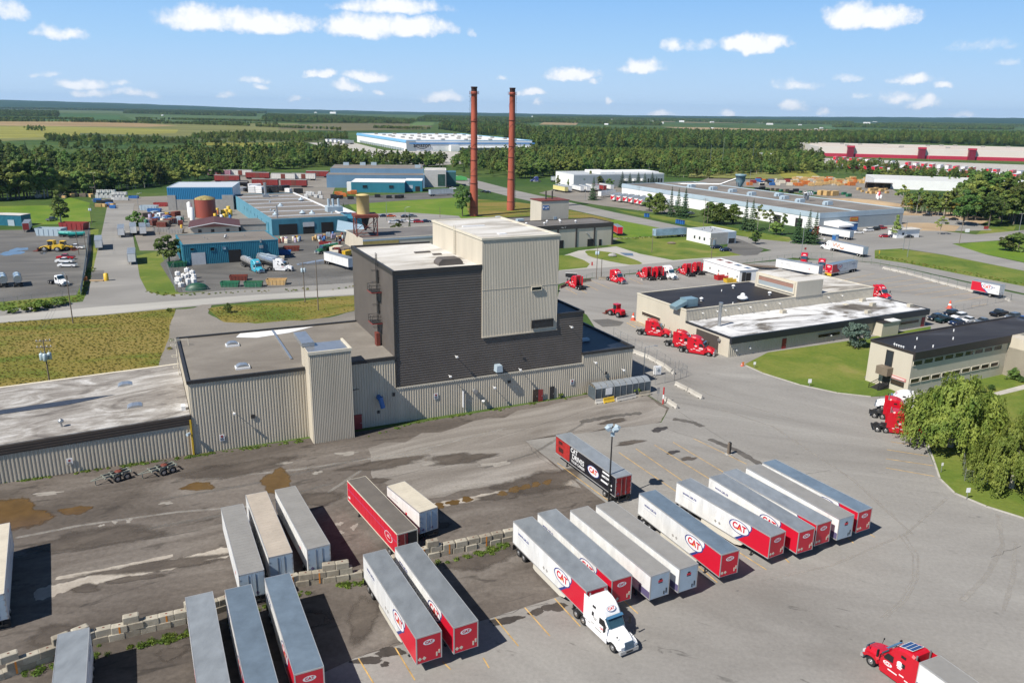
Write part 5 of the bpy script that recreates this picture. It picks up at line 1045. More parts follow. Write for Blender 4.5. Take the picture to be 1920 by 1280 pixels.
def make_trailer(style, L=16.15, W=1.3, Ht=4.1, lowdetail=False):
    r = thing('semi_trailer', 'semi trailer', 'trailer'); z0 = 1.15
    body = {'red': TRRED, 'black': TRBLACK}.get(style, TRW)
    mb = MB().box(-L, 0, -W, W, z0, Ht - .04)
    if not lowdetail:
        n = int(L / 1.22)
        for k in range(1, n):
            for s in (-1, 1): mb.box(-k * L / n - .03, -k * L / n + .03, min(s * W, s * (W + .012)), max(s * W, s * (W + .012)), z0 + .1, Ht - .15)
    mb.build('body', body, r)
    mb = MB().box(-L + .02, -.02, -W + .03, W - .03, Ht - .04, Ht)
    if not lowdetail and style in ('tan', 'old'):
        for k in range(int(L / .6)): mb.box(-k * .6 - .35, -k * .6 - .3, -W + .06, W - .06, Ht, Ht + (.03 if style == 'tan' else .008))
    mb.build('roof', RA, r)
    mb = MB()
    for s in (-1, 1): mb.box(-L, 0, min(s * (W - .03), s * (W + .02)), max(s * (W - .03), s * (W + .02)), Ht - .12, Ht + .02).box(-L, 0, min(s * (W - .03), s * (W + .025)), max(s * (W - .03), s * (W + .025)), z0, z0 + .13)
    mb.box(-.03, .025, -W, W, Ht - .12, Ht + .02).box(-.03, .03, -W - .02, -W + .1, z0, Ht).box(-.03, .03, W - .1, W + .02, z0, Ht).box(-L - .03, -L + .02, -W - .02, W + .02, Ht - .14, Ht + .02).box(-L - .03, -L + .02, -W - .02, -W + .08, z0, Ht).box(-L - .03, -L + .02, W - .08, W + .02, z0, Ht)
    mb.build('frame_rails', CREAM if style == 'red' else TREDGE, r)
    # underside
    mb = MB()
    for y in (-.45, .45): mb.box(-L + .4, -.5, y - .06, y + .06, z0 - .25, z0)
    for k in range(int(L / .7)): mb.box(-k * .7 - .6, -k * .7 - .5, -W + .1, W - .1, z0 - .12, z0)
    xb = -L + 2.6; mb.box(xb - 1.9, xb + .9, -.75, .75, .55, .9)
    mb.build('chassis', CHAS, r)
    mb = MB().box(-L - .1, -L, -1.15, 1.15, .5, .62)
    for y in (-.7, .7): mb.box(-L - .08, -L, y - .05, y + .05, .62, z0)
    mb.build('rear_bumper', CHAS, r)
    for y in (-.9, .9): MB().box(-2.95, -2.82, y - .07, y + .07, .1, z0 - .1).box(-3.05, -2.72, y - .15, y + .15, 0, .1).build('landing_leg', CHAS, r)
    for x in ((xb, xb - 1.28) if L > 9 else (xb,)):
        for y in (-1.25, 1.25): wheel(r, x, y)
    for y in (-1.1, 1.1): MB().box(-L + .1, -L + .14, y - .28, y + .28, .25, .95).build('mud_flap', CHAS, r)
    for s in (-1, 1):
        y = s * (W - .06); M = lambda x, z: plane_M((x, s * (W + .016), z), (-s if s > 0 else 1, 0, 0), (0, 0, 1))
        if style in ('cat', 'white') and L > 14: MB().add([(-3.9, y, z0), (-L + 5.0, y, z0), (-L + 4.9, y, .5), (-L + 5.4, y, .34), (-5.3, y, .36), (-4.3, y, .7), (-3.9, y - s * .03, z0), (-L + 5, y - s * .03, z0)], [(0, 1, 2, 3, 4, 5), (5, 4, 3, 2, 1, 0)]).build('side_skirt', SKIRT, r)
        if style == 'cat':
            cur = [(-2.5, Ht - .13), (-2.0, Ht - .25), (-1.9, Ht - .5), (-2.2, 3.1), (-2.8, 2.6), (-3.6, 1.9), (-4.5, z0 + .13)]
            cur = [(-2.9, Ht - .13), (-2.75, 3.7), (-2.85, 3.35), (-3.2, 2.85), (-3.9, 2.1), (-4.9, z0 + .13)]
            pts = [(-.03, z0 + .13), (-.03, Ht - .13)] + cur; yy = s * (W + .014)
            MB().add([(x, yy, z) for x, z in pts], [tuple(range(len(pts)))]).build('red_panel', TRRED, r)
            mb = MB(); c2 = [(x - .02, z) for x, z in cur]
            for i, ((xa, za), (xb2, zb)) in enumerate(zip(cur, cur[1:])): mb.add([(xa, yy + s * .004, za), (xb2, yy + s * .004, zb), (xb2 - .16, yy + s * .004, zb - .02), (xa - .16, yy + s * .004, za)], [(0, 1, 2, 3)])
            mb.add([(-4.9, yy + s * .006, z0 + .13), (-5.4, yy + s * .006, z0 + .13), (-4.2, yy + s * .006, 2.2), (-3.9, yy + s * .006, 2.3)], [(0, 1, 2, 3)])
            mb.build('navy_swoosh', TRNAVY, r)
            cat_logo(r, M(-4.75, 2.95), 1.0)
            text('www.cat.ca', .55, TRNAVY, r, 'web_address', M(-L + 2.6, 3.15), .002, .012)
            MB().box(-L + 1.3, -L + 3.9, min(yy, yy + s * .004), max(yy, yy + s * .004), 2.66, 2.72).build('small_print', mat('pale_print', (.45, .47, .55), .5, var=0), r)
            for x in (-8.0, -8.7): mb = MB().obox((x, yy, 1.95), .32, .012, .32, 0, PI / 4).build('placard', GREYC, r)
        elif style == 'white': MB().box(-1.9, -.05, min(s * W, s * (W + .014)), max(s * W, s * (W + .014)), z0 + .14, z0 + .95).build('violet_patch', VIOLET, r)
        elif style == 'red':
            MB().box(-L + .1, -.1, min(s * W, s * (W + .016)), max(s * W, s * (W + .016)), 2.9, 2.95).build('violet_stripe', mat('violet_line', (.28, .08, .22), .5), r)
            mb = MB(); ellipse(mb, None, M(-L + 2.6, 2.55), 1.15, .62, 0, inner=.9); mb.obox((-L + 2.6, s * (W + .016), 2.5), .9, .01, .07).obox((-L + 2.6, s * (W + .016), 2.7), .5, .01, .07); mb.build('oval_mark', WHITEP, r)
            MB().box(-.9, -.3, min(s * W, s * (W + .016)), max(s * W, s * (W + .016)), 1.7, 1.95).build('small_print', WHITEP, r)
        elif style == 'black':
            MB().box(-4.1, -.1, min(s * W, s * (W + .015)), max(s * W, s * (W + .015)), z0 + .2, Ht - .2).build('red_picture', mat('driver_picture_red', (.40, .022, .02), .4, var=.5, scale=.7), r)
            MB().box(-2.0, -.9, min(s * W, s * (W + .02)), max(s * W, s * (W + .02)), 3.1, 3.6).box(-2.3, -1.0, min(s * W, s * (W + .02)), max(s * W, s * (W + .02)), 1.9, 2.6).build('picture_shadow', mat('deep_maroon', (.06, .008, .008), .5, var=.3), r)
            text('CAT', .95, WHITEP, r, 'slogan', M(-5.35, 3.48), .003, .025); text('DRIVES', 1.05, WHITEP, r, 'slogan', M(-6.5, 2.6), .003, .025); text('YOUR CAREER', .56, WHITEP, r, 'slogan', M(-6.5, 1.82), .003, .012)
            cat_logo(r, M(-10.6, 2.6), .92)
            mb = MB()
            for x0, x1, z in ((-14.9, -12.9, 3.5), (-15.0, -13.4, 2.9), (-14.2, -12.8, 2.85), (-15.3, -14.5, 2.3), (-14.3, -12.6, 2.1), (-15.3, -14.6, 1.7)): mb.box(x0, x1, min(s * W, s * (W + .015)), max(s * W, s * (W + .015)), z, z + .28)
            mb.build('small_print', WHITEP, r)
        elif style == 'm':
            mb = MB(); P = [(-1.0, 3.4), (-.9, 1.9), (-2.0, 3.4), (-2.6, 2.0), (-3.6, 3.2), (-4.4, 1.8), (-5.4, 1.6), (-6.4, 1.9)]; P = [(-.6, 3.6), (-1.4, 2.2), (-2.5, 3.4), (-3.1, 2.1), (-4.2, 3.2), (-4.6, 2.0), (-5.6, 1.75), (-6.6, 2.1)]
            for (xa, za), (xb2, zb) in zip(P, P[1:]): mb.add([(xa, s * (W + .02), za - .22), (xa, s * (W + .02), za + .22), (xb2, s * (W + .02), zb + .2), (xb2, s * (W + .02), zb - .2)], [(0, 1, 2, 3)])
            mb.build('orange_scrawl', ORANGE, r)
        elif style == 'old':
            MB().box(-L * .35, -L * .12, min(s * W, s * (W + .014)), max(s * W, s * (W + .014)), 2.9, 3.1).box(-L * .5, -L * .3, min(s * W, s * (W + .014)), max(s * W, s * (W + .014)), 2.3, 2.42).build('faded_lettering', mat('faded_grey', (.5, .5, .52), .5), r)
            MB().box(-L + 3.2, -L + 3.6, min(s * W, s * (W + .014)), max(s * W, s * (W + .014)), 2.3, 2.6).build('red_mark', TRRED, r)
    # nose
    N = plane_M((.02, 0, 3.35), (0, 1, 0), (0, 0, 1))
    if style == 'cat':
        MB().box(0, .018, -W + .1, W - .1, z0 + .05, Ht - .12).build('nose_panel', TRRED, r)
        cat_logo(r, plane_M((.024, 0, 3.3), (0, 1, 0), (0, 0, 1)), .36, False)
        mb = MB()
        for y in (-.95, -.5): mb.obox((.02, y, 1.65), .012, .3, .3, 0, 0, 0, PI / 4)
        mb.box(.0, .04, .7, .85, 1.5, 1.95).box(0, .04, .95, 1.12, 1.75, 2.15); mb.build('placard', CREAM, r)
    elif style == 'white':
        MB().box(0, .03, -W + .12, W - .12, z0 + .1, Ht - .14).build('nose_panel', DOORB, r)
        mb = MB().box(.03, .04, -.25, .35, 3.05, 3.3, 0).box(.03, .04, -.12, .22, 3.3, 3.48, 1).box(.03, .04, -.22, .32, 2.92, 3.02, 1); mb.build('maker_mark', [TRRED, BLACK], r)
        MB().box(.03, .05, .55, .7, 1.4, 1.8).box(.03, .05, .85, 1.0, 1.5, 2.1).build('connector', BLACK, r)
    # rear doors
    dm = {'red': REDD, 'black': mat('red_door_picture', (.26, .012, .016), .4, var=.6, scale=.9), 'cat': TRW}.get(style, DOORB)
    for y in (-.63, .63):
        if style == 'red' and y < 0:
            MB().box(-L - .02, -L, -W + .08, -.05, z0 + .1, Ht - .15).build('open_doorway', CINN, r); continue
        o = MB().box(-L - .035, -L, y - .59, y + .59, z0 + .12, Ht - .16).build('rear_door', dm, r)
        mb = MB()
        for k in (-.3,): mb.cyl((-L - .06, y + k * (1 if y > 0 else -1) * .9, z0 + .1), (-L - .06, y + k * (1 if y > 0 else -1) * .9, Ht - .2), .025, n=5)
        for z in (1.5, 2.1, 2.8, 3.4): mb.box(-L - .06, -L - .03, (1.12 if y > 0 else -1.28), (1.28 if y > 0 else -1.12), z, z + .1)
        mb.build('lock_rods', STEEL, o)
        MB().obox((-L - .045, y + .2, 1.6), .012, .3, .3, 0, 0, 0, PI / 4).build('placard', [VIOLET], o)
    return r

def make_tractor(paint, solar=False, sleeper=True):
    """conventional cab tractor; the front axle stands at the origin, forward is +x"""
    r = thing('tractor_unit', 'tractor unit', 'tractor'); st = []
    # bonnet: stations (x, z bottom, z top, half width bottom, half width top)
    def loft(S, mi=0):
        mb = MB(); vs = []; n = 10
        for (x, zb, zt, wb, wt) in S:
            c = min(.22, (zt - zb) * .3)
            half = [(wb * .97, zb), (wb, zb + .1), (wb, zb + (zt - zb) * .55), (wt, zt - c), (wt - c * .8, zt)]
            vs += [(x, y, z) for y, z in half] + [(x, -y, z) for y, z in reversed(half)]
        fs = [(k*n+i, k*n+(i+1) % n, (k+1)*n+(i+1) % n, (k+1)*n+i) for k in range(len(S) - 1) for i in range(n)]
        fs += [tuple(range(n)), tuple(range((len(S)-1)*n+n-1, (len(S)-1)*n-1, -1))]
        return mb.add(vs, fs, mi, False)
    mb = loft([(-.85, .75, 1.95, 1.0, .88), (-.2, .8, 1.86, .97, .82), (.45, .8, 1.72, .95, .76), (.95, .75, 1.5, .92, .68), (1.12, .7, 1.25, .85, .6)])
    for s in (-1, 1):                                                 # wings over the front wheels
        P = [(-.75, .75), (-.62, 1.12), (-.3, 1.3), (.3, 1.28), (.75, 1.1), (1.05, .8), (.72, .75), (.5, .95), (.2, 1.06), (-.2, 1.06), (-.5, .92), (-.6, .75)]
        mb.side(P, min(s * .8, s * 1.2), max(s * .8, s * 1.2))
    mb.build('bonnet', paint, r)
    if sleeper:
        mb = loft([(-.82, .55, 1.98, 1.06, .95), (-1.2, .5, 2.35, 1.12, 1.0), (-1.62, .5, 2.85, 1.18, 1.03), (-1.95, .5, 3.3, 1.2, 1.06), (-2.5, .5, 3.72, 1.22, 1.1), (-3.2, .5, 3.95, 1.23, 1.14), (-3.95, .5, 4.0, 1.23, 1.15), (-4.25, .5, 3.9, 1.23, 1.15)])
        for s in (-1, 1): mb.box(-5.0, -4.25, min(s * 1.17, s * 1.23), max(s * 1.17, s * 1.23), 1.0, 3.8)
        back = -4.25
    else:
        mb = loft([(-.82, .55, 1.98, 1.06, .95), (-1.2, .5, 2.35, 1.12, 1.0), (-1.55, .5, 2.8, 1.18, 1.03), (-1.8, .5, 3.0, 1.2, 1.06), (-2.7, .5, 3.0, 1.2, 1.06)]); back = -2.7
    mb.build('cab', paint, r)
    MB().add([(-.78, -.86, 2.03), (-.78, .86, 2.03), (-1.52, .93, 2.9), (-1.52, -.93, 2.9), (-.92, -1.0, 1.98), (-.92, 1.0, 1.98), (-1.58, 1.06, 2.78), (-1.58, -1.06, 2.78)], [(0, 1, 2, 3), (0, 3, 7, 4), (1, 5, 6, 2)]).build('windscreen', mat('cab_glass', (.03, .07, .10), .08, var=.3, scale=2), r)
    MB().add([(-1.5, -1.0, 2.93), (-1.5, 1.0, 2.93), (-1.2, 1.0, 2.88), (-1.2, -1.0, 2.88), (-1.5, -1.0, 3.0), (-1.5, 1.0, 3.0)], [(0, 1, 2, 3), (4, 3, 2, 5)]).build('sun_visor', mat('visor_blue', (.06, .16, .28), .2), r)
    for s in (-1, 1):
        def yy(x, z): return s * 1.235
        MB().add([(-1.25, s * 1.14, 2.0), (-1.62, s * 1.16, 2.62), (-2.3, s * 1.215, 2.62), (-2.3, s * 1.235, 1.95), (-1.3, s * 1.17, 1.85)], [(0, 1, 2, 3, 4) if s < 0 else (4, 3, 2, 1, 0)]).build('side_window', BLACK, r)
        if sleeper: MB().box(-3.55, -3.2, min(s * 1.2, s * 1.245), max(s * 1.2, s * 1.245), 2.15, 2.6).box(-3.5, -3.0, min(s * 1.1, s * 1.22), max(s * 1.1, s * 1.22), 3.1, 3.35).build('sleeper_window', BLACK, r)
        mb = MB().cyl((-1.2, s * 1.1, 2.1), (-.9, s * 1.55, 2.15), .03, n=5).obox((-.9, s * 1.6, 2.25), .12, .26, .75); mb.build('mirror', BLACK, r)
        MB().cyl((.5, s * .85, 1.5), (.5, s * 1.05, 1.95), .025, n=4).obox((.5, s * 1.07, 2.0), .06, .16, .2).build('hood_mirror', BLACK, r)
        MB().obox((1.05, s * .82, .98), .22, .34, .26).build('headlight', mat('headlight_glass', (.5, .52, .55), .1, var=0), r)
        if sleeper:
            MB().box(-4.7, -1.0, min(s * 1.12, s * 1.2), max(s * 1.12, s * 1.2), .32, .95).build('side_fairing', paint, r)
            MB().cyl((-3.4, s * .85, .7), (-1.7, s * .85, .7), .3, n=12).build('fuel_tank', STEEL, r)
            MB().cyl((-4.35, s * .95, 1.0), (-4.35, s * .95, 4.1), .09, n=7).build('exhaust_stack', STEEL, r)
        else: MB().cyl((-2.6, s * .95, .7), (-1.0, s * .95, .7), .32, n=12).build('fuel_tank', STEEL, r)
        for x in (-5.0, -6.3): wheel(r, x, s * 1.25)
        wheel(r, 0, s * 1.2, dual=False)
        MB().box(-5.65, -4.35 if sleeper else -4.4, min(s * .62, s * 1.24), max(s * .62, s * 1.24), 1.03, 1.08).build('mudguard', CHAS, r)
    mb = MB()
    for y in (-.42, .42): mb.box(-7.2, 1.0, y - .06, y + .06, .72, .98)
    mb.box(-6.5, -4.8, -.3, .3, .5, .8).lathe([(.55, 1.0), (.55, 1.12), (.3, 1.16)], (-5.65, 0, 0), 14).box(-7.25, -7.1, -.9, .9, .6, .9).box(back - .9, back, -.75, .75, .7, 1.0)
    mb.build('chassis', CHAS, r)
    mb = MB().obox((back - .12, 0, 1.9), .14, .35, 1.5).cyl((back - .3, -.3, 1.2), (back - .2, .1, 2.6), .05, n=5).cyl((back - .3, .3, 1.2), (back - .15, -.15, 2.7), .05, n=5); mb.build('air_lines', BLACK, r)
    MB().add([(1.1, -.56, .72), (1.1, .56, .72), (1.22, .56, .72), (1.22, -.56, .72), (.98, -.52, 1.46), (.98, .52, 1.46), (1.13, .52, 1.46), (1.13, -.52, 1.46)], [(3, 2, 6, 7), (7, 6, 5, 4), (0, 3, 7, 4), (2, 1, 5, 6)]).build('grille', mat('chrome_grille', (.10, .16, .24), .25, .5, var=.4, scale=6), r)
    mb = MB().box(.95, 1.25, -1.12, 1.12, .35, .72); mb.build('front_bumper', TREDGE, r); MB().box(1.25, 1.27, -.4, .4, .42, .6).build('number_plate', BLACK, r)
    if sleeper:
        cat_logo(r, plane_M((-1.98, 0, 3.42), (0, 1, 0), (-.78, 0, .63)), .34, True)
        for s in (-1, 1):
            cat_logo(r, plane_M((-1.8, s * 1.23, 1.55), (-s if s > 0 else 1, 0, 0), (0, 0, 1)), .3, False)
            mb = MB()
            for x0, x1, z in ((-2.9, -1.9, 1.0), (-3.6, -3.1, 1.25), (-4.1, -3.7, 1.0), (-3.3, -2.7, 2.0), (-3.2, -2.8, 1.82)): mb.box(x0, x1, min(s * 1.23, s * 1.242), max(s * 1.23, s * 1.242), z, z + .12)
            mb.build('small_print', WHITEP if paint is not WTRUCK else GREYC, r)
    if solar:
        o = MB().add([(-2.35, -.8, 3.76), (-2.35, .8, 3.76), (-3.75, .8, 4.13), (-3.75, -.8, 4.13)], [(0, 1, 2, 3)]).build('solar_panel', WHITEP, r)
        for k in range(3): MB().add([(-2.42 - .45 * k, y, 3.8 + .119 * k) if e == 0 else (-2.8 - .45 * k, y, 3.9 + .119 * k) for y, e in ((-.72, 0), (.72, 0), (.72, 1), (-.72, 1))], [(0, 1, 2, 3)]).build('solar_cell', mat('solar_cell', (.02, .05, .16), .15, var=.1), o)
        mb = MB()
        for s in (-1, 1): mb.lathe([(.42, 0), (.42, .01)], (0, 0, 0), 16)
        MB().cyl((-3.0, 1.235, 2.35), (-3.0, 1.245, 2.35), .3, n=16).cyl((-3.0, -1.235, 2.35), (-3.0, -1.245, 2.35), .3, n=16).build('round_mark', WHITEP, r)
    return r
WTRUCK = mat('truck_white', (.74, .74, .75), .3, var=.03)
RTRUCK = mat('truck_red', (.47, .008, .02), .3, var=.04)

def along(f, b):
    """place (nose point, heading) from two ground pixels, front and back"""
    p, q = G(*f), G(*b); d = p - q; return Vector((p.x, p.y, 0)), math.atan2(d.y, d.x)
def roofpx(a, b, c, d, z=4.1):
    """middle of the near roof edge, middle of the far one"""
    n = (G(*a, z) + G(*b, z)) / 2; f = (G(*c, z) + G(*d, z)) / 2; return n, f
PCAT, PWH, POLD, PRED, PBLK, PPUP, PM = Proto(make_trailer('cat')), Proto(make_trailer('white')), Proto(make_trailer('old')), Proto(make_trailer('red')), Proto(make_trailer('black')), Proto(make_trailer('old', 8.6, 1.3, 4.1)), Proto(make_trailer('m'))
PLAIN = Proto(make_trailer('plain', lowdetail=True))
def park(P, L, near, nose_near, label, roof=None, group='parked semi-trailers', mats=None, turn=0):
    n, f = near; d = (n - f) if nose_near else (f - n); h = math.atan2(d.y, d.x)
    u = Vector((math.cos(h), math.sin(h), 0)); p = n if nose_near else n + u * L
    mm = dict(mats or {})
    if roof: mm['roof'] = roof
    return P.at((p.x, p.y, 0), h, label, group, mats=mm)
def C(ox, oy, s, *pts): return [(ox + x / s, oy + y / s) for x, y in pts]
c4, c7, c6, c5, c1, c2, c3 = (1180, 840, 3.879), (940, 950, 4.267), (640, 1010, 4.741), (320, 1060, 5.819), (400, 880, 5.819), (640, 880, 5.819), (940, 800, 5.819)
T1 = park(PCAT, 16.15, roofpx(*C(*c6, (668, 885), (885, 810), (192, 143), (395, 88))), True, 'red-nosed white trailer, left of the pair backed onto the blocks beside the open red trailer', RA)
park(PCAT, 16.15, roofpx(*C(*c6, (1003, 788), (1210, 722), (478, 75), (670, 28))), True, 'red-nosed white trailer, right of the pair backed onto the blocks beside the open red trailer', RA)
T3 = park(PCAT, 16.15, roofpx(*C(*c7, (685, 668), (845, 628), (100, 115), (250, 80))), True, 'red-nosed white trailer coupled to the white tractor', RA)
park(PCAT, 16.15, roofpx(*C(*c7, (890, 585), (1042, 545), (288, 45), (430, 8))), True, 'red-nosed trailer tucked between the coupled trailer and the white-nosed pair', RA)
park(PWH, 16.15, roofpx(*C(*c7, (1200, 548), (1348, 512), (550, 20), (690, -5))), True, 'white-nosed trailer, left of the adjoining pair', RG)
park(PWH, 16.15, roofpx(*C(1, 1, 1, (1273.6, 1063.8), (1308.3, 1056.8), (1119.0, 945.9), (1146.8, 937.9))), True, 'white-nosed trailer, right of the adjoining pair', RG)
park(PCAT, 16.15, roofpx(*C(*c4, (672, 770), (800, 740), (65, 322), (185, 298))), True, 'red-nosed trailer with a blue roof standing alone right of the white-nosed pair', RB)
park(PCAT, 16.15, roofpx(*C(*c4, (1030, 640), (1135, 605), (343, 240), (440, 215))), True, 'red-nosed trailer at the left end of the row of five', RA)
park(PCAT, 16.15, roofpx(*C(*c4, (1240, 605), (1345, 580), (580, 208), (690, 182))), True, 'second red-nosed trailer from the left in the row of five', RA)
park(PCAT, 16.15, roofpx(*C(*c4, (1362, 550), (1475, 525), (693, 183), (790, 150))), True, 'middle red-nosed trailer in the row of five', RA)
park(PWH, 16.15, roofpx(*C(*c4, (1530, 510), (1635, 487), (850, 145), (960, 113))), True, 'white-nosed trailer with a tan-grey roof in the row of five', RG)
park(PCAT, 16.15, roofpx(*C(*c4, (1670, 460), (1765, 435), (965, 105), (1065, 78))), True, 'blue-roofed red-nosed trailer at the right end of the row of five', RB)
park(PBLK, 16.15, roofpx(*C(*c3, (1255, 550), (1420, 518), (650, 125), (800, 90))), False, 'black trailer lettered CAT DRIVES YOUR CAREER by the tall floodlight', RA)
park(POLD, 16.15, roofpx(*C(*c1, (1022, 870), (1272, 810), (680, 230), (890, 177))), False, 'white trailer with grey roof and doors towards us, right of three side by side', RG)
park(POLD, 16.15, roofpx(*C(*c1, (603, 960), (862, 900), (355, 285), (582, 240))), False, 'old trailer with a ribbed tan roof, middle of three side by side', RT_)
park(POLD, 16.15, roofpx(*C(*c1, (280, 1150), (550, 1095), (82, 415), (322, 370))), False, 'white trailer with a greenish grey roof, left of three side by side', RG)
park(PRED, 16.15, roofpx(*C(*c2, (610, 710), (830, 640), (55, 115), (260, 60))), False, 'all red trailer with a brown roof and one rear door open', RBR)
park(PPUP, 8.6, roofpx(*C(*c2, (855, 460), (1048, 415), (507, 185), (692, 130))), False, 'short white trailer with a cream roof beside the red trailer', RCR)
n, f = roofpx(*C(*c5, (1350, 1190), (1665, 1095), (1020, 130), (1300, 75))); park(PCAT, 16.15, (n, f), True, 'blue-roofed red-nosed trailer, rightmost of three at the bottom edge', RB)
dv = (n - f).normalized()
for (a, b), lab, rf in ((((588, 265), (880, 200)), 'blue-roofed trailer, middle of three at the bottom edge', RB), (((155, 350), (460, 275)), 'grey-roofed trailer, left of three at the bottom edge', RA)):
    f2 = (G(*C(*c5, a)[0], 4.1) + G(*C(*c5, b)[0], 4.1)) / 2; park(PCAT, 16.15, (f2 + dv * 16.15, f2), True, lab, rf)
f2 = (G(*C(0, 800, 2.667, (285, 1040))[0], 4.1) + G(*C(0, 800, 2.667, (450, 1000))[0], 4.1)) / 2
park(PCAT, 16.15, (f2 + dv * 16.15, f2), True, 'grey-roofed trailer standing alone through the block wall at the bottom left', RA)
a, b = G(14, 1033, 4.1), G(7.5, 1112, 4.1); d = (b - a).normalized(); nn = Vector((d.y, -d.x, 0)); ctr = b + nn * 1.3 * (1 if nn.x < 0 else -1)
park(POLD, 16.15, (ctr, ctr - d * 16.15), False, 'cream-roofed white trailer cut off by the left edge', RCR)
# the two coupled rigs
PRT, PWT = Proto(make_tractor(RTRUCK)), Proto(make_tractor(WTRUCK)); PSOL = Proto(make_tractor(RTRUCK, solar=True))
h3 = T3.rotation_euler.z; u3 = Vector((math.cos(h3), math.sin(h3), 0)); q = T3.location + u3 * 4.75 - Vector((u3.y, -u3.x, 0)) * .0
PWT.at(q, h3 + .04, 'white sleeper tractor coupled to a red-nosed trailer, mid foreground', 'tractor units')
f2 = (G(*C(1580, 1150, 6.4, (940, 590))[0], 4.1) + G(*C(1580, 1150, 6.4, (1150, 495))[0], 4.1)) / 2
e = G(1580 + 1270 / 6.4, 1150 + 830 / 6.4, 4.1) - G(1580 + 940 / 6.4, 1150 + 590 / 6.4, 4.1); h = math.atan2(-e.y, -e.x); u = Vector((math.cos(h), math.sin(h), 0))
PWH.at((f2.x, f2.y, 0), h, 'white trailer behind the red tractor with solar panels, bottom right corner', 'parked semi-trailers', mats={'roof': RG})
PSOL.at(Vector((f2.x, f2.y, 0)) + u * 5.1, h + .05, 'red sleeper tractor with solar panels on its roof, bottom right', 'tractor units')
# tractors without trailers
for P, f, b, lab in ((PRT, (1069, 536), (1098, 546), 'red tractor seen from behind at the far left end of the upper car park'), (PRT, (1166, 532), (1144, 525), 'red tractor facing right alone by the chain fence of the upper lot'),
    (PRT, (1201, 519), (1227, 527), 'red tractor facing left, nearest the lone one in the upper lot'), (PRT, (1221, 518), (1247, 526), 'red tractor with its back to us beside the white one'), (PWT, (1262, 524), (1243, 517), 'white tractor with a green bumper line among the red ones'),
    (PRT, (1277, 512), (1303, 521), 'red tractor facing left, right of the white one'), (PRT, (1296, 509), (1321, 518), 'red tractor beside the white mobile office'), (PRT, (1249, 631), (1204, 626), 'red tractor parked nearest the left wall of the repair shop'),
    (PRT, (1303, 655), (1256, 647), 'red tractor half hidden, middle of three by the repair shop door'), (PRT, (1331, 666), (1282, 658), 'red tractor at the front corner of the repair shop'), (PWT, (1653, 766), (1690, 771), 'white tractor facing left below the office ramp'),
    (PRT, (1712, 791), (1655, 782), 'red tractor facing right, behind another by the willow'), (PRT, (1719, 815), (1650, 806), 'red tractor facing right with its nose under the willow'),
    (PRT, (1506, 497), (1509, 484), 'red tractor facing us, left of two behind the penthouse'), (PRT, (1539, 509), (1541, 495), 'red tractor facing us, right of two behind the penthouse'), (PRT, (1662, 563), (1650, 559), 'red tractor just showing behind the far end of the repair shop')):
    p, h = along(f, b); P.at(p, h, lab, 'tractor units')
# other trailers
p, h = along((1552, 518), (1605, 507)); PCAT.at(p, h, 'red-nosed trailer with a yellow base in the upper lot', 'parked semi-trailers', mats={'roof': RB})
MB().box(.0, .06, -1.2, 1.2, .3, 1.15).build('yellow_guard', YELL, [o for o in bpy.data.objects if o.name.startswith('semi_trailer')][-1])
p, h = along((1457, 506), (1529, 519)); PM_ = POLD.at(p, h, 'white trailer seen end-on behind the repair shop penthouse', 'parked semi-trailers', mats={'roof': RA})
p, h = along((1823, 549), (1867, 558)); q = Proto(make_trailer('cat', 8.6)); q.at(p, h, 'short white trailer with a red front alone at the right of the upper lot', 'parked semi-trailers'); q.drop()
p, h = along((1562, 470), (1622, 483)); PM.at(p, h, 'white trailer with an orange zigzag scrawl on the road', 'trailers on the roads'); PWT.at(p + Vector((math.cos(h), math.sin(h), 0)) * 4.9, h, 'white tractor pulling the trailer with the orange scrawl', 'tractor units')
p, h = along((1538, 441), (1592, 450)); PLAIN.at(p, h, 'plain white trailer at the dock of the long factory', 'trailers at the docks'); PRT.at(p + Vector((math.cos(h), math.sin(h), 0)) * 4.9, h, 'dull red tractor under the spruces at the long factory', 'tractor units', mats={'cab': REDD, 'bonnet': BLUEP})
YSIDE = mat('pale_yellow_trailer', (.62, .55, .22), .5, var=.1)
for i, (f, b, m_) in enumerate((((1036, 357), (1062, 362), YSIDE), ((1046, 356), (1069, 361), TRW), ((1075, 357), (1092, 361), TRW), ((1090, 357), (1104, 361), TRW), ((1106, 356), (1120, 359), TRW), ((1118, 356), (1134, 359), REDD), ((1132, 355), (1148, 358), TRW))):
    p, h = along(b, f); PLAIN.at(p + Vector((0, 0, 0)), h, 'pale yellow trailer in the lot before the white warehouse' if i == 0 else 'red trailer among white ones before the white warehouse' if m_ is REDD else 'plain white trailer in the row before the white warehouse', 'trailers before the white warehouse', mats={'body': m_, 'roof': RA})
p, h = along((1124, 371), (1150, 368)); PLAIN.at(p, h, 'white trailer behind the lone spruce', 'trailers at the docks')
for i, (u, v) in enumerate(((1148, 378), (1159, 380), (1171, 381), (1181, 383), (1192, 385), (1200, 387))):
    p, h = along((u, v), (u + 34, v - 11)); o = PLAIN.at(p, h, 'white trailer with a red zigzag on its end, docked at the long factory' if i < 5 else 'red-ended trailer nearest the road, docked at the long factory', 'trailers docked at the long factory', mats={'rear_door': REDD})
    MB().add([(.04, -1.2, 1.3), (.04, -.3, 1.3), (.04, 1.2, 3.0), (.04, 1.2, 3.9), (.04, .2, 3.0), (.04, -1.2, 3.6)], [(0, 1, 2, 3, 4, 5)]).build('zigzag', TRRED if i < 5 else TRRED, o)
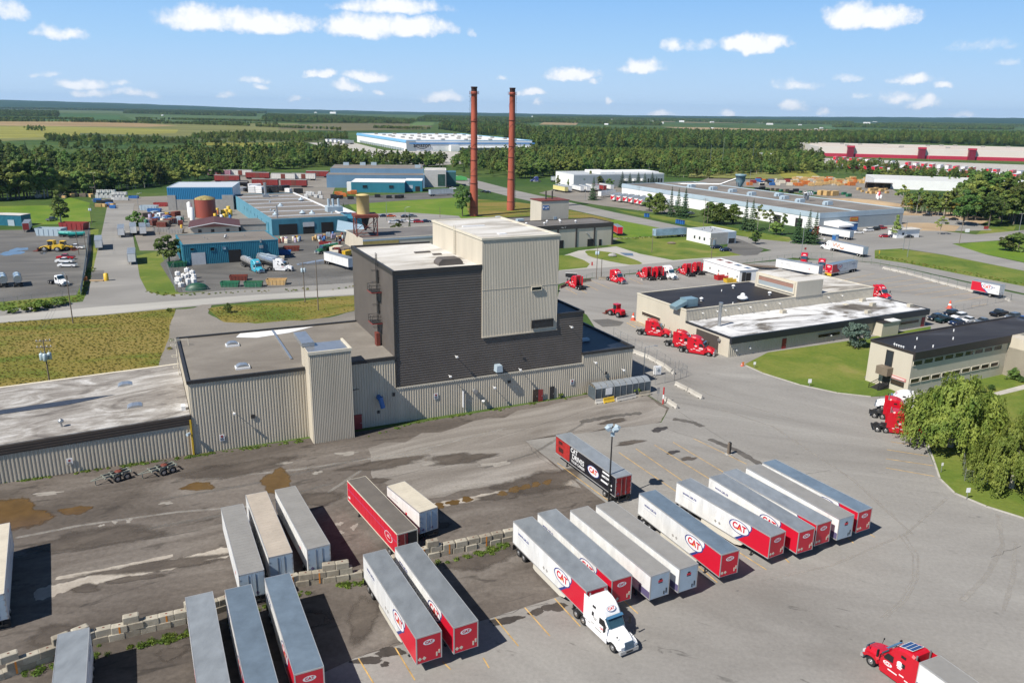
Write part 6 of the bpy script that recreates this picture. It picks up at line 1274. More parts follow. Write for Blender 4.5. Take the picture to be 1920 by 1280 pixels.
for u, v, u2, v2, lab, m_ in ((186, 470, 187, 444, 'white box trailer by the end of the slatted fence', TRW), (228, 446, 229, 434, 'white box truck body, leftmost of three on the side road', TRW), (251, 442, 250, 428, 'white trailer with a blue panel, middle of three on the side road', TRW), (269, 443, 267, 429, 'cream-roofed trailer, rightmost of three on the side road', TRW), (248, 497, 249, 476, 'white trailer standing alone on the side road', TRW), (50, 436, 60, 420, 'red-ended trailer beside the teal box shed', REDD)):
    p, h = along((u, v), (u2, v2)); PLAIN.at(p, h, lab, 'trailers on the side road', scale=(.8, .95, .95), mats={'body': TRW, 'rear_door': m_})
    if m_ is REDD: MB().box(.0, .05, -1.2, 1.2, 1.2, 4.0).build('red_end', REDD, [o for o in bpy.data.objects if o.name.startswith('semi_trailer')][-1])
p, h = along((660, 507), (616, 494)); PLAIN.at(p, h, 'white trailer with its ramp down beside the charcoal block', 'trailers in the scrap yard')
p, h = along((848, 366), (808, 368)); PLAIN.at(p, h, 'white trailer parked by the glass-fronted office', 'trailers on the roads')
p, h = along((1162, 443), (1150, 436)); PLAIN.at(p, h, 'red trailer end showing right of the boiler house', 'trailers on the roads', scale=(.6, 1, 1), mats={'body': TRRED})
p, h = along((1226, 447), (1290, 443)); o = PLAIN.at(p, h, 'trailer painted with a pale blue landscape beside the gatehouse', 'trailers on the roads', mats={'body': mat('painted_landscape', (.32, .46, .60), .5, var=.35, scale=.25)})
p, h = along((1060, 341), (1010, 341)); PLAIN.at(p, h, 'white trailer beside the white warehouse gable', 'trailers at the docks', scale=(.7, 1, 1)); PWT.at(G(997, 341), h + PI, 'dark blue tractor beside the white warehouse', 'tractor units', mats={'cab': TRNAVY, 'bonnet': TRNAVY})
rr = random.Random(21)
for k in range(3):
    for i in range(24):
        u = 1564 + i * 15 + k * 6; v = 299 + (u - 1570) * .085 + k * 7
        if rr.random() < .15: continue
        p, h = along((u, v + 3), (u + 14, v)); PLAIN.at(p, h, 'red and white trailer in the rows before the red-banded warehouse', 'trailers at the red-banded warehouse', scale=(1, 1.3, 1.2), mats={'body': rr.choice((TRW, TRRED, TRRED)), 'roof': rr.choice((TRW, TRRED, RA))})
for i in range(11):
    u, v = ((572 + i * 7, 257 + i * .7) if i < 6 else (612 + (i - 6) * 8, 268 + (i - 6) * .8)); p, h = along((u, v), (u + 8, v - .4)); PLAIN.at(p, h, 'white trailer in the yard of the parcel warehouse', 'trailers at the parcel warehouse', scale=(1.5, 1.5, 1.4))

# cars
def make_car(kind):
    r = thing('parked_car', 'car', 'car'); L, hw = (5.6, .98) if kind == 'pickup' else (4.7, .92)
    P = {'sedan': [(2.3, .35), (2.35, .65), (2.2, .85), (1.1, 1.0), (-1.5, 1.02), (-2.25, .98), (-2.35, .6), (-2.3, .35)],
         'suv': [(2.3, .4), (2.35, .75), (2.2, 1.0), (1.2, 1.12), (-2.2, 1.12), (-2.35, .75), (-2.3, .4)],
         'pickup': [(2.8, .5), (2.85, .9), (2.7, 1.15), (1.4, 1.25), (-2.75, 1.2), (-2.85, .8), (-2.8, .5)]}[kind]
    mb = MB().side(P, -hw, hw)
    T = {'sedan': (1.0, .35, -.9, -1.7, 1.0, 1.45), 'suv': (1.1, .5, -1.8, -2.25, 1.1, 1.72), 'pickup': (1.4, .8, -.6, -.75, 1.2, 1.85)}[kind]
    x0, x1, x2, x3, za, zb = T
    mb.add([(x1 - .05, -hw * .8, zb), (x1 - .05, hw * .8, zb), (x2 + .05, hw * .8, zb), (x2 + .05, -hw * .8, zb), (x1 - .05, -hw * .8, zb + .06), (x1 - .05, hw * .8, zb + .06), (x2 + .05, hw * .8, zb + .06), (x2 + .05, -hw * .8, zb + .06)], [(4, 5, 6, 7), (0, 1, 5, 4), (1, 2, 6, 5), (2, 3, 7, 6), (3, 0, 4, 7)])
    mb.build('body', TRW, r)
    MB().add([(x0, -hw * .93, za), (x0, hw * .93, za), (x3, hw * .93, za), (x3, -hw * .93, za), (x1, -hw * .78, zb), (x1, hw * .78, zb), (x2, hw * .78, zb), (x2, -hw * .78, zb)], [(0, 1, 5, 4), (1, 2, 6, 5), (2, 3, 7, 6), (3, 0, 4, 7)]).build('windows', GLASS, r)
    if kind == 'pickup': MB().box(-2.65, -.85, -hw + .12, hw - .12, 1.18, 1.23).build('load_bed', CHAS, r)
    for x in (L * .31, -L * .31):
        for y in (-hw - .01, hw + .01): wheel(r, x, y, .34 if kind != 'pickup' else .4, .22, False)
    for y in (-.6, .6): MB().box(L / 2 - .03, L / 2 + .02, y - .2, y + .2, .68, .84).build('headlight', WHITEP, r); MB().box(-L / 2 - .03, -L / 2 + .02, y - .2, y + .2, .7, .88).build('tail_light', TRRED, r)
    return r
PSED, PSUV, PPIC = Proto(make_car('sedan')), Proto(make_car('suv')), Proto(make_car('pickup'))
CC = {'white': mat('car_white', (.72, .72, .72), .25, var=0), 'black': mat('car_black', (.012, .012, .014), .2, var=0), 'navy': mat('car_navy', (.012, .022, .06), .2, var=0), 'grey': mat('car_grey', (.16, .18, .20), .25, .3, var=0), 'red': mat('car_red', (.40, .012, .02), .25, var=0), 'blue': mat('car_blue', (.02, .06, .25), .25, var=0), 'orange': mat('car_orange', (.55, .10, .02), .3, var=0), 'green': mat('car_dark_green', (.012, .03, .03), .25, var=0)}
E1, LOT27 = 27.3, rad(27.3)
CARS = [(PSUV, 1753, 600, 207, 'black', 'black off-roader with a white roof, leftmost car behind the office'), (PPIC, 1770, 604, 207, 'green', 'dark green pickup in the car group behind the office'), (PSUV, 1781, 592, 207, 'black', 'black estate car behind the dark green pickup'), (PSUV, 1798, 598, 207, 'white', 'white off-roader between dark cars behind the office'), (PSED, 1793, 608, 207, 'navy', 'navy car nearest the office roof'), (PSED, 1815, 604, 207, 'white', 'white saloon with dark windows behind the office'), (PSED, 1841, 606, 207, 'grey', 'grey saloon half hidden by the office roof'),
    (PPIC, 1872, 592, 207, 'black', 'black pickup standing apart in the right-hand car park'), (PSUV, 1898, 598, 207, 'grey', 'grey off-roader right of the black pickup'), (PSED, 1917, 603, 207, 'blue', 'blue car at the right edge'),
    (PSED, 1343, 466, 200, 'navy', 'navy car nearer the gatehouse'), (PSED, 1360, 471, 200, 'navy', 'navy car further from the gatehouse'), (PSED, 1609, 438, 190, 'white', 'white saloon before the long factory'), (PSUV, 1628, 434, 200, 'white', 'white off-roader before the long factory'), (PSUV, 1641, 432, 200, 'black', 'black off-roader before the long factory'), (PPIC, 1652, 430, 200, 'red', 'red pickup before the long factory'), (PSED, 1658, 445, 190, 'red', 'red saloon under the tree before the long factory'), (PSED, 1672, 445, 190, 'navy', 'navy saloon beside the red one'), (PSED, 1688, 445, 190, 'blue', 'blue saloon before the long factory'), (PSED, 1702, 446, 190, 'black', 'black saloon by the white hut'), (PSED, 1738, 405, 170, 'black', 'black car alone on the far gravel lot'), (PSED, 1787, 413, 170, 'black', 'black car by the dark clump of trees'), (PSED, 1294, 402, 207, 'grey', 'grey car at the dock door of the long factory'),
    (PSED, 720, 407, 20, 'navy', 'navy car, left end of the far row behind the silo'), (PSED, 733, 407, 20, 'orange', 'orange car in the row behind the silo'), (PSED, 760, 408, 20, 'black', 'black car in the row behind the silo'), (PSED, 773, 407, 20, 'grey', 'grey car in the row behind the silo'), (PSED, 737, 419, 20, 'white', 'white car, left end of the near row behind the silo'), (PSED, 747, 418, 20, 'black', 'black car in the near row behind the silo'), (PSED, 758, 417, 20, 'white', 'white car in the near row behind the silo'), (PSED, 774, 418, 20, 'white', 'white car right of the dark sapling'), (PSUV, 784, 418, 20, 'red', 'red car in the near row behind the silo'), (PSED, 799, 417, 20, 'navy', 'navy car nearest the pale tower'),
    (PSED, 834, 348, 5, 'navy', 'navy car before the glass-fronted office'), (PSED, 843, 352, 5, 'black', 'black car before the glass-fronted office'), (PSED, 849, 355, 5, 'white', 'white car before the glass-fronted office'), (PSED, 907, 361, 175, 'black', 'black car by the left chimney'), (PSED, 914, 362, 175, 'black', 'dark car just behind the black one by the chimney'),
    (PPIC, 124, 486, 185, 'red', 'dark red pickup, furthest of three in the dark yard'), (PPIC, 122, 493, 185, 'white', 'white pickup, middle of three in the dark yard'), (PPIC, 127, 501, 185, 'white', 'white pickup, nearest of three in the dark yard'), (PPIC, 143, 467, 185, 'white', 'white pickup beside the yellow dump truck'), (PPIC, 98, 414, 80, 'grey', 'grey pickup at the edge of the bright lawn')]
for P, u, v, a, c, lab in CARS:
    p = G(u, v); P.at((p.x, p.y, 0), rad(a), lab, 'parked cars', mats={'body': CC[c]})
p, h = along((120, 536), (104, 532)); PTR = Proto(make_tractor(WTRUCK, sleeper=False)); PTR.at(p, h, 'white day-cab truck alone in the dark yard', 'tractor units')
p, h = along((543, 508), (516, 507)); PWT.at(p, h, 'white tractor facing right in the scrap yard', 'tractor units')
TURQ = mat('turquoise_paint', (.05, .33, .44), .35, var=.06)
p, h = along((488, 512), (462, 500)); PWT.at(p, h, 'turquoise tractor pulling a ringed tanker in the scrap yard', 'tractor units', mats={'cab': TURQ, 'bonnet': TURQ, 'side_fairing': TURQ})
p, h = along((368, 487), (372, 500)); PTR.at(p, h, 'white day-cab truck before the roller door of the teal workshop', 'tractor units')
p, h = along((598, 476), (626, 471)); PTR.at(p, h, 'green day-cab tank truck in the scrap yard', 'tractor units', mats={'cab': GREENP, 'bonnet': GREENP})
def make_tanker(rings, mt, L=12.0):
    r = thing('tank_trailer', 'tank trailer', 'trailer'); mb = MB().cyl((-L, 0, 2.35), (0, 0, 2.35), 1.05, n=22); mb.build('tank', mt, r)
    mb = MB()
    for k in range(rings): x = -.6 - k * (L - 1.2) / (rings - 1); mb.cyl((x - .09, 0, 2.35), (x + .09, 0, 2.35), 1.14, n=22)
    mb.build('rings', STEEL, r); MB().box(-L * .55, -L * .45, -.4, .4, 3.3, 3.65).box(-L * .9, -L * .1, -.35, .35, 3.3, 3.42).build('catwalk', PALEB, r)
    MB().box(-L, -.3, -.5, .5, .8, 1.35).box(-L - .1, -L + .1, -1.1, 1.1, .5, .8).build('chassis', CHAS, r)
    for x in (-L + 1.2, -L + 2.5, -L + 3.8):
        for y in (-1.2, 1.2): wheel(r, x, y)
    for y in (-.8, .8): MB().box(-2.6, -2.4, y - .07, y + .07, 0, 1.2).build('landing_leg', CHAS, r)
    return r
PTK, PTS = Proto(make_tanker(8, mat('dull_silver', (.46, .44, .42), .35, .5, var=.15))), Proto(make_tanker(3, mat('bright_tank', (.50, .56, .62), .2, .75, var=.1)))
p, h = along((480, 508), (447, 492)); PTK.at(p, h, 'ringed silver tanker behind the turquoise tractor', 'tank trailers')
for f, b, lab in (((523, 497), (467, 486), 'smooth silver tanker beside the ringed one'), ((516, 502), (480, 492), 'low silver tanker behind the white tractor'), ((6, 531), (12, 553), 'silver tanker at the left edge'), ((33, 530), (40, 553), 'silver tanker, second from the left edge')):
    p, h = along(f, b); PTS.at(p, h, lab, 'tank trailers', scale=(.62, 1, 1) if f[0] < 40 else .9)
p, h = along((606, 474), (632, 470)); PTS.at(p, h, 'green tank body on the green truck', 'tank trailers', scale=(.55, .9, .9), mats={'tank': GREENP, 'rings': GREENP})
for f, b, lab in (((138, 445), (114, 444), 'turquoise tank lying in the dark yard, left of two'), ((160, 445), (142, 446), 'turquoise tank lying in the dark yard, right of two')):
    p, h = along(f, b); PTS.at(p, h, lab, 'tank trailers', scale=(.5, .8, .7), mats={'tank': mat('sea_green_paint', (.02, .28, .25), .4, var=.1), 'rings': GREENP})
# loaders
def make_loader(paint):
    r = thing('wheel_loader', 'loader', 'loader')
    MB().side([(-2.9, .9), (-2.9, 1.9), (-2.4, 2.2), (-.6, 2.2), (-.4, .9)], -.8, .8).box(.2, 1.6, -.6, .6, .9, 1.7).build('body', paint, r)
    MB().box(-1.0, .4, -.75, .75, 2.0, 3.3).build('cab_glass', GLASS, r); MB().box(-1.1, .5, -.8, .8, 3.3, 3.5).box(-1.05, -.9, -.78, .78, 2, 3.3).build('cab_roof', paint, r)
    for x in (1.2, -1.9):
        for y in (-1.25, 1.25): wheel(r, x, y, .78, .5, False)
    mb = MB()
    for y in (-.5, .5): mb.cyl((.6, y, 1.9), (2.4, y, 1.3), .13, n=6).cyl((2.4, y, 1.3), (3.0, y, .6), .13, n=6)
    mb.build('lift_arm', paint, r)
    MB().side([(2.7, .9), (2.6, .3), (3.0, .1), (4.0, .1), (4.0, .2), (3.0, .3), (2.85, 1.2)], -1.4, 1.4).build('bucket', RUST, r)
    return r
PLR = Proto(make_loader(RTRUCK)); p, h = along((1148, 590), (1168, 596)); PLR.at(p + Vector((.8, -1.0, 0)), h, 'red wheel loader left of the repair shop', 'wheel loaders', scale=.95)
p, h = along((82, 468), (116, 468)); LY = Proto(make_loader(YELL)); LY.at(G(97, 471), PI, 'yellow articulated dump truck in the dark yard', 'wheel loaders', scale=(1.5, 1.2, 1.15)); LY.at(G(122, 469), 0, 'yellow wheel loader nose to tail with the dump truck', 'wheel loaders', scale=(1.1, 1.1, 1.0))
# converter dollies by the low wing
def make_dolly():
    r = thing('converter_dolly', 'dolly', 'dolly'); mb = MB()
    for y in (-.45, .45): mb.box(-2.2, 1.6, y - .06, y + .06, .85, 1.1)
    for x in (-2.0, -.8, .4, 1.5): mb.box(x - .06, x + .06, -.9, .9, .85, 1.05)
    mb.cyl((1.6, .45, .95), (3.2, 0, .85), .07, n=5).cyl((1.6, -.45, .95), (3.2, 0, .85), .07, n=5).cyl((2.6, 0, 0), (2.6, 0, .9), .06, n=5); mb.build('frame', mat('worn_grey_green', (.22, .235, .20), .7, var=.25), r)
    MB().lathe([(.5, 1.1), (.55, 1.2), (.2, 1.25)], (-.6, 0, 0), 14).build('fifth_wheel', RUST, r)
    for x in (-1.3, -.0):
        for y in (-1.2, 1.2): wheel(r, x, y)
    return r
PD = Proto(make_dolly())
for f, b, lab in (((196, 905), (236, 893), 'left of two converter dollies by the low wing'), ((282, 893), (322, 881), 'right of two converter dollies by the low wing')):
    p, h = along(f, b); PD.at(G(*(((f[0] + b[0]) / 2, (f[1] + b[1]) / 2))), h, lab, 'converter dollies')
# railway wagons
def make_wagon(L=15.5, tank=False):
    r = thing('railway_wagon', 'wagon', 'railway wagon')
    if tank: MB().cyl((-L / 2, 0, 2.6), (L / 2, 0, 2.6), 1.5, n=18).cyl((-.6, 0, 4.0), (.6, 0, 4.0), .5, n=10).build('body', TRBLACK, r)
    else:
        mb = MB().box(-L / 2, L / 2, -1.5, 1.5, 1.1, 4.4)
        for k in range(int(L / 1.1)): mb.box(-L / 2 + k * 1.1, -L / 2 + k * 1.1 + .14, -1.58, 1.58, 1.2, 4.3)
        mb.build('body', mat('oxide_red', (.23, .025, .022), .65, var=.2, scale=.4), r); MB().box(-1.4, 1.4, -1.62, 1.62, 1.2, 4.2).build('sliding_door', RUST, r)
        MB().add([(-L / 2, -1.55, 4.4), (L / 2, -1.55, 4.4), (L / 2, 0, 4.7), (-L / 2, 0, 4.7), (L / 2, 1.55, 4.4), (-L / 2, 1.55, 4.4)], [(0, 1, 2, 3), (3, 2, 4, 5), (1, 4, 2), (0, 3, 5)]).build('roof', RG, r)
    MB().box(-L / 2, L / 2, -1.2, 1.2, .8, 1.1).build('chassis', CHAS, r)
    for x in (-L / 2 + 1.8, L / 2 - 1.8): MB().box(x - 1.4, x + 1.4, -1.0, 1.0, .2, .8).build('bogie', CHAS, r)
    return r
PWG, PWGT = Proto(make_wagon()), Proto(make_wagon(13, True))
GRAF = mat('graffiti_side', (.40, .20, .26), .6, var=.6, scale=.8); WG = mat('white_wagon', (.62, .6, .56), .6, var=.1)
for i, (u, v, mm, lab) in enumerate(((412, 331, GRAF, 'pale wagon covered in pink graffiti, left end of the back track'), (452, 331, WG, 'white wagon beside the graffiti one on the back track'), (484, 336, None, 'dark red wagon behind the front track'), (427, 342, None, 'red wagon at the left end of the front track'), (498, 350, None, 'red wagon with graffiti, left of two on the front track'), (552, 351, None, 'red wagon with graffiti, right of two on the front track'), (532, 338, WG, 'tan-roofed wagon on the middle track'), (570, 338, WG, 'white-roofed wagon on the middle track'), (596, 333, None, 'red wagon with a white roof beside the slate-blue works'))):
    p = G(u, v); PWG.at((p.x, p.y, 0), rad(1.5), lab, 'railway wagons', scale=1.12, mats={'body': mm} if mm else {})
p = G(448, 350); PWGT.at((p.x, p.y, 0), 0, 'black tank wagon on the front track', 'railway wagons')
for P in (PCAT, PWH, POLD, PRED, PBLK, PPUP, PM, PLAIN, PRT, PWT, PSOL, PSED, PSUV, PPIC, PTR, PTK, PTS, PLR, LY, PD, PWG, PWGT): P.drop()
# ------------------------------------------------------------------ trees and other plants
LEAF_A = leafmat('leaf_broad', (.050, .105, .024), (.155, .22, .05), rnd=.45)
LEAF_B = leafmat('leaf_light', (.085, .15, .032), (.22, .275, .07), rnd=.4)
LEAF_S = leafmat('leaf_spruce', (.022, .06, .026), (.07, .12, .045), rnd=.2, trans=.1)
LEAF_BS = leafmat('leaf_blue_spruce', (.05, .09, .075), (.12, .165, .13), rnd=.15, trans=.1)
LEAF_W = leafmat('leaf_willow', (.085, .15, .024), (.28, .33, .065), rnd=.12, trans=.3)
LEAF_Y = leafmat('leaf_yellowing', (.16, .13, .02), (.30, .22, .03), rnd=.2)
LEAF_G = leafmat('leaf_weed', (.085, .15, .022), (.18, .24, .045), rnd=.2)
LEAF_D = leafmat('leaf_dry_grass', (.20, .20, .045), (.31, .27, .075), rnd=.15)
BARK = mat('bark', (.115, .095, .075), .9, var=.25, scale=3)
BARKP = mat('pale_bark', (.34, .31, .26), .85, var=.25, scale=3)

def quads(name, P, N, S, mtl, asp=1.0, U=None):
    """a mesh of many small leaf faces: centres P, normals N, sizes S"""
    n = len(P); N = N / (np.linalg.norm(N, axis=1, keepdims=True) + 1e-9)
    if U is None: U = np.random.RandomState(n).normal(size=(n, 3))
    A = np.cross(N, U); A /= (np.linalg.norm(A, axis=1, keepdims=True) + 1e-9); B = np.cross(N, A)
    S = S.reshape(-1, 1); a, b = A * S * .5, B * S * .5 * asp
    V = np.stack([P - a - b * .6, P + a - b, P + a * .7 + b, P - a * .8 + b * .9], 1).reshape(-1, 3)
    me = bpy.data.meshes.new(name); me.vertices.add(4 * n); me.vertices.foreach_set('co', V.ravel().astype(np.float32))
    me.loops.add(4 * n); me.loops.foreach_set('vertex_index', np.arange(4 * n, dtype=np.int32))
    me.polygons.add(n); me.polygons.foreach_set('loop_start', np.arange(0, 4 * n, 4, dtype=np.int32)); me.polygons.foreach_set('loop_total', np.full(n, 4, dtype=np.int32))
    me.materials.append(mtl); me.update(calc_edges=True); return me
def crown_broad(seed, h, r, n=3200, base=.22, K=34, leaf=.5, pointy=1.0, gap=.0):
    R = np.random.RandomState(seed); c = []
    while len(c) < K:
        p = R.uniform(-1, 1, 3); d = np.linalg.norm(p)
        if d > 1 or d < .25: continue
        z = base * h + (h * (1 - base)) * (p[2] * .5 + .5) * .93; t = (z / h - base) / (1 - base)
        w = (1 - abs(2 * t - .75) ** 2.2 * .55) if pointy == 1 else max(.12, (1 - t) ** pointy)
        c.append((p[0] * r * w, p[1] * r * w, z, R.uniform(.16, .36) * r * (1.15 - .5 * t)))
    c = np.array(c); k = R.randint(0, K, n); d = R.normal(size=(n, 3)); d /= np.linalg.norm(d, axis=1, keepdims=True); d[:, 2] = np.where(d[:, 2] < -.35, -d[:, 2], d[:, 2])
    rad_ = c[k, 3:4] * R.uniform(.55, 1.08, (n, 1)) ** .6
    P = c[k, :3] + d * rad_ * np.array([1.1, 1.1, .85]); N = d + R.normal(size=(n, 3)) * .5 + np.array([0, 0, .35])
    return P, N, leaf * R.uniform(.6, 1.35, n)
def crown_spruce(seed, h, r, n=3600, leaf=.4, base=.06):
    R = np.random.RandomState(seed); t = R.uniform(0, 1, n) ** 1.35; lay = np.round(t * 17) / 17; t = lay + R.normal(size=n) * .006
    t = np.clip(t, 0, .995); z = h * (base + (1 - base) * t); nb = 7; a = (R.randint(0, nb, n) + (lay * 17) * .37) * 2 * PI / nb + R.normal(size=n) * .17
    rr = r * (1 - t) ** .9 * R.uniform(.15, 1, n) ** .7 * (1 + .18 * np.sin(lay * 57 + seed)); P = np.stack([rr * np.cos(a), rr * np.sin(a), z - rr * .22 + R.normal(size=n) * .05], 1)
    N = np.stack([np.cos(a) * .5, np.sin(a) * .5, np.ones(n)], 1) + R.normal(size=(n, 3)) * .35
    return P, N, leaf * R.uniform(.6, 1.3, n) * (1.15 - .6 * t)
def crown_willow(seed, h, r, n=26000):
    """curtains of hanging shoots gathered in separate limbs, with gaps between"""
    R = np.random.RandomState(seed); P = []; N = []; S = []; K = 74; m = n // (K * 13)
    for i in range(K):
        a = i * 2.4 + R.uniform(-.3, .3); q = math.sqrt((i + .6) / K); top = h * (1 - .5 * q ** 2.4) * R.uniform(.72, 1.04); out = np.array([math.cos(a), math.sin(a)])
        drop = min(top - .4, h * R.uniform(.22, .62) * (.5 + .8 * q))
        for j in range(13):
            b = R.uniform(0, 6.3); k = R.uniform(.1, 1) * r * .14; x, y = r * q * out[0] + k * math.cos(b), r * q * out[1] + k * math.sin(b); tp = top - k * R.uniform(.2, .8); ln = min(tp - .3, drop * R.uniform(.55, 1.05)); t = R.uniform(0, 1, m)
            P.append(np.stack([x + out[0] * t * .5 + R.normal(size=m) * .13, y + out[1] * t * .5 + R.normal(size=m) * .13, tp - t * ln], 1))
            N.append(np.stack([np.full(m, out[0] + math.cos(b) * .7), np.full(m, out[1] + math.sin(b) * .7), .5 * (1 - t)], 1) + R.normal(size=(m, 3)) * .45); S.append(R.uniform(.10, .22, m))
    return np.concatenate(P), np.concatenate(N), np.concatenate(S)
def trunk_mesh(h, r, bark, top=.8, limbs=5, seed=0, lean=0):
    mb = MB(); R = random.Random(seed); mb.cyl((0, 0, -.1), (lean, 0, h * top), r, r * .35, n=7)
    for k in range(limbs):
        z = h * R.uniform(.25, top * .9); a = R.uniform(0, 6.3); L = h * R.uniform(.16, .28); mb.cyl((lean * z / h, 0, z), (lean * z / h + L * math.cos(a), L * math.sin(a), z + L * .8), r * .4, r * .12, n=5)
    return mb.mesh('trunk', bark)
TREES = {}
def tree_kind(key, crown, trunk): TREES[key] = (crown, trunk)
def mk(key, PNS, mtl, trunk, asp=1.0, U=None): TREES[key] = (quads('crown', *PNS, mtl, asp, U), trunk)
mk('broad1', crown_broad(1, 13, 4.3), LEAF_A, trunk_mesh(13, .28, BARK, seed=1))
mk('broad2', crown_broad(2, 15, 3.6, K=40), LEAF_A, trunk_mesh(15, .26, BARK, seed=2))
mk('broad3', crown_broad(3, 10, 4.4, base=.12), LEAF_B, trunk_mesh(10, .25, BARK, seed=3))
mk('slim', crown_broad(4, 14, 2.4, n=2000, base=.3, K=26, leaf=.45), LEAF_B, trunk_mesh(14, .2, BARKP, seed=4))
mk('poplar', crown_broad(5, 13, 3.0, n=2600, base=.1, K=40, leaf=.42, pointy=.8), LEAF_B, trunk_mesh(13, .22, BARKP, seed=5))
mk('cone', crown_broad(6, 10, 3.8, n=4200, base=.04, K=60, leaf=.4, pointy=.62), leafmat('leaf_cedar', (.04, .085, .018), (.13, .17, .035)), trunk_mesh(10, .28, BARK, seed=6))
mk('spruce1', crown_spruce(7, 15, 3.0), LEAF_S, trunk_mesh(15, .22, BARK, .95, 0))
mk('spruce2', crown_spruce(8, 14, 2.3), LEAF_S, trunk_mesh(14, .2, BARK, .95, 0))
mk('bluespruce', crown_spruce(9, 12, 2.8), LEAF_BS, trunk_mesh(12, .2, BARK, .95, 0))
mk('sparse', crown_broad(10, 12, 3.0, n=900, base=.38, K=16, leaf=.5), LEAF_B, trunk_mesh(12, .16, BARKP, seed=10, limbs=9))
mk('yellow', crown_broad(11, 9, 2.6, n=1500, base=.2, K=20, leaf=.45), LEAF_Y, trunk_mesh(9, .15, BARKP, seed=11))
mk('round', crown_broad(12, 7, 3.0, n=2400, base=.2, K=26, leaf=.36), LEAF_A, trunk_mesh(7, .2, BARK, seed=12))
mk('bush', crown_broad(13, 2.6, 1.7, n=1300, base=.0, K=18, leaf=.26), LEAF_G, trunk_mesh(2.6, .07, BARK, seed=13))
mk('bushd', crown_broad(14, 3.4, 2.2, n=1700, base=.0, K=20, leaf=.28), LEAF_A, trunk_mesh(3.4, .09, BARK, seed=14))
mk('clipped', crown_broad(15, 3.2, 1.5, n=2600, base=.0, K=40, leaf=.16, pointy=.45), LEAF_A, trunk_mesh(3, .09, BARK, seed=15))
for i in range(3):
    P, N, S = crown_willow(20 + i, 11, 6.6); mk('willow%d' % i, (P, N, S), LEAF_W, trunk_mesh(11, .45, BARKP, .7, 9, seed=20 + i), 2.1, np.tile(np.array([[.05, .03, 1.0]]), (len(P), 1)) + np.random.RandomState(i).normal(size=(len(P), 3)) * .25)
mk('greyspruce', crown_broad(16, 7, 3.4, n=4200, base=.1, K=34, leaf=.26), LEAF_BS, trunk_mesh(7, .22, BARK, seed=16))
HT = {'broad1': 13, 'broad2': 15, 'broad3': 10, 'slim': 14, 'poplar': 13, 'cone': 10, 'spruce1': 15, 'spruce2': 14, 'bluespruce': 12, 'sparse': 12, 'yellow': 9, 'round': 7, 'bush': 2.6, 'bushd': 3.4, 'clipped': 3.2, 'willow0': 11, 'willow1': 11, 'willow2': 11, 'greyspruce': 7}
def tree(key, p, h, label, cat='tree', group=None, rz=None, wide=1.0, name=None):
    k = h / HT[key]; nm = name or {'spruce1': 'spruce_tree', 'spruce2': 'spruce_tree', 'bluespruce': 'spruce_tree', 'bush': 'shrub', 'bushd': 'shrub', 'clipped': 'shrub'}.get(key, 'willow_tree' if key.startswith('willow') else 'broadleaf_tree')
    t = thing(nm, label, cat, (p.x, p.y, 0), random.uniform(0, 6.3) if rz is None else rz, group); t.scale = (k * wide, k * wide, k)
    c = put('crown', TREES[key][0], t); put('trunk', TREES[key][1], t); return t
def treepx(key, u, v, vt, label, wide=1.0, **k):
    p = G(u, v); return tree(key, p, H(u, vt, p), label, wide=wide, **k)
# trees one can name
treepx('willow0', 1782, 838, 698, 'largest weeping willow, nearest the office end wall', 1.0); treepx('willow1', 1896, 915, 786, 'weeping willow in the corner of the kerbed lawn by the wire enclosure', .9); treepx('willow2', 1965, 890, 750, 'weeping willow at the right edge of the picture', .95)
treepx('poplar', 115, 420, 354, 'slender pale poplar on the bright lawn at the left', 1.25); treepx('broad1', 867, 406, 344, 'dense dark tree beside the left chimney', .8); treepx('round', 318, 492, 438, 'leafy tree at the left end of the teal workshop', 1.1)
treepx('bushd', 258, 424, 394, 'dark rounded shrub at the edge of the scrap yard', .9); treepx('greyspruce', 1603, 652, 600, 'grey-green tree on the lawn before the repair shop', .95); treepx('spruce1', 645, 408, 380, 'dark spruce beside the light blue factory', 1.0)
treepx('spruce2', 768, 434, 396, 'thin dark sapling among the parked cars behind the silo', .5); treepx('bushd', 748, 434, 417, 'rounded shrub behind the cream annex', 1.3)
treepx('spruce1', 1112, 375, 331, 'lone dark spruce on the grass by the trailer docks', 1.1)
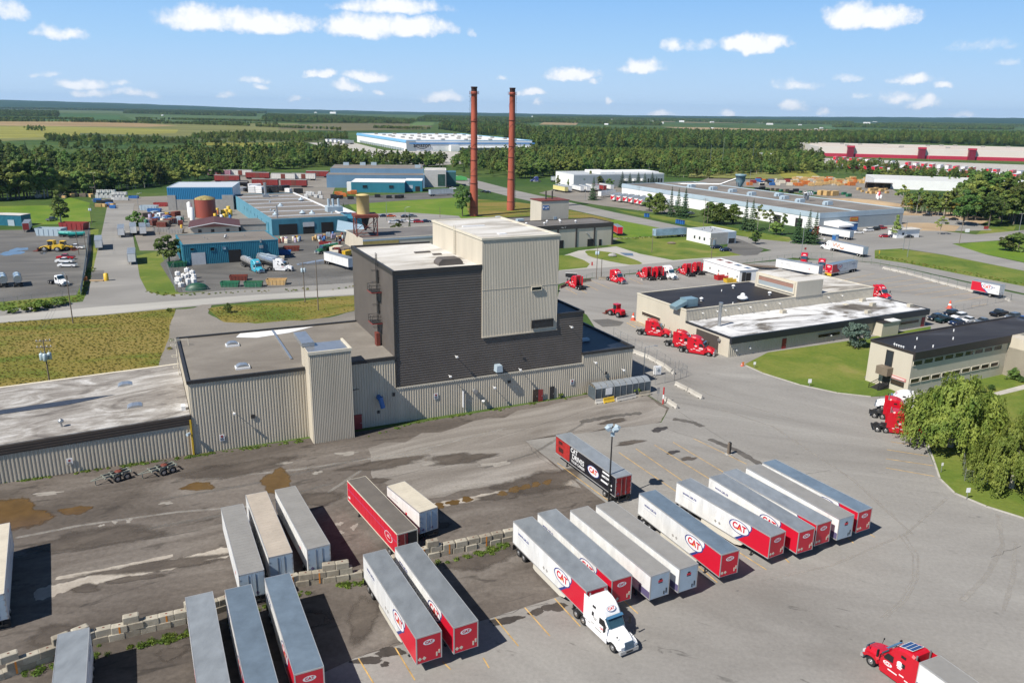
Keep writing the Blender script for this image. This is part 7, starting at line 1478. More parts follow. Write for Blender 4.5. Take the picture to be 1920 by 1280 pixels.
for i, (k, u, v, vt, w, lab) in enumerate((('round', 1217, 396, 362, 1.0, 'rounded dark tree, leftmost before the long factory'), ('cone', 1234, 401, 359, 1.3, 'broad conical tree second from the left before the long factory'), ('spruce2', 1257, 406, 349, .8, 'slender spruce, left of three before the long factory'), ('spruce1', 1270, 406, 352, .9, 'spruce in the middle of three before the long factory'), ('spruce2', 1283, 408, 352, 1.2, 'blue-green spruce, right of three by the open yard'),
    ('cone', 1330, 418, 376, 1.35, 'broad cedar-shaped tree, left of three by the road'), ('cone', 1348, 420, 378, 1.4, 'broad cedar-shaped tree, middle of three by the road'), ('cone', 1374, 419, 380, 1.35, 'broad cedar-shaped tree, right of three by the road'), ('spruce2', 1396, 432, 373, .9, 'tall thin spruce, left of three together'), ('spruce1', 1408, 434, 372, .9, 'tall spruce, middle of three together'), ('sparse', 1420, 431, 381, .9, 'gappy spruce-like tree, right of three together'),
    ('round', 1416, 458, 430, 1.0, 'small leaning round tree on the grass island by the gatehouse'), ('sparse', 1442, 434, 390, 1.1, 'thin pale tree before the white wall of the long factory'), ('slim', 1466, 440, 395, 1.1, 'pale leafy tree left of the dark spruces at the factory corner'), ('broad3', 1455, 440, 412, 1.1, 'low spreading tree behind the flower bed'), ('spruce2', 1494, 456, 399, 1.1, 'leftmost dark spruce at the factory corner'), ('spruce1', 1513, 457, 392, 1.0, 'middle dark spruce at the factory corner'), ('spruce1', 1526, 458, 396, .9, 'rightmost dark spruce at the factory corner'),
    ('poplar', 1678, 446, 401, 1.0, 'light green tree standing before the factory sign wall'), ('sparse', 1762, 440, 403, 1.2, 'thin yellowish tree by the white hut'), ('round', 1885, 470, 440, 1.2, 'dark bushy tree, left of two on the right-hand lawn'), ('bushd', 1908, 472, 436, 1.6, 'dark bushy tree, right of two on the right-hand lawn'))):
    treepx(k, u, v, vt, lab, w)
for i, (k, u, v, vt) in enumerate((('poplar', 1046, 349, 328), ('poplar', 1066, 350, 335), ('round', 1088, 351, 330), ('poplar', 1106, 350, 319), ('round', 1121, 351, 328), ('bluespruce', 1166, 352, 321), ('bluespruce', 1180, 352, 324), ('bluespruce', 1196, 352, 322), ('bluespruce', 1208, 352, 324), ('bluespruce', 1222, 352, 322), ('bluespruce', 1230, 352, 330), ('round', 1143, 352, 334))):
    treepx(k, u, v, vt, 'blue-tinged spruce before the white warehouse' if k == 'bluespruce' else 'young green tree before the white warehouse', 1.2, group='blue spruces before the white warehouse' if k == 'bluespruce' else 'young trees before the white warehouse')
for u, v, vt, k, lab in ((1899, 712, 685, 'clipped', 'tall clipped shrub by the office pier'), (1914, 716, 703, 'clipped', 'low clipped shrub at the right edge'), (1858, 731, 719, 'clipped', 'low clipped shrub beside the office path'), (1842, 736, 724, 'clipped', 'low clipped shrub furthest left by the office path'), (1886, 712, 704, 'clipped', 'small rounded shrub left of the tall clipped one')): treepx(k, u, v, vt, lab, 1.5 if k == 'clipped' and v > 713 else 1.0, cat='shrub')
treepx('clipped', 428, 586, 566, 'yellowish conical shrub on the grass island', 1.0, cat='shrub'); treepx('bush', 1050, 744, 734, 'weedy bush against the factory wall beside the dark door', 1.4, cat='shrub'); treepx('bush', 1192, 738, 722, 'weedy bush beside the mesh shelter', .9, cat='shrub'); treepx('bush', 318, 584, 576, 'small weedy shrub where the gravel drive leaves the road', 1.0, cat='shrub')
for i, (u, v) in enumerate(((20, 587), (60, 583), (75, 580), (95, 577), (112, 572))): treepx('bush', u, v, v - 13 - (i % 3) * 3, 'green bush in the verge by the left road', 1.5, cat='shrub', group='verge bushes')
R = random.Random(31)
# right-hand wood: dark crowns by the road and thin trunks before the white depot
for i in range(36):
    u, v = R.uniform(1800, 1930), R.uniform(398, 424) - (8 if i % 3 == 0 else 0); p = G(u, v); tree(R.choice(('broad1', 'broad2', 'broad1')), p, R.uniform(17, 24), 'dark leafy tree in the clump by the road junction on the right', group='clump of trees by the road junction', wide=1.15)
for i in range(34):
    u = 1690 + i * 3.6 + R.uniform(-2, 2); p = G(u, 397 + (u - 1690) * .09 + R.uniform(-3, 2)); k = R.choice(('sparse', 'slim', 'yellow', 'broad2', 'sparse')); tree(k, p, R.uniform(9, 18) if k != 'yellow' else R.uniform(6, 9), 'yellowing small tree before the white depot' if k == 'yellow' else 'tall thin-trunked tree before the white depot', group='yellowing trees before the white depot' if k == 'yellow' else 'thin trees before the white depot')
# the near edge of the woods, tree by tree
EDGE = [((-30, 377), (95, 370), 16, 'tall near edge of the wood at the far left', (18, 25)), ((95, 370), (180, 362), 12, 'near edge of the wood behind the bright lawn', (12, 18)), ((180, 361), (312, 347), 18, 'near edge of the wood behind the barrels', (8, 14)), ((312, 346), (520, 318), 18, 'near edge of the wood behind the railway wagons', (8, 13)), ((520, 318), (640, 308), 14, 'edge of the wood behind the slate-blue works', (9, 14)),
        ((640, 309), (838, 316), 18, 'trees before the parcel warehouse', (8, 13)), ((970, 335), (1040, 330), 12, 'trees between the chimneys and the white warehouse', (11, 16)), ((1040, 326), (1240, 320), 22, 'edge of the wood behind the white warehouse', (10, 15)), ((1240, 330), (1330, 336), 12, 'light green trees behind the long factory', (7, 11)), ((1330, 332), (1550, 325), 18, 'edge of the wood behind the timber yard', (8, 13)), ((1550, 325), (1740, 340), 14, 'trees before the red-banded warehouse', (6, 10)), ((1740, 350), (1925, 366), 14, 'trees between the white depot and the red-banded warehouse', (6, 10))]
for (a, b), (c, d), n, grp, (h0, h1) in EDGE:
    for i in range(n):
        t = (i + R.uniform(.1, .9)) / n; u, v = a + (c - a) * t, b + (d - b) * t + R.uniform(-2.2, 1.0); p = G(u, v); k = R.choice(('broad1', 'broad2', 'broad3', 'slim', 'broad1', 'poplar')); tree(k, p, R.uniform(h0, h1), 'green tree along the ' + grp if not grp.startswith(('trees', 'light')) else 'green tree among the ' + grp, group=grp, wide=R.uniform(1.0, 1.35))
# ---- woods that read as one mass: scattered by geometry nodes
PROTOS = {}
def proto_obj(key):
    if key not in PROTOS:
        PROTOS[key] = next(o for o in bpy.data.objects if o.type == 'MESH' and o.data == TREES[key][0])
    return PROTOS[key]
def inside(P, poly):
    x, y = P[:, 0], P[:, 1]; c = np.zeros(len(P), bool); n = len(poly)
    for i in range(n):
        x0, y0 = poly[i]; x1, y1 = poly[(i + 1) % n]
        k = ((y0 > y) != (y1 > y)); 
        with np.errstate(divide='ignore', invalid='ignore'): c ^= k & (x < (x1 - x0) * (y - y0) / (y1 - y0 + 1e-12) + x0)
    return c
def scatter(name, label, cat, pts, scl, keys, seed):
    """points with a size each, a plant standing on every point"""
    me = bpy.data.meshes.new(name); me.vertices.add(len(pts)); me.vertices.foreach_set('co', np.concatenate([pts, np.zeros((len(pts), 1))], 1).ravel().astype(np.float32))
    R = np.random.RandomState(seed)
    for an, ty, val in (('scl', 'FLOAT', scl), ('rot', 'FLOAT', R.uniform(0, 6.3, len(pts))), ('idx', 'INT', R.randint(0, len(keys), len(pts)))):
        at = me.attributes.new(an, ty, 'POINT'); at.data.foreach_set('value', np.asarray(val, dtype=np.float32 if ty == 'FLOAT' else np.int32))
    o = put(name, me, None, label=label, cat=cat, kind='stuff')
    ng = bpy.data.node_groups.new(name, 'GeometryNodeTree'); ng.interface.new_socket('Geometry', in_out='INPUT', socket_type='NodeSocketGeometry'); ng.interface.new_socket('Geometry', in_out='OUTPUT', socket_type='NodeSocketGeometry')
    N = ng.nodes; gi, go2, ip, jn = N.new('NodeGroupInput'), N.new('NodeGroupOutput'), N.new('GeometryNodeInstanceOnPoints'), N.new('GeometryNodeJoinGeometry')
    for k in reversed(keys):
        oi = N.new('GeometryNodeObjectInfo'); oi.inputs['Object'].default_value = proto_obj(k); oi.inputs['As Instance'].default_value = True; oi.transform_space = 'ORIGINAL'
        ng.links.new(oi.outputs['Geometry'], jn.inputs[0])
    def attr(n_, ty):
        a = N.new('GeometryNodeInputNamedAttribute'); a.data_type = ty; a.inputs['Name'].default_value = n_; return a.outputs['Attribute']
    cx = N.new('ShaderNodeCombineXYZ'); ng.links.new(attr('rot', 'FLOAT'), cx.inputs[2])
    e2r = N.new('FunctionNodeEulerToRotation'); ng.links.new(cx.outputs[0], e2r.inputs[0])
    ip.inputs['Pick Instance'].default_value = True
    ng.links.new(gi.outputs[0], ip.inputs['Points']); ng.links.new(jn.outputs[0], ip.inputs['Instance']); ng.links.new(attr('idx', 'INT'), ip.inputs['Instance Index']); ng.links.new(e2r.outputs[0], ip.inputs['Rotation']); ng.links.new(attr('scl', 'FLOAT'), ip.inputs['Scale'])
    ng.links.new(ip.outputs[0], go2.inputs[0]); md = o.modifiers.new('scatter', 'NODES'); md.node_group = ng
    return o
def cover(name, label, cat, polys, sp, s0, s1, keys, seed, thin=0.0):
    R = np.random.RandomState(seed); A = []
    for px in polys:
        pl_ = [tuple(G(u, v).xy) for u, v in px]; xs, ys = [p[0] for p in pl_], [p[1] for p in pl_]
        gx, gy = np.meshgrid(np.arange(min(xs), max(xs), sp), np.arange(min(ys), max(ys), sp)); P = np.stack([gx.ravel(), gy.ravel()], 1) + R.uniform(-.48, .48, (gx.size, 2)) * sp
        P = P[inside(P, pl_)]
        if thin:                                                     # clearings
            P = P[np.sin(P[:, 0] * .021 + seed) + np.sin(P[:, 1] * .017 + P[:, 0] * .009) + R.normal(size=len(P)) * .4 > -1.6 + thin]
        A.append(P)
    P = np.concatenate(A); return scatter(name, label, cat, P, R.uniform(s0, s1, len(P)), keys, seed)
MIX = ['broad1', 'broad2', 'broad3', 'slim', 'poplar', 'spruce2', 'broad1', 'sparse', 'round']
cover('woodland', 'broad belt of mixed green woodland behind the yards on the left', 'woodland', [[(-120, 372), (100, 366), (180, 357), (262, 352), (310, 342), (390, 328), (450, 320), (520, 315), (612, 313), (640, 303), (640, 291), (560, 288), (500, 292), (350, 296), (280, 303), (224, 303), (200, 310), (0, 308), (-120, 308)],
      [(-120, 303), (0, 301), (85, 298), (88, 293), (40, 292), (-120, 293)]], 7.4, .5, 1.3, MIX, 1, .3)
cover('hedgerow', 'rows of dark trees dividing the far fields on the left', 'hedge', [[(85, 266), (340, 272), (480, 270), (480, 264), (340, 266), (85, 260)], [(360, 262), (560, 267), (650, 262), (650, 255), (480, 253), (360, 256)], [(110, 284), (180, 280), (300, 285), (300, 282), (180, 276), (110, 279)], [(45, 245), (85, 246), (85, 244.5), (45, 243.5)]], 8.0, .45, .85, MIX, 2, .5)
cover('orchard_row', 'rows of small dark trees across the far fields', 'tree row', [[(-60, 227.3), (180, 230), (330, 233), (470, 237), (470, 236), (330, 232), (180, 229), (-60, 226.3)], [(-60, 222.5), (175, 225), (175, 224), (-60, 221.5)], [(255, 223.5), (520, 229), (520, 228), (255, 222.5)], [(480, 238), (640, 245), (640, 244), (480, 237)], [(255, 228), (520, 234), (520, 233.3), (255, 227.3)], [(700, 241), (850, 245), (850, 243.5), (700, 239.5)]], 9.5, .6, .95, ['cone', 'round', 'broad3'] if 0 else ['cone', 'broad3'], 3, .4)
cover('far_woodland', 'dark blue-green woods far off on the plain', 'woodland', [[(-90, 217), (110, 220), (110, 212), (-90, 208)], [(230, 213), (480, 219), (480, 213), (260, 208)], [(490, 227), (560, 231), (770, 233), (780, 229), (640, 221), (500, 217)], [(-90, 203), (500, 213), (500, 211), (-90, 200)], [(-90, 200), (480, 209), (480, 207.5), (-90, 197.5)], [(1080, 225), (1500, 233), (1600, 234), (1600, 230), (1300, 226), (1080, 221)],
      [(1560, 240), (1900, 244), (1900, 240), (1600, 236)], [(985, 229), (1240, 237), (1240, 233), (1000, 224)], [(780, 228), (1000, 232), (1000, 224), (800, 219)], [(1640, 235), (1900, 239), (1960, 236), (1700, 232)], [(1000, 222), (1500, 229), (1500, 227.5), (1000, 220)]], 15, .9, 1.4, ['broad1', 'broad2', 'broad3'], 4, .35)
cover('woodland', 'dense dark forest filling the right half of the middle distance', 'forest', [[(962, 277), (1100, 279), (1240, 283), (1440, 284), (1530, 286), (1535, 274), (1700, 268), (1900, 275), (2050, 280), (2050, 258), (1900, 256), (1700, 254), (1440, 256), (1240, 253), (1000, 248), (962, 250)], [(822, 243), (900, 253), (985, 264), (1000, 252), (985, 241), (880, 234), (830, 235)]], 10, .75, 1.45, ['broad1', 'broad2', 'spruce1', 'broad2', 'spruce2', 'slim'], 5, .3)
cover('woodland', 'belt of mixed woodland between the parcel warehouse and the factories', 'woodland', [[(600, 314), (700, 311), (790, 316), (836, 311), (838, 302), (780, 307), (700, 303), (640, 292)], [(848, 322), (890, 333), (965, 334), (1000, 331), (1040, 325), (1200, 317), (1240, 324), (1330, 330), (1420, 326), (1540, 318), (1540, 299), (1430, 300), (1300, 300), (1292, 296), (1240, 297), (1100, 292), (1010, 292), (880, 298), (848, 304)]], 7.2, .5, 1.15, MIX, 6, .25)
cover('scrub', 'pale rough scrub before the dark forest', 'scrub', [[(965, 292), (1100, 292), (1240, 297), (1290, 300), (1430, 300), (1540, 300), (1535, 287), (1440, 285), (1240, 284), (1100, 280), (965, 278)]], 6.5, .3, .62, ['broad3', 'slim', 'sparse'], 7, .3)
cover('woodland', 'strip of trees before and beside the red-banded warehouse', 'woodland', [[(1440, 330), (1560, 320), (1640, 322), (1740, 338), (1900, 352), (2050, 358), (2050, 346), (1800, 333), (1620, 311), (1450, 316)], [(1800, 400), (1930, 402), (2050, 398), (2050, 372), (1860, 374), (1800, 388)]], 7.5, .45, .85, MIX, 8, .4)
# rough grass on the meadow, weeds at walls and verges
def tuft(key, seed, n, mtl, h, r):
    R = np.random.RandomState(seed); a = R.uniform(0, 6.3, n); q = r * np.sqrt(R.uniform(0, 1, n)); z = h * R.uniform(.15, 1, n)
    P = np.stack([q * np.cos(a), q * np.sin(a), z * .6], 1); N = np.stack([np.cos(a), np.sin(a), R.uniform(-.1, .5, n)], 1) + R.normal(size=(n, 3)) * .4
    me = quads('tuft', P, N, R.uniform(.06, .15, n), mtl, 2.6); TREES[key] = (me, None); o = put(key, me); o['label'] = 'tuft'; return o
def tuftproto(key, seed, mtl, label, u, v, h=.75, r=.6, n=90):
    o = tuft(key, seed, n, mtl, h, r); o.name = 'grass_tuft'; p = G(u, v); o.location = (p.x, p.y, .02); PROTOS[key] = o; return tagit(o, label, 'grass', 'single grass tufts')
tuftproto('tuft_green', 1, LEAF_G, 'green grass tuft at the edge of the gravel drive', 322, 640); tuftproto('tuft_dry', 2, LEAF_D, 'dry straw-coloured grass tuft at the edge of the gravel drive', 318, 655); tuftproto('tuft_low', 3, LEAF_G, 'low weed tuft at the foot of the factory wall', 560, 827, .4, .5, 70)
cover('meadow_grass', 'tall dry and green meadow grass left of the gravel drive', 'grass', [[(-120, 614), (190, 592), (326, 580), (322, 605), (306, 645), (300, 690), (345, 700), (-120, 770)], [(390, 580), (422, 603), (500, 605), (600, 596), (665, 582), (665, 555), (560, 567), (430, 574)]], 1.0, .2, .5, ['tuft_dry'], 11, 1.5)
cover('verge_grass', 'rough green grass along the road verges', 'grass', [[(-120, 578), (145, 556), (163, 500), (180, 500), (160, 560), (130, 572), (-120, 592)], [(262, 545), (330, 552), (480, 546), (665, 536), (665, 543), (420, 551), (310, 557)], [(1640, 484), (1700, 493), (1800, 513), (1920, 536), (1920, 531), (1800, 507), (1700, 488), (1645, 479)], [(1125, 447), (1180, 449), (1270, 443), (1270, 440), (1180, 446), (1140, 444)]], 1.4, .35, .8, ['tuft_green', 'tuft_green', 'tuft_dry'], 12, .5)
def band(pts, w, sp, seed, keys, label, name='weeds', s0=.3, s1=.8):
    R = np.random.RandomState(seed); A = []
    for (a, b), (c, d) in zip(pts, pts[1:]):
        p, q = np.array(G(a, b).xy), np.array(G(c, d).xy); L = np.linalg.norm(q - p); n = int(L / sp * 3); t = R.uniform(0, 1, (n, 1)); off = R.normal(size=(n, 1)) * w; nn = np.array([-(q - p)[1], (q - p)[0]]) / L
        keep = (np.sin(t[:, 0] * L * .9 + seed) + R.normal(size=n) * .6) > -.1; A.append((p + (q - p) * t + nn * off)[keep])
    P = np.concatenate(A); return scatter(name, label, 'weeds', P, R.uniform(s0, s1, len(P)), keys, seed)
band([(-60, 915), (366, 855), (575, 826)], .2, .5, 13, ['tuft_low'], 'weeds at the foot of the low wing and factory wall'); band([(690, 818), (790, 790), (1100, 740)], .25, 1.6, 14, ['tuft_low'], 'weeds at the foot of the factory front')
band([(-30, 1285), (170, 1232), (350, 1192), (560, 1112), (680, 1092), (830, 1055), (960, 1022)], .28, .4, 15, ['tuft_low', 'tuft_green'], 'weeds along the concrete block wall'); band([(170, 1215), (350, 1150), (550, 1085)], .3, 1.2, 16, ['tuft_low'], 'weeds behind the concrete block wall')
# ------------------------------------------------------------------ blocks, barriers, poles, fences, yard clutter
BLK = patchy('block_concrete', [(.3, (.25, .225, .18)), (.55, (.36, .33, .27)), (.8, (.46, .425, .355))], scale=.5, detail=8, grain=.15, gscale=5)
BLKD = patchy('old_block_concrete', [(.3, (.19, .165, .13)), (.55, (.28, .25, .20)), (.8, (.36, .33, .27))], scale=.6, detail=8, grain=.15, gscale=5)
OPAINT = mat('orange_spray', (.62, .22, .03), .6, var=.2)
def make_block():
    r = thing('concrete_block', 'block', 'concrete block'); mb = MB(); x, y, z, c = .74, .38, .74, .06
    mb.prism([(-x + c, -y), (x - c, -y), (x, -y + c), (x, y - c), (x - c, y), (-x + c, y), (-x, y - c), (-x, -y + c)], 0, z - c)
    mb.add([(-x + c, -y, z - c), (x - c, -y, z - c), (x, -y + c, z - c), (x, y - c, z - c), (x - c, y, z - c), (-x + c, y, z - c), (-x, y - c, z - c), (-x, -y + c, z - c), (-x + 2 * c, -y + c, z), (x - 2 * c, -y + c, z), (x - 2 * c, y - c, z), (-x + 2 * c, y - c, z)],
           [(0, 1, 9, 8), (1, 2, 9), (2, 3, 10, 9), (3, 4, 10), (4, 5, 11, 10), (5, 6, 11), (6, 7, 8, 11), (7, 0, 8), (8, 9, 10, 11)])
    mb.build('block', BLK, r); MB().box(-.09, .09, -.06, .06, z - .02, z + .035).build('lifting_eye', RUST, r); return r
PB = Proto(make_block()); R = random.Random(77)
LW = [(-25, 1281), (100, 1236), (175, 1206), (350, 1166), (555, 1098), (680, 1080), (800, 1046), (960, 1012)]
for (a, b), (c, d) in zip(LW, LW[1:]):
    p, q = G(a, b), G(c, d); L = (q - p).length; n = max(1, round(L / 1.53)); h = math.atan2(q.y - p.y, q.x - p.x); st = L / n
    for i in range(n):
        for lv in range(3):
            if lv == 2 and R.random() < .8: continue
            if lv == 1 and R.random() < .14: continue
            t = (i + .5 + (.25 if lv == 1 else 0) + R.uniform(-.02, .02)) / n; x = p + (q - p) * t; off = R.uniform(-.07, .07) + .05 * lv
            where = ('beside the lone trailer, bottom left' if a < 180 else 'left of the three bottom-edge trailers' if a < 350 else 'by the three white trailers' if a < 555 else 'left of the backed-up pair of trailers' if a < 680 else 'behind the backed-up pair of trailers' if a < 800 else 'between the red trailer and the coupled rig')
            lay = ('bottom', 'middle', 'top')[lv]
            o = PB.at((x.x - math.sin(h) * off, x.y + math.cos(h) * off, .02 + .745 * lv), h + R.uniform(-.05, .05), lay + ' layer concrete block ' + where, 'concrete blocks, %s layer, %s' % (lay, where), mats={'block': BLKD if R.random() < .25 or (555 <= a < 600 and i < 3) else BLK})
            if lv == 1 and i % 3 == 1: MB().box(-.08, .08, -.395, -.381, -.6, .7).build('paint_mark', OPAINT, o); o['label'] = 'orange-striped concrete block ' + where; o['group'] = 'orange-striped concrete blocks, ' + where
PB.drop()
# concrete barriers
def make_barrier(L=3.6):
    r = thing('concrete_barrier', 'barrier', 'barrier'); mb = MB(); P = [(-.3, 0), (.3, 0), (.3, .15), (.13, .4), (.09, .85), (-.09, .85), (-.13, .4), (-.3, .15)]
    vs = [(x, a, z) for x in (-L / 2, L / 2) for a, z in P]; n = 8
    mb.add(vs, [(i, (i + 1) % n, n + (i + 1) % n, n + i) for i in range(n)] + [tuple(range(7, -1, -1)), tuple(range(8, 16))]); mb.build('body', CONC, r); MB().box(-L / 2 + .4, -L / 2 + .8, -.31, -.25, 0, .12).box(L / 2 - .8, L / 2 - .4, -.31, -.25, 0, .12).build('drain_slot', BLACK, r); return r
PJ = Proto(make_barrier())
def barriers(pts, label, group, mt=None, L=3.7, z=1.0):
    for (a, b), (c, d) in zip(pts, pts[1:]):
        p, q = G(a, b), G(c, d); D = (q - p).length; n = max(1, round(D / L)); h = math.atan2(q.y - p.y, q.x - p.x)
        for i in range(n): x = p + (q - p) * ((i + .5) / n); PJ.at((x.x, x.y, .03), h, label, group, scale=(D / n / 3.75, 1, z), mats={'body': mt} if mt else None)
barriers([(1188, 662), (1215, 672), (1246, 689), (1264, 703)], 'white concrete barrier under the chain fence beside the factory end', 'barriers under the chain fence')
barriers([(1266, 722), (1290, 734), (1317, 749)], 'white concrete barrier pointing into the open yard from the gate', 'barriers beside the gate'); barriers([(1243, 749), (1270, 767)], 'pale concrete barrier in front of the red gate post', 'barriers by the red gate post')
barriers([(1155, 753), (1192, 745)], 'white concrete barrier along the mesh shelter', 'barriers along the mesh shelter'); barriers([(1116, 757), (1131, 755)], 'short concrete block left of the yellow one at the mesh shelter', 'shelter end block'); barriers([(1199, 743), (1219, 740)], 'tan concrete barrier at the right end of the mesh shelter', 'shelter right end barrier', BLKD)
barriers([(1131, 756), (1151, 752)], 'bright yellow barrier before the mesh shelter', 'yellow barrier', YELL, 4, 1.15)
barriers([(1203, 526), (1210, 524)], 'small concrete barrier behind the parked tractors', 'single barrier'); barriers([(1122, 524), (1140, 524)], 'low concrete barrier left of the lone tractor in the upper lot', 'barrier by the lone tractor', BLKD)
barriers([(1050, 541), (1068, 533), (1108, 527)], 'dark barrier along the left end of the upper lot', 'dark barriers of the upper lot', WOOD)
barriers([(1655, 504), (1700, 514), (1760, 531), (1830, 549)], 'pale concrete barrier under the fence of the upper lot', 'barriers under the upper fence'); barriers([(1885, 562), (1893, 566)], 'concrete barrier at the end of the upper fence', 'last barrier of the upper fence')
PJ.drop()
# mesh shelter at the factory corner
a, b = G(1116, 752), G(1219, 736); h = math.atan2(b.y - a.y, b.x - a.x); L = (b - a).length
s = thing('mesh_shelter', 'long grey mesh-sided shelter with a curved roof against the factory corner', 'shelter', (a.x, a.y, .03), h)
MESHC = mat('grey_mesh', (.075, .095, .11), .6, var=.25, scale=1.5); ROOFM = mat('translucent_sheet', (.23, .25, .27), .4, var=.2)
P = [(0, 2.3), (.5, 2.75), (1.3, 3.0), (2.1, 2.9), (2.8, 2.5)]; mb = MB(); nb = 9
for k in range(nb):
    x0, x1 = k * L / nb + .05, (k + 1) * L / nb - .05
    for (y0, z0), (y1, z1) in zip(P, P[1:]): mb.add([(x0, y0, z0), (x1, y0, z0), (x1, y1, z1), (x0, y1, z1)], [(0, 1, 2, 3)])
mb.build('roof', ROOFM, s); MB().box(0, L, .02, .06, .2, 2.3).box(-.02, .02, .1, 2.7, .2, 2.4).box(L - .02, L + .02, .1, 2.7, .2, 2.4).build('mesh_side', MESHC, s)
for k in range(nb + 1): MB().box(k * L / nb - .05, k * L / nb + .05, -.04, .06, 0, 2.35).build('post', STEEL, s)
MB().box(2.2, 3.6, -.06, .0, .9, 2.2).build('notice_board', WHITEP, s)
# chain-link fence, as posts, rails and fine wires
WIRE = mat('fence_wire', (.30, .31, .31), .5, .5, var=0); GREENW = mat('green_fence_wire', (.10, .17, .12), .6, var=0)
def fence(pts, label, h=2.0, sp=3.0, mt=None, wires=5, slats=None, name='chain_fence', z=.05):
    P = [G(u, v) for u, v in pts]; o = thing(name, label, 'fence', (P[0].x, P[0].y, z)); o0 = P[0]; k = 0
    wm = MB()
    for p, q in zip(P, P[1:]):
        L = (q - p).length; n = max(1, round(L / sp)); a, b = p - o0, q - o0
        for i in range(n + (q is P[-1])):
            x = a + (b - a) * (i / n); k += 1
            if k <= 95: MB().cyl((x.x, x.y, 0), (x.x, x.y, h + .1), .045, n=5).build('post', mt or STEEL, o)
        for j in range(wires + 1): wm.cyl((a.x, a.y, .1 + (h - .1) * j / wires), (b.x, b.y, .1 + (h - .1) * j / wires), .026 if j == wires else .011, n=4, cap=False)
        if slats: wm.add([(a.x, a.y, .15), (b.x, b.y, .15), (b.x, b.y, h), (a.x, a.y, h)], [(0, 1, 2, 3)], 1)
    wm.build('wire', [mt or WIRE, slats or WIRE], o); return o
fence([(1065, 540), (1110, 523), (1180, 517), (1240, 513), (1330, 504), (1400, 497), (1470, 488), (1500, 484), (1560, 484)], 'chain fence with green posts behind the tractors of the upper lot', 1.9, 4.0, GREENW)
fence([(1600, 488), (1650, 499), (1700, 511), (1760, 528), (1830, 547), (1895, 563)], 'green chain fence along the road side of the upper lot', 1.9, 4.0, GREENW); fence([(1740, 597), (1790, 585), (1850, 572), (1895, 563), (1925, 568)], 'wire fence between the upper lot and the office car park', 1.8, 4.0)
fence([(1150, 633), (1190, 655), (1216, 668), (1246, 685), (1265, 700)], 'chain fence standing on the barriers beside the factory end', 2.4, 3.0); fence([(1228, 722), (1264, 714)], 'wire gate closing the gap beside the mesh shelter', 2.2, 2.2, name='wire_gate'); fence([(1264, 714), (1287, 706), (1272, 695)], 'swung-open wire gate at the end of the barriers', 2.2, 2.4, name='wire_gate')
fence([(1805, 871), (1808, 902), (1850, 909)], 'pale wire enclosure under the willows', 1.8, 2.4, wires=7); fence([(340, 480), (318, 515), (330, 548), (360, 553), (480, 543), (665, 530)], 'wire fence round the scrap yard', 1.8, 4.0); fence([(300, 470), (312, 500), (331, 548)], 'wire fence along the grass by the side road', 1.8, 4.0)
fence([(152, 554), (158, 520), (163, 480), (167, 440)], 'fence with pale slats along the dark yard', 2.1, 3.0, slats=mat('pale_slats', (.36, .42, .42), .6, var=.1), name='slatted_fence'); fence([(-20, 575), (60, 563), (145, 553)], 'thin wire fence before the dark yard', 1.6, 4.0)
# poles
def pole(u, v, vt, label, kind='plain', mt=None, r=.15, group=None, name='utility_pole', arm=0.0):
    p = G(u, v); h = H(u, vt, p); o = thing(name, label, 'pole', (p.x, p.y, 0), arm, group); MB().cyl((0, 0, -.1), (0, 0, h), r, r * .65, n=8).build('post', mt or WOOD, o)
    if kind in ('cross', 'transformer'):
        for z in ((h - .3, h - 1.5) if kind == 'transformer' else (h - .4,)):
            mb = MB().box(-1.3, 1.3, -.08, .08, z - .07, z + .07); mb.build('crossarm', WOOD, o); mb = MB()
            for x in (-1.15, -.5, .5, 1.15): mb.lathe([(.05, z + .07), (.1, z + .15), (.06, z + .3)], (x, 0, 0), 7)
            mb.build('insulators', WHITEP, o)
    if kind == 'transformer':
        for i, (x, y) in enumerate(((-.65, -.1), (.05, -.65), (.65, .1))): MB().lathe([(.36, h - 4.0), (.4, h - 3.9), (.4, h - 2.8), (.3, h - 2.65), (.1, h - 2.6)], (x, y, 0), 12).cyl((x, y, h - 2.6), (x, y, h - 2.2), .07, n=6).build('transformer', mat('pale_blue_can', (.42, .50, .54), .4, .2), o)
    if kind == 'can': MB().lathe([(.3, h - 2.6), (.32, h - 1.6), (.1, h - 1.5)], (.35, 0, 0), 10).lathe([(.3, h - 2.6), (.32, h - 1.6), (.1, h - 1.5)], (-.35, 0, 0), 10).build('transformer', PALEB, o); MB().box(-1.0, 1.0, -.07, .07, h - .4, h - .27).build('crossarm', WOOD, o)
    if kind == 'flood':
        mb = MB().lathe([(.9, h - .55), (.9, h - .45)], (0, 0, 0), 10); mb.build('ring', STEEL, o)
        for i in range(4): a = i * PI / 2 + .4; MB().obox((.75 * math.cos(a), .75 * math.sin(a), h - .25), .5, .7, .5, a, .5).build('floodlight', PALEB, o)
        MB().obox((0, -.3, h - .9), .5, .4, .8).build('control_box', PALEB, o)
    if kind == 'lamp': MB().cyl((0, 0, h - .1), (1.8, 0, h + .3), .06, n=5).obox((2.1, 0, h + .3), .7, .3, .16).build('lamp_head', STEEL, o)
    return o
pole(1141, 940, 798, 'tall dark floodlight mast by the black trailer', 'flood', CHAS, .13, name='floodlight_mast')
pole(93, 716, 635, 'pole with three transformers on the meadow behind the low wing', 'transformer', arm=.3); pole(137, 606, 515, 'bare leaning pole with a lamp by the left road', 'lamp', arm=2.4); pole(597, 582, 488, 'plain wooden pole right of the transformer pole behind the block', arm=.4); pole(572, 567, 492, 'pole with a pair of cans at the road beyond the low block', 'can', arm=.4)
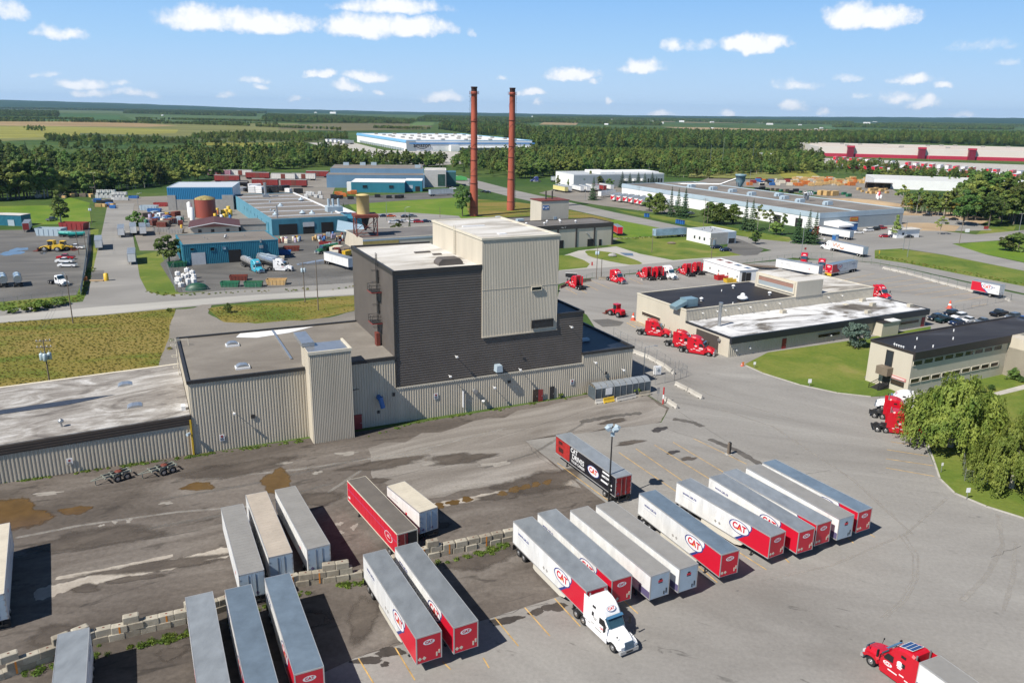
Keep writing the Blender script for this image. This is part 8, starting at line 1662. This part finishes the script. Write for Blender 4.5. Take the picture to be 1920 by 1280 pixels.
for u, v, vt, lab, k in ((163, 483, 437, 'wooden pole halfway along the slatted fence', 'plain'), (148, 478, 426, 'thin pole beside the yellow loader', 'plain'), (172, 420, 384, 'pole with a box at the corner of the bright lawn', 'can'), (178, 391, 350, 'pole by the barrels at the end of the side road', 'cross'), (181, 375, 323, 'far pole before the wood on the left', 'cross'), (261, 403, 363, 'pale lamp pole beside the side road', 'lamp'), (299, 440, 422, 'short pole among the scrap', 'plain'),
        (1118, 523, 462, 'transformer pole by the upper lot', 'can'), (1127, 521, 484, 'shorter pole beside the transformer pole of the upper lot', 'plain'), (1222, 473, 432, 'dark pole on the lawn before the painted trailer', 'plain'), (1333, 490, 446, 'pole on the lawn corner by the gatehouse cars', 'cross'), (1319, 425, 372, 'pole among the cedars by the road', 'cross'), (1326, 420, 380, 'second pole among the cedars', 'plain'), (1196, 395, 350, 'pale pole by the docked trailers', 'cross'), (1097, 376, 328, 'pale pole left of the lone spruce', 'plain'), (1501, 487, 421, 'white lamp pole at the road junction', 'plain'), (1693, 469, 413, 'pale pole before the parked cars of the long factory', 'plain'), (1701, 482, 442, 'thin pale pole on the lawn strip', 'plain'), (1798, 460, 414, 'brown pole at the tip of the lawn', 'cross'), (1910, 436, 399, 'pale pole at the right edge road', 'cross'), (1525, 366, 331, 'white lamp mast at the timber yard', 'plain'), (1405, 350, 318, 'white lamp mast behind the hopper', 'plain'), (1898, 415, 376, 'pale slanting trunk pole in the right wood', 'plain'),
        (760, 415, 389, 'lamp post with a curved arm behind the silo', 'lamp'), (725, 415, 380, 'thin mast behind the silo', 'plain'), (825, 408, 388, 'thin pole right of the parked cars', 'plain'), (1330, 322, 272, 'far mast in the scrub, left', 'plain'), (1353, 320, 258, 'far lattice mast in the scrub', 'plain'), (1410, 312, 270, 'far mast right of the lattice one', 'plain'), (1740, 302, 281, 'roof mast behind the red-banded warehouse', 'plain'), (848, 333, 297, 'pole in the trees left of the left chimney', 'cross'), (1206, 710, 650, 'slim lamp post inside the gate beside the factory', 'lamp')):
    pole(u, v, vt, lab, k, STEEL if 'pale' in lab or 'white' in lab or 'lamp' in lab or 'mast' in lab else None, .13)
# wires between poles (thin)
def wire(label, a, b, ha, hb, n=3, sag=1.0):
    p, q = G(*a), G(*b); o = MB()
    for k in range(n):
        off = Vector((.5 * (k - (n - 1) / 2), .3 * (k - (n - 1) / 2), 0)); prev = None
        for i in range(9):
            t = i / 8; x = p + (q - p) * t + off; x.z = ha + (hb - ha) * t - sag * 4 * t * (1 - t)
            if prev is not None: o.cyl(prev, x, .018, n=3, cap=False)
            prev = x.copy()
    o.build('power_line', BLACK, label=label, cat='cable')
wire('three thin power lines from the transformer pole to the road pole', (93, 716), (137, 606), 10.5, 12.5); wire('thin power lines along the road from the pair of cans', (572, 567), (597, 582), 9.5, 9.0, 2); wire('thin power lines between the side road poles', (163, 483), (172, 420), 10, 11, 2)
# signs
def sign(u, v, vt, label, mt, w=.6, hh=.7, pm=None):
    p = G(u, v); h = H(u, vt, p); o = thing('sign', label, 'sign', (p.x, p.y, 0), .1); MB().cyl((0, 0, 0), (0, 0, h), .05, n=6).build('post', pm or STEEL, o); MB().box(-w / 2, w / 2, -.07, -.03, h - hh, h).build('sign_plate', mt, o); return o
sign(1517, 725, 710, 'small white sign on the lawn edge below the repair shop', WHITEP, .7, .8); sign(1812, 936, 913, 'small white sign on the kerbed lawn under the willows', WHITEP, .6, .7); sign(1764, 886, 866, 'thin sign post at the kerb above the white sign', WHITEP, .3, .5); sign(1414, 690, 678, 'white sign at the tip of the lawn by the repair shop corner', WHITEP, .5, .6); sign(1393, 686, 678, 'small orange marker on the lawn tip', ORANGE, .4, .8)
sign(1509, 476, 464, 'small red sign at the road junction', REDD, .8, .8); sign(1648, 478, 469, 'yellow marker post on the lawn strip', YELL, .35, 1.4); sign(1813, 437, 429, 'white board sign by the right-hand wood', WHITEP, 2.2, 1.6); o = sign(1848, 432, 424, 'dark board sign on slanting legs by the right-hand wood', REDD, 2.4, 1.4); sign(1233, 752, 726, 'grey control post beside the red gate post', STEEL, .5, 1.2); sign(1110, 498, 491, 'red and white marker on the grass corner', RED, .5, 1.3); sign(1545, 452, 446, 'white post signs at the spruces', WHITEP, .8, .8)
s = thing('sign', 'dark rectangular sign board leaning by the left end of the upper lot', 'sign', vA(1071, 521), -.2); MB().box(-1.9, 1.9, -.06, .06, .3, 1.5).build('sign_plate', BLACK, s); MB().box(-1.95, 1.95, -.03, .09, 1.5, 1.6).build('top_edge', WHITEP, s)
p = G(1243, 757); o = thing('gate_post', 'red and white gate post lying against the barrier', 'gate post', (p.x, p.y, 0), .3); mb = MB(); mb.cyl((0, 0, 0), (.1, .2, 3.2), .14, n=8); mb.build('post', RED, o); MB().cyl((.03, .06, 1.0), (.06, .12, 1.8), .15, n=8).build('white_band', WHITEP, o)
p = G(1366, 852); o = thing('bollard', 'black and white kiosk post standing alone in the open yard', 'bollard', (p.x, p.y, 0), .3); MB().box(-.2, .0, -.2, .2, 0, 2.0).build('white_half', WOOD, o); MB().box(0, .25, -.22, .22, 0, 2.1).build('black_half', BLACK, o); MB().box(-.5, .5, -.4, .4, 0, .15).build('base', CONC, o)
o = thing('condensing_unit', 'small white condensing unit behind the barriers', 'machine', vA(1232, 703), .4); MB().box(-.7, .7, -.4, .4, .2, 1.9).build('casing', WHITEP, o); MB().cyl((0, -.41, 1.2), (0, -.45, 1.2), .32, n=14).build('fan', GREYM, o)
def cone(u, v, label, k=1.0):
    p = G(u, v); o = thing('traffic_cone', label, 'cone', (p.x, p.y, .03)); MB().lathe([(.22 * k, .05), (.05 * k, .75 * k)], (0, 0, 0), 10).box(-.28 * k, .28 * k, -.28 * k, .28 * k, 0, .05).build('body', mat('cone_orange', (.65, .10, .05), .5), o); MB().lathe([(.165 * k, .3 * k), (.12 * k, .45 * k)], (0, 0, 0), 10).build('band', WHITEP, o)
cone(1780, 578, 'large orange drum cone by the fence of the upper lot', 3.0); cone(1187, 600, 'orange and white drum cone by the left corner of the repair shop', 2.6); cone(1391, 686, 'small cone at the lawn tip by the repair shop', 1.0); cone(1346, 521, 'orange drum left of the mobile office skips', 2.2)
# white mobile office and its skips
a, b = G(1385, 531), G(1318, 509); h = math.atan2(b.y - a.y, b.x - a.x); L = (b - a).length
o = thing('mobile_office', 'long white mobile office with brown roof panels at the upper lot', 'building', (a.x, a.y, .04), h)
MB().box(0, L, -7.0, 0, .4, 4.0).build('walls', WHITEW, o); MB().box(-.2, L + .2, -7.2, .2, 4.0, 4.2).build('roof', WHITEW, o)
for k in range(4): MB().box(1 + k * L / 4, L / 4 - 1.6 + k * L / 4, -5.4, -3.8, 4.2, 4.3).build('roof_panel', RUST if k > 1 else BROWNG, o); MB().box(.8 + k * L / 4, 1.3 + k * L / 4, .0, .08, 1.6, 2.2).build('vent', DARKT, o)
MB().box(-.1, 0, -4.4, -2.6, .4, 3.2).build('doorway', CINN, o); MB().box(-.12, 0, -2.4, -1.0, .4, 3.4).build('open_door', DARKT, o)
def make_skip():
    r = thing('skip', 'skip', 'skip'); mb = MB(); t = .08
    mb.side([(-2.4, 0), (2.4, 0), (2.7, 1.5), (2.62, 1.5), (2.33, t), (-2.33, t), (-2.62, 1.5), (-2.7, 1.5)], -1.15, 1.15); mb.side([(-2.4, 0), (2.4, 0), (2.7, 1.5), (-2.7, 1.5)], -1.2, -1.12); mb.side([(-2.4, 0), (2.4, 0), (2.7, 1.5), (-2.7, 1.5)], 1.12, 1.2)
    for k in range(5): mb.box(-2 + k, -1.9 + k, -1.27, -1.2, .1, 1.4)
    mb.build('body', GREENP, r); MB().box(-2.2, 2.2, -1.08, 1.08, .7, .9).build('load', TIMBER, r); return r
PSK = Proto(make_skip())
for u, v, a, m1, m2, lab, sc_ in ((1353, 524, .4, RED, RED, 'red skip before the mobile office', .9), (1369, 529, .4, YELL, GREENP, 'green and yellow skip before the mobile office', .8), (432, 537, .1, GREENP, STEEL, 'green skip with a grey lid at the scrap yard fence', 1.0), (448, 525, .2, RUST, ORANGE, 'brown open skip behind the green one', 1.0), (476, 537, .1, GREENP, ORANGE, 'green skip with orange beams at the scrap yard fence', 1.0), (519, 533, .1, TIMBER, RUST, 'tall yellow timber skip by the scrap yard fence', 1.1), (547, 470, .2, RUST, ORANGE, 'rusty skip in the shade right of the teal workshop', 1.1), (532, 477, .2, BLUEP, BLACK, 'dark blue skip in the shade of the teal workshop', 1.0), (520, 488, .3, CREAM, GREYC, 'cream dented skip right of the tankers', .9), (333, 500, .5, GREENP, YELL, 'green skip behind the white bags', 1.1), (610, 460, .2, REDD, BLACK, 'red skip by the lean-to', .9), (302, 387, .1, REDD, BLACK, 'tall red hopper bin beside the blue shed', 1.3), (290, 398, .1, BLUEP, BLACK, 'navy skip on the gravel before the blue shed', 1.2), (330, 437, .1, GREYC, RUST, 'grey skip left of the maroon-roofed house', 1.2), (303, 435, .1, GREYC, BLACK, 'grey flat skip beside the scrap heap', 1.2), (251, 372, .1, BLUEP, BLACK, 'dark blue bin at the far end of the gravel yard', 1.0), (97, 441, .0, PALEB, GREYC, 'pale-sided dump box with a grey load in the dark yard', 2.0), (140, 430, .0, REDD, RUST, 'red flatbed loaded with rusty steel in the dark yard', 2.0), (280, 394, .1, PALEB, GREYC, 'long white-framed rack at the side road end', 1.6)):
    p = G(u, v); PSK.at((p.x, p.y, .05), a, lab, 'skips and bins', sc_, mats={'body': m1, 'load': m2})
PSK.drop()
# bags, drums, totes, timber: each its own thing
def make_bag():
    r = thing('bulk_bag', 'bag', 'bag'); MB().lathe([(.5, 0), (.64, .1), (.66, .85), (.58, 1.02), (.2, 1.08), (.08, 1.2)], (0, 0, 0), 6, sm=False).build('sack', mat('bag_white', (.66, .66, .66), .8, var=.1, scale=2), r); MB().cyl((0, 0, 1.2), (.2, .1, 1.32), .1, n=5).build('tie', CREAM, r); return r
def make_drum(): r = thing('drum', 'drum', 'drum'); MB().lathe([(.3, 0), (.3, .88), (.27, .9)], (0, 0, 0), 10).build('drum_body', BLUEP, r); MB().lathe([(.32, .3), (.32, .34)], (0, 0, 0), 10).build('hoop', STEEL, r); return r
def make_tote():
    r = thing('liquid_tote', 'tote', 'tote'); MB().box(-.55, .55, -.48, .48, .16, 1.1).cyl((0, 0, 1.1), (0, 0, 1.16), .15, n=8).build('tank', mat('tote_white', (.66, .66, .64), .5, var=.1), r); mb = MB()
    for x in (-.57, -.19, .19, .57):
        for y in (-.5, .5): mb.box(x - .02, x + .02, y - .02, y + .02, .14, 1.14)
    mb.box(-.6, .6, -.5, .5, 0, .14); mb.build('pallet_cage', STEEL, r); return r
def make_timber():
    r = thing('timber_stack', 'stack', 'timber'); mb = MB()
    for k in range(4): mb.box(-2.4, 2.4, -1.2, 1.2, .12 + k * .62, .66 + k * .62)
    mb.build('boards', TIMBER, r); mb = MB()
    for k in range(4):
        for x in (-1.8, 0, 1.8): mb.box(x - .08, x + .08, -1.22, 1.22, k * .62, .12 + k * .62)
    mb.build('bearers', WOOD, r); return r
PBG, PDR, PTO, PTM = Proto(make_bag()), Proto(make_drum()), Proto(make_tote()), Proto(make_timber()); R = random.Random(5)
for i in range(17):
    u, v = R.uniform(332, 366), R.uniform(517, 540); p = G(u, v); PBG.at((p.x, p.y, .04 + (1.15 if i % 2 else 0)), R.uniform(0, 6), 'upper white bulk bag in the heap by the scrap yard fence' if i % 2 else 'white bulk bag on the ground in the heap by the scrap yard fence', 'upper bulk bags' if i % 2 else 'lower bulk bags', 1.25)
o = thing('covered_boat', 'upturned green tarpaulin-covered load beside the white bags', 'covered load', vA(370, 543), .3); MB().lathe([(2.6, 0), (2.4, .8), (1.7, 1.6), (.8, 2.0), (.05, 2.1)], (0, 0, 0), 14).build('cover', mat('dark_green_tarp', (.012, .07, .04), .5, var=.3), o); o.scale = (1.3, .8, 1)
DC = [BLUEP, YELL, WHITEP, GREENP, mat('drum_lilac', (.35, .30, .42), .5), RUST, PALEB, CREAM]
for i in range(16):
    u, v = 524 + R.uniform(0, 38), R.uniform(450, 457); p = G(u, v); PDR.at((p.x, p.y, .05), 0, 'coloured drum before the doors of the light blue factory', 'drums before the light blue factory', 1.9, mats={'drum_body': R.choice(DC)})
for i in range(26):
    u, v = R.uniform(588, 646), R.uniform(446, 458); p = G(u, v); q = R.random(); (PTO if q < .45 else PDR).at((p.x, p.y, .05 + (1.3 if i % 3 == 0 else 0)), R.uniform(0, 1), 'tote in the pile under the lean-to roof' if q < .45 else 'drum in the pile under the lean-to roof', 'totes under the lean-to' if q < .45 else 'drums under the lean-to', 1.5, mats={'tank' if q < .45 else 'drum_body': R.choice(DC + [YELL, TIMBER])})
for i in range(46):
    u, v = R.uniform(272, 342), R.uniform(404, 428); p = G(u, v); q = R.random(); k = R.uniform(1.2, 2.4)
    if q < .5: PTO.at((p.x, p.y, .05), R.uniform(0, 3), 'tote in the scrap heap left of the red tank', 'totes in the scrap heap', k, mats={'tank': R.choice(DC)})
    elif q < .8: PDR.at((p.x, p.y, .05), 0, 'drum in the scrap heap left of the red tank', 'drums in the scrap heap', k * 1.3, mats={'drum_body': R.choice(DC + [BLACK, GREENP])})
    else: PTM.at((p.x, p.y, .05), R.uniform(0, 3), 'pile of boards in the scrap heap left of the red tank', 'boards in the scrap heap', k * .45, mats={'boards': R.choice((WOOD, RUST, GREYC))})
for i in range(14): u, v = R.uniform(402, 436), R.uniform(396, 412); p = G(u, v); PDR.at((p.x, p.y, .05), 0, 'large drum right of the red tank', 'large drums right of the red tank', R.uniform(2, 3.2), mats={'drum_body': R.choice([YELL, YELL, WHITEP, ORANGE, BLUEP])})
for r_, (u0, u1, v) in enumerate(((183, 212, 372), (183, 214, 368), (213, 238, 376), (212, 236, 372))):
    for i in range(12): u = u0 + (u1 - u0) * i / 11; p = G(u, v); PTO.at((p.x, p.y, .05 + (1.9 if r_ % 2 and i % 3 else 0)), 0, 'white tote in the rows at the end of the side road', 'totes at the end of the side road', 1.6)
for i in range(16): u, v = R.uniform(182, 216), R.uniform(378, 391); p = G(u, v); PTM.at((p.x, p.y, .05), R.uniform(-.3, .3), 'pile of boards beside the totes on the left', 'board piles beside the totes', R.uniform(.5, .9), mats={'boards': R.choice((WOOD, TIMBER, RUST, BLUEP, BLACK))})
for i in range(14): u = R.uniform(70, 175); p = G(u, 371 + R.uniform(-3, 1)); PTM.at((p.x, p.y, .05), R.uniform(-1, 1), 'scattered boards at the foot of the wood on the left', 'scattered boards by the wood', R.uniform(.4, .9), mats={'boards': R.choice((WOOD, TIMBER, CREAM))})
for i in range(90):
    u, v = R.uniform(1488, 1640), R.uniform(336, 349); p = G(u, v); PTM.at((p.x, p.y, .05), R.uniform(-.1, .3), 'stack of fresh yellow timber in the timber yard', 'timber stacks', R.uniform(.5, 1.15), mats={'boards': R.choice((TIMBER, TIMBER, ORANGE, CREAM))})
for i in range(26):
    u, v = R.uniform(1405, 1482), R.uniform(338, 350); p = G(u, v); PTM.at((p.x, p.y, .05), R.uniform(-.3, .3), 'stack of coloured building material behind the hopper', 'stacks behind the hopper', R.uniform(.45, 1.0), mats={'boards': R.choice((ORANGE, REDD, BLUEP, WOOD, BLACK, CREAM))})
for i in range(20):
    u = 1420 + i * 9; p = G(u, 357 + (u - 1420) * .06 + R.uniform(-2, 2)); PTM.at((p.x, p.y, .05), .5, 'dark stack along the back of the long factory', 'dark stacks behind the long factory', R.uniform(.5, .9), mats={'boards': R.choice((WOOD, BLACK, GREYC, GREENP))})
for u, v in ((1541, 366), (1552, 367), (1563, 367)): p = G(u, v); PTM.at((p.x, p.y, .05), .5, 'large orange-yellow timber stack beside the lamp mast', 'large stacks by the lamp mast', 1.3, mats={'boards': TIMBER})
for i in range(14): u, v = R.uniform(1610, 1665), R.uniform(356, 364); p = G(u, v); PTM.at((p.x, p.y, .05), .5, 'low timber piece before the open shed of the white depot', 'timber before the open shed', R.uniform(.5, .9))
for i in range(9): u, v = R.uniform(632, 668), R.uniform(362, 369); p = G(u, v); PTM.at((p.x, p.y, .05), R.uniform(0, .4), 'orange steel stack left of the teal hall', 'orange stacks by the teal hall', R.uniform(.6, 1.1), mats={'boards': ORANGE})
for i in range(16): u, v = R.uniform(440, 560), R.uniform(355, 364); p = G(u, v); PTM.at((p.x, p.y, .05), R.uniform(0, 3), 'black scrap pile before the railway wagons', 'black scrap piles', R.uniform(.8, 1.7), mats={'boards': R.choice((BLACK, BLACK, CHAS, WHITEP))})
for i in range(10): u, v = R.uniform(570, 605), R.uniform(365, 373); p = G(u, v); PTO.at((p.x, p.y, .05), 0, 'pale tote behind the light blue factory', 'totes behind the light blue factory', 1.8)
for i in range(12): u, v = R.uniform(625, 760), R.uniform(370, 374); p = G(u, v); PTM.at((p.x, p.y, .05), .1, 'dark stack along the drive below the teal hall', 'dark stacks below the teal hall', R.uniform(.5, .8), mats={'boards': BLACK})
for i in range(9): u, v = R.uniform(622, 656), R.uniform(468, 484); p = G(u, v); PTM.at((p.x, p.y, .05 + R.uniform(0, 1)), R.uniform(0, 3), 'loose scrap timber piled beside the cream annex', 'scrap timber beside the cream annex', R.uniform(.6, 1.0), mats={'boards': R.choice((WOOD, YELL, RUST, CREAM))})
for i in range(7): u, v = R.uniform(1642, 1652), R.uniform(364, 374); p = G(u, v); PDR.at((p.x, p.y, .05), 0, 'red and white drum by the sand heap', 'drums by the sand heap', 2.4, mats={'drum_body': R.choice((RED, WHITEP))})
for P in (PBG, PDR, PTO, PTM): P.drop()
p = G(1600, 382); o = thing('sand_heap', 'long low sand heap behind the long factory', 'sand heap', (p.x, p.y, 0), rad(-20)); MB().lathe([(1, 0), (.75, .45), (.4, .85), (.05, 1)], (0, 0, 0), 20).build('heap', SAND, o); o.scale = (34, 8, 3.2)
p = G(1148, 481); o = thing('boulder', 'grey boulder on the oval grass island', 'boulder', (p.x, p.y, 0)); MB().lathe([(1.0, 0), (1.25, .5), (.8, 1.2), (.1, 1.5)], (0, 0, 0), 9, sm=False).build('rock', GREYC, o); o.scale = (1.4, 1, .9)
p = G(1259, 457); o = thing('boulder', 'small brown boulder on the lawn by the gatehouse', 'boulder', (p.x, p.y, 0)); MB().lathe([(1.0, 0), (1.25, .4), (.7, .9), (.1, 1.1)], (0, 0, 0), 9, sm=False).build('rock', WOOD, o); o.scale = (1.6, 1, .8)
for i, (u, v) in enumerate(((1210, 407), (1215, 407.5), (1269, 419), (1273, 419.5), (1277, 420.5), (1281, 421))):
    p = G(u, v); o = thing('wheeled_bin', 'blue wheeled bin, one of two by the road' if i < 2 else 'blue wheeled bin, one of four by the road', 'bin', (p.x, p.y, .05), .3, 'pair of blue bins' if i < 2 else 'four blue bins'); MB().prism([(-.5, -.5), (.5, -.5), (.5, .5), (-.5, .5)], 0, 1.8).build('body', BLUEP, o); MB().box(-.55, .55, -.6, .5, 1.8, 1.95).build('lid', TRNAVY, o)
o = thing('portable_toilet', 'blue portable toilet by the road before the long factory', 'toilet', vA(1565, 456), .4); MB().box(-.9, .9, -.9, .9, 0, 3.4).build('cabin', BLUEP, o); MB().prism([(-1, -1), (1, -1), (1, 1), (-1, 1)], 3.4, 3.8).build('roof', PALEB, o); MB().box(-.6, .6, -.96, -.9, .2, 3).build('door', PALEB, o)
o = thing('white_hut', 'low white flat-roofed hut at the end of the long factory', 'hut', vA(1700, 446), rad(20)); MB().box(-6, 7, 0, 5, 0, 3.6).build('walls', WHITEW, o); MB().box(-6.5, 7.5, -.6, 5.4, 3.6, 3.9).build('roof', ROOFP, o); MB().box(-3, -1.8, -.08, 0, 1.4, 2.4).build('window', GLASS, o)
o = thing('road_barrier', 'orange roadworks barricade on the side road', 'barricade', vA(178, 527), .1); MB().box(-2.6, 2.6, -.6, .6, 0, .35).build('base', SAND, o); MB().box(-2.9, -2.3, -.5, .5, 0, 1.3).build('left_panel', ORANGE, o); MB().lathe([(.7, 0), (.7, 2.2), (.2, 2.4)], (3.2, .5, 0), 10).build('barrel', YELL, o)
o = thing('green_machine', 'bright green machine by the road left of the chimney', 'machine', vA(860, 339), .1); MB().side([(-7, .6), (7, .6), (6, 2.6), (2, 3.6), (-3, 3.4), (-7, 2)], -1.5, 1.5).build('body', mat('bright_green', (.08, .36, .10), .5), o); MB().box(-5, 5, -1.2, 1.2, 0, .6).build('tracks', BLACK, o)
o = thing('lorry_ramp', 'pale loading ramp leading to the white trailer in the scrap yard', 'ramp', G(607, 494), rad(200)); MB().add([(0, -1.4, .1), (9, -1.4, .1), (9, 1.4, .1), (0, 1.4, .1), (0, -1.4, 1.3), (0, 1.4, 1.3)], [(3, 2, 1, 0), (4, 1, 2, 5), (0, 1, 4), (3, 5, 2), (0, 4, 5, 3)]).build('deck', STEEL, o); MB().box(-.3, 0, -1.4, 1.4, .1, 1.3).build('end_plate', WOOD, o)
o = thing('flatbed_trailer', 'long low flatbed trailer behind the mobile office', 'trailer', G(1408, 503), rad(-18)); MB().box(-10, 10, -1.3, 1.3, 1.0, 1.25).build('deck', WOOD, o); MB().box(-8, 9, -.5, .5, .6, 1.0).build('chassis', CHAS, o)
for x in (-8, -6.6):
    for y in (-1.25, 1.25): wheel(o, x, y)
# ------------------------------------------------------------------ the summer air itself
hm = bpy.data.materials.new('summer_haze'); hm.use_nodes = True; t = hm.node_tree; t.nodes.remove(t.nodes['Principled BSDF'])
pv = t.nodes.new('ShaderNodeVolumePrincipled'); pv.inputs['Color'].default_value = (.42, .68, 1.0, 1); pv.inputs['Density'].default_value = 2.8e-5; pv.inputs['Anisotropy'].default_value = .1
t.links.new(pv.outputs[0], t.nodes['Material Output'].inputs['Volume'])
MB().box(-19500, 19500, -800, 19500, -3, 260).build('haze', hm, kind='stuff', label='pale blue summer haze over the far plain', cat='haze')
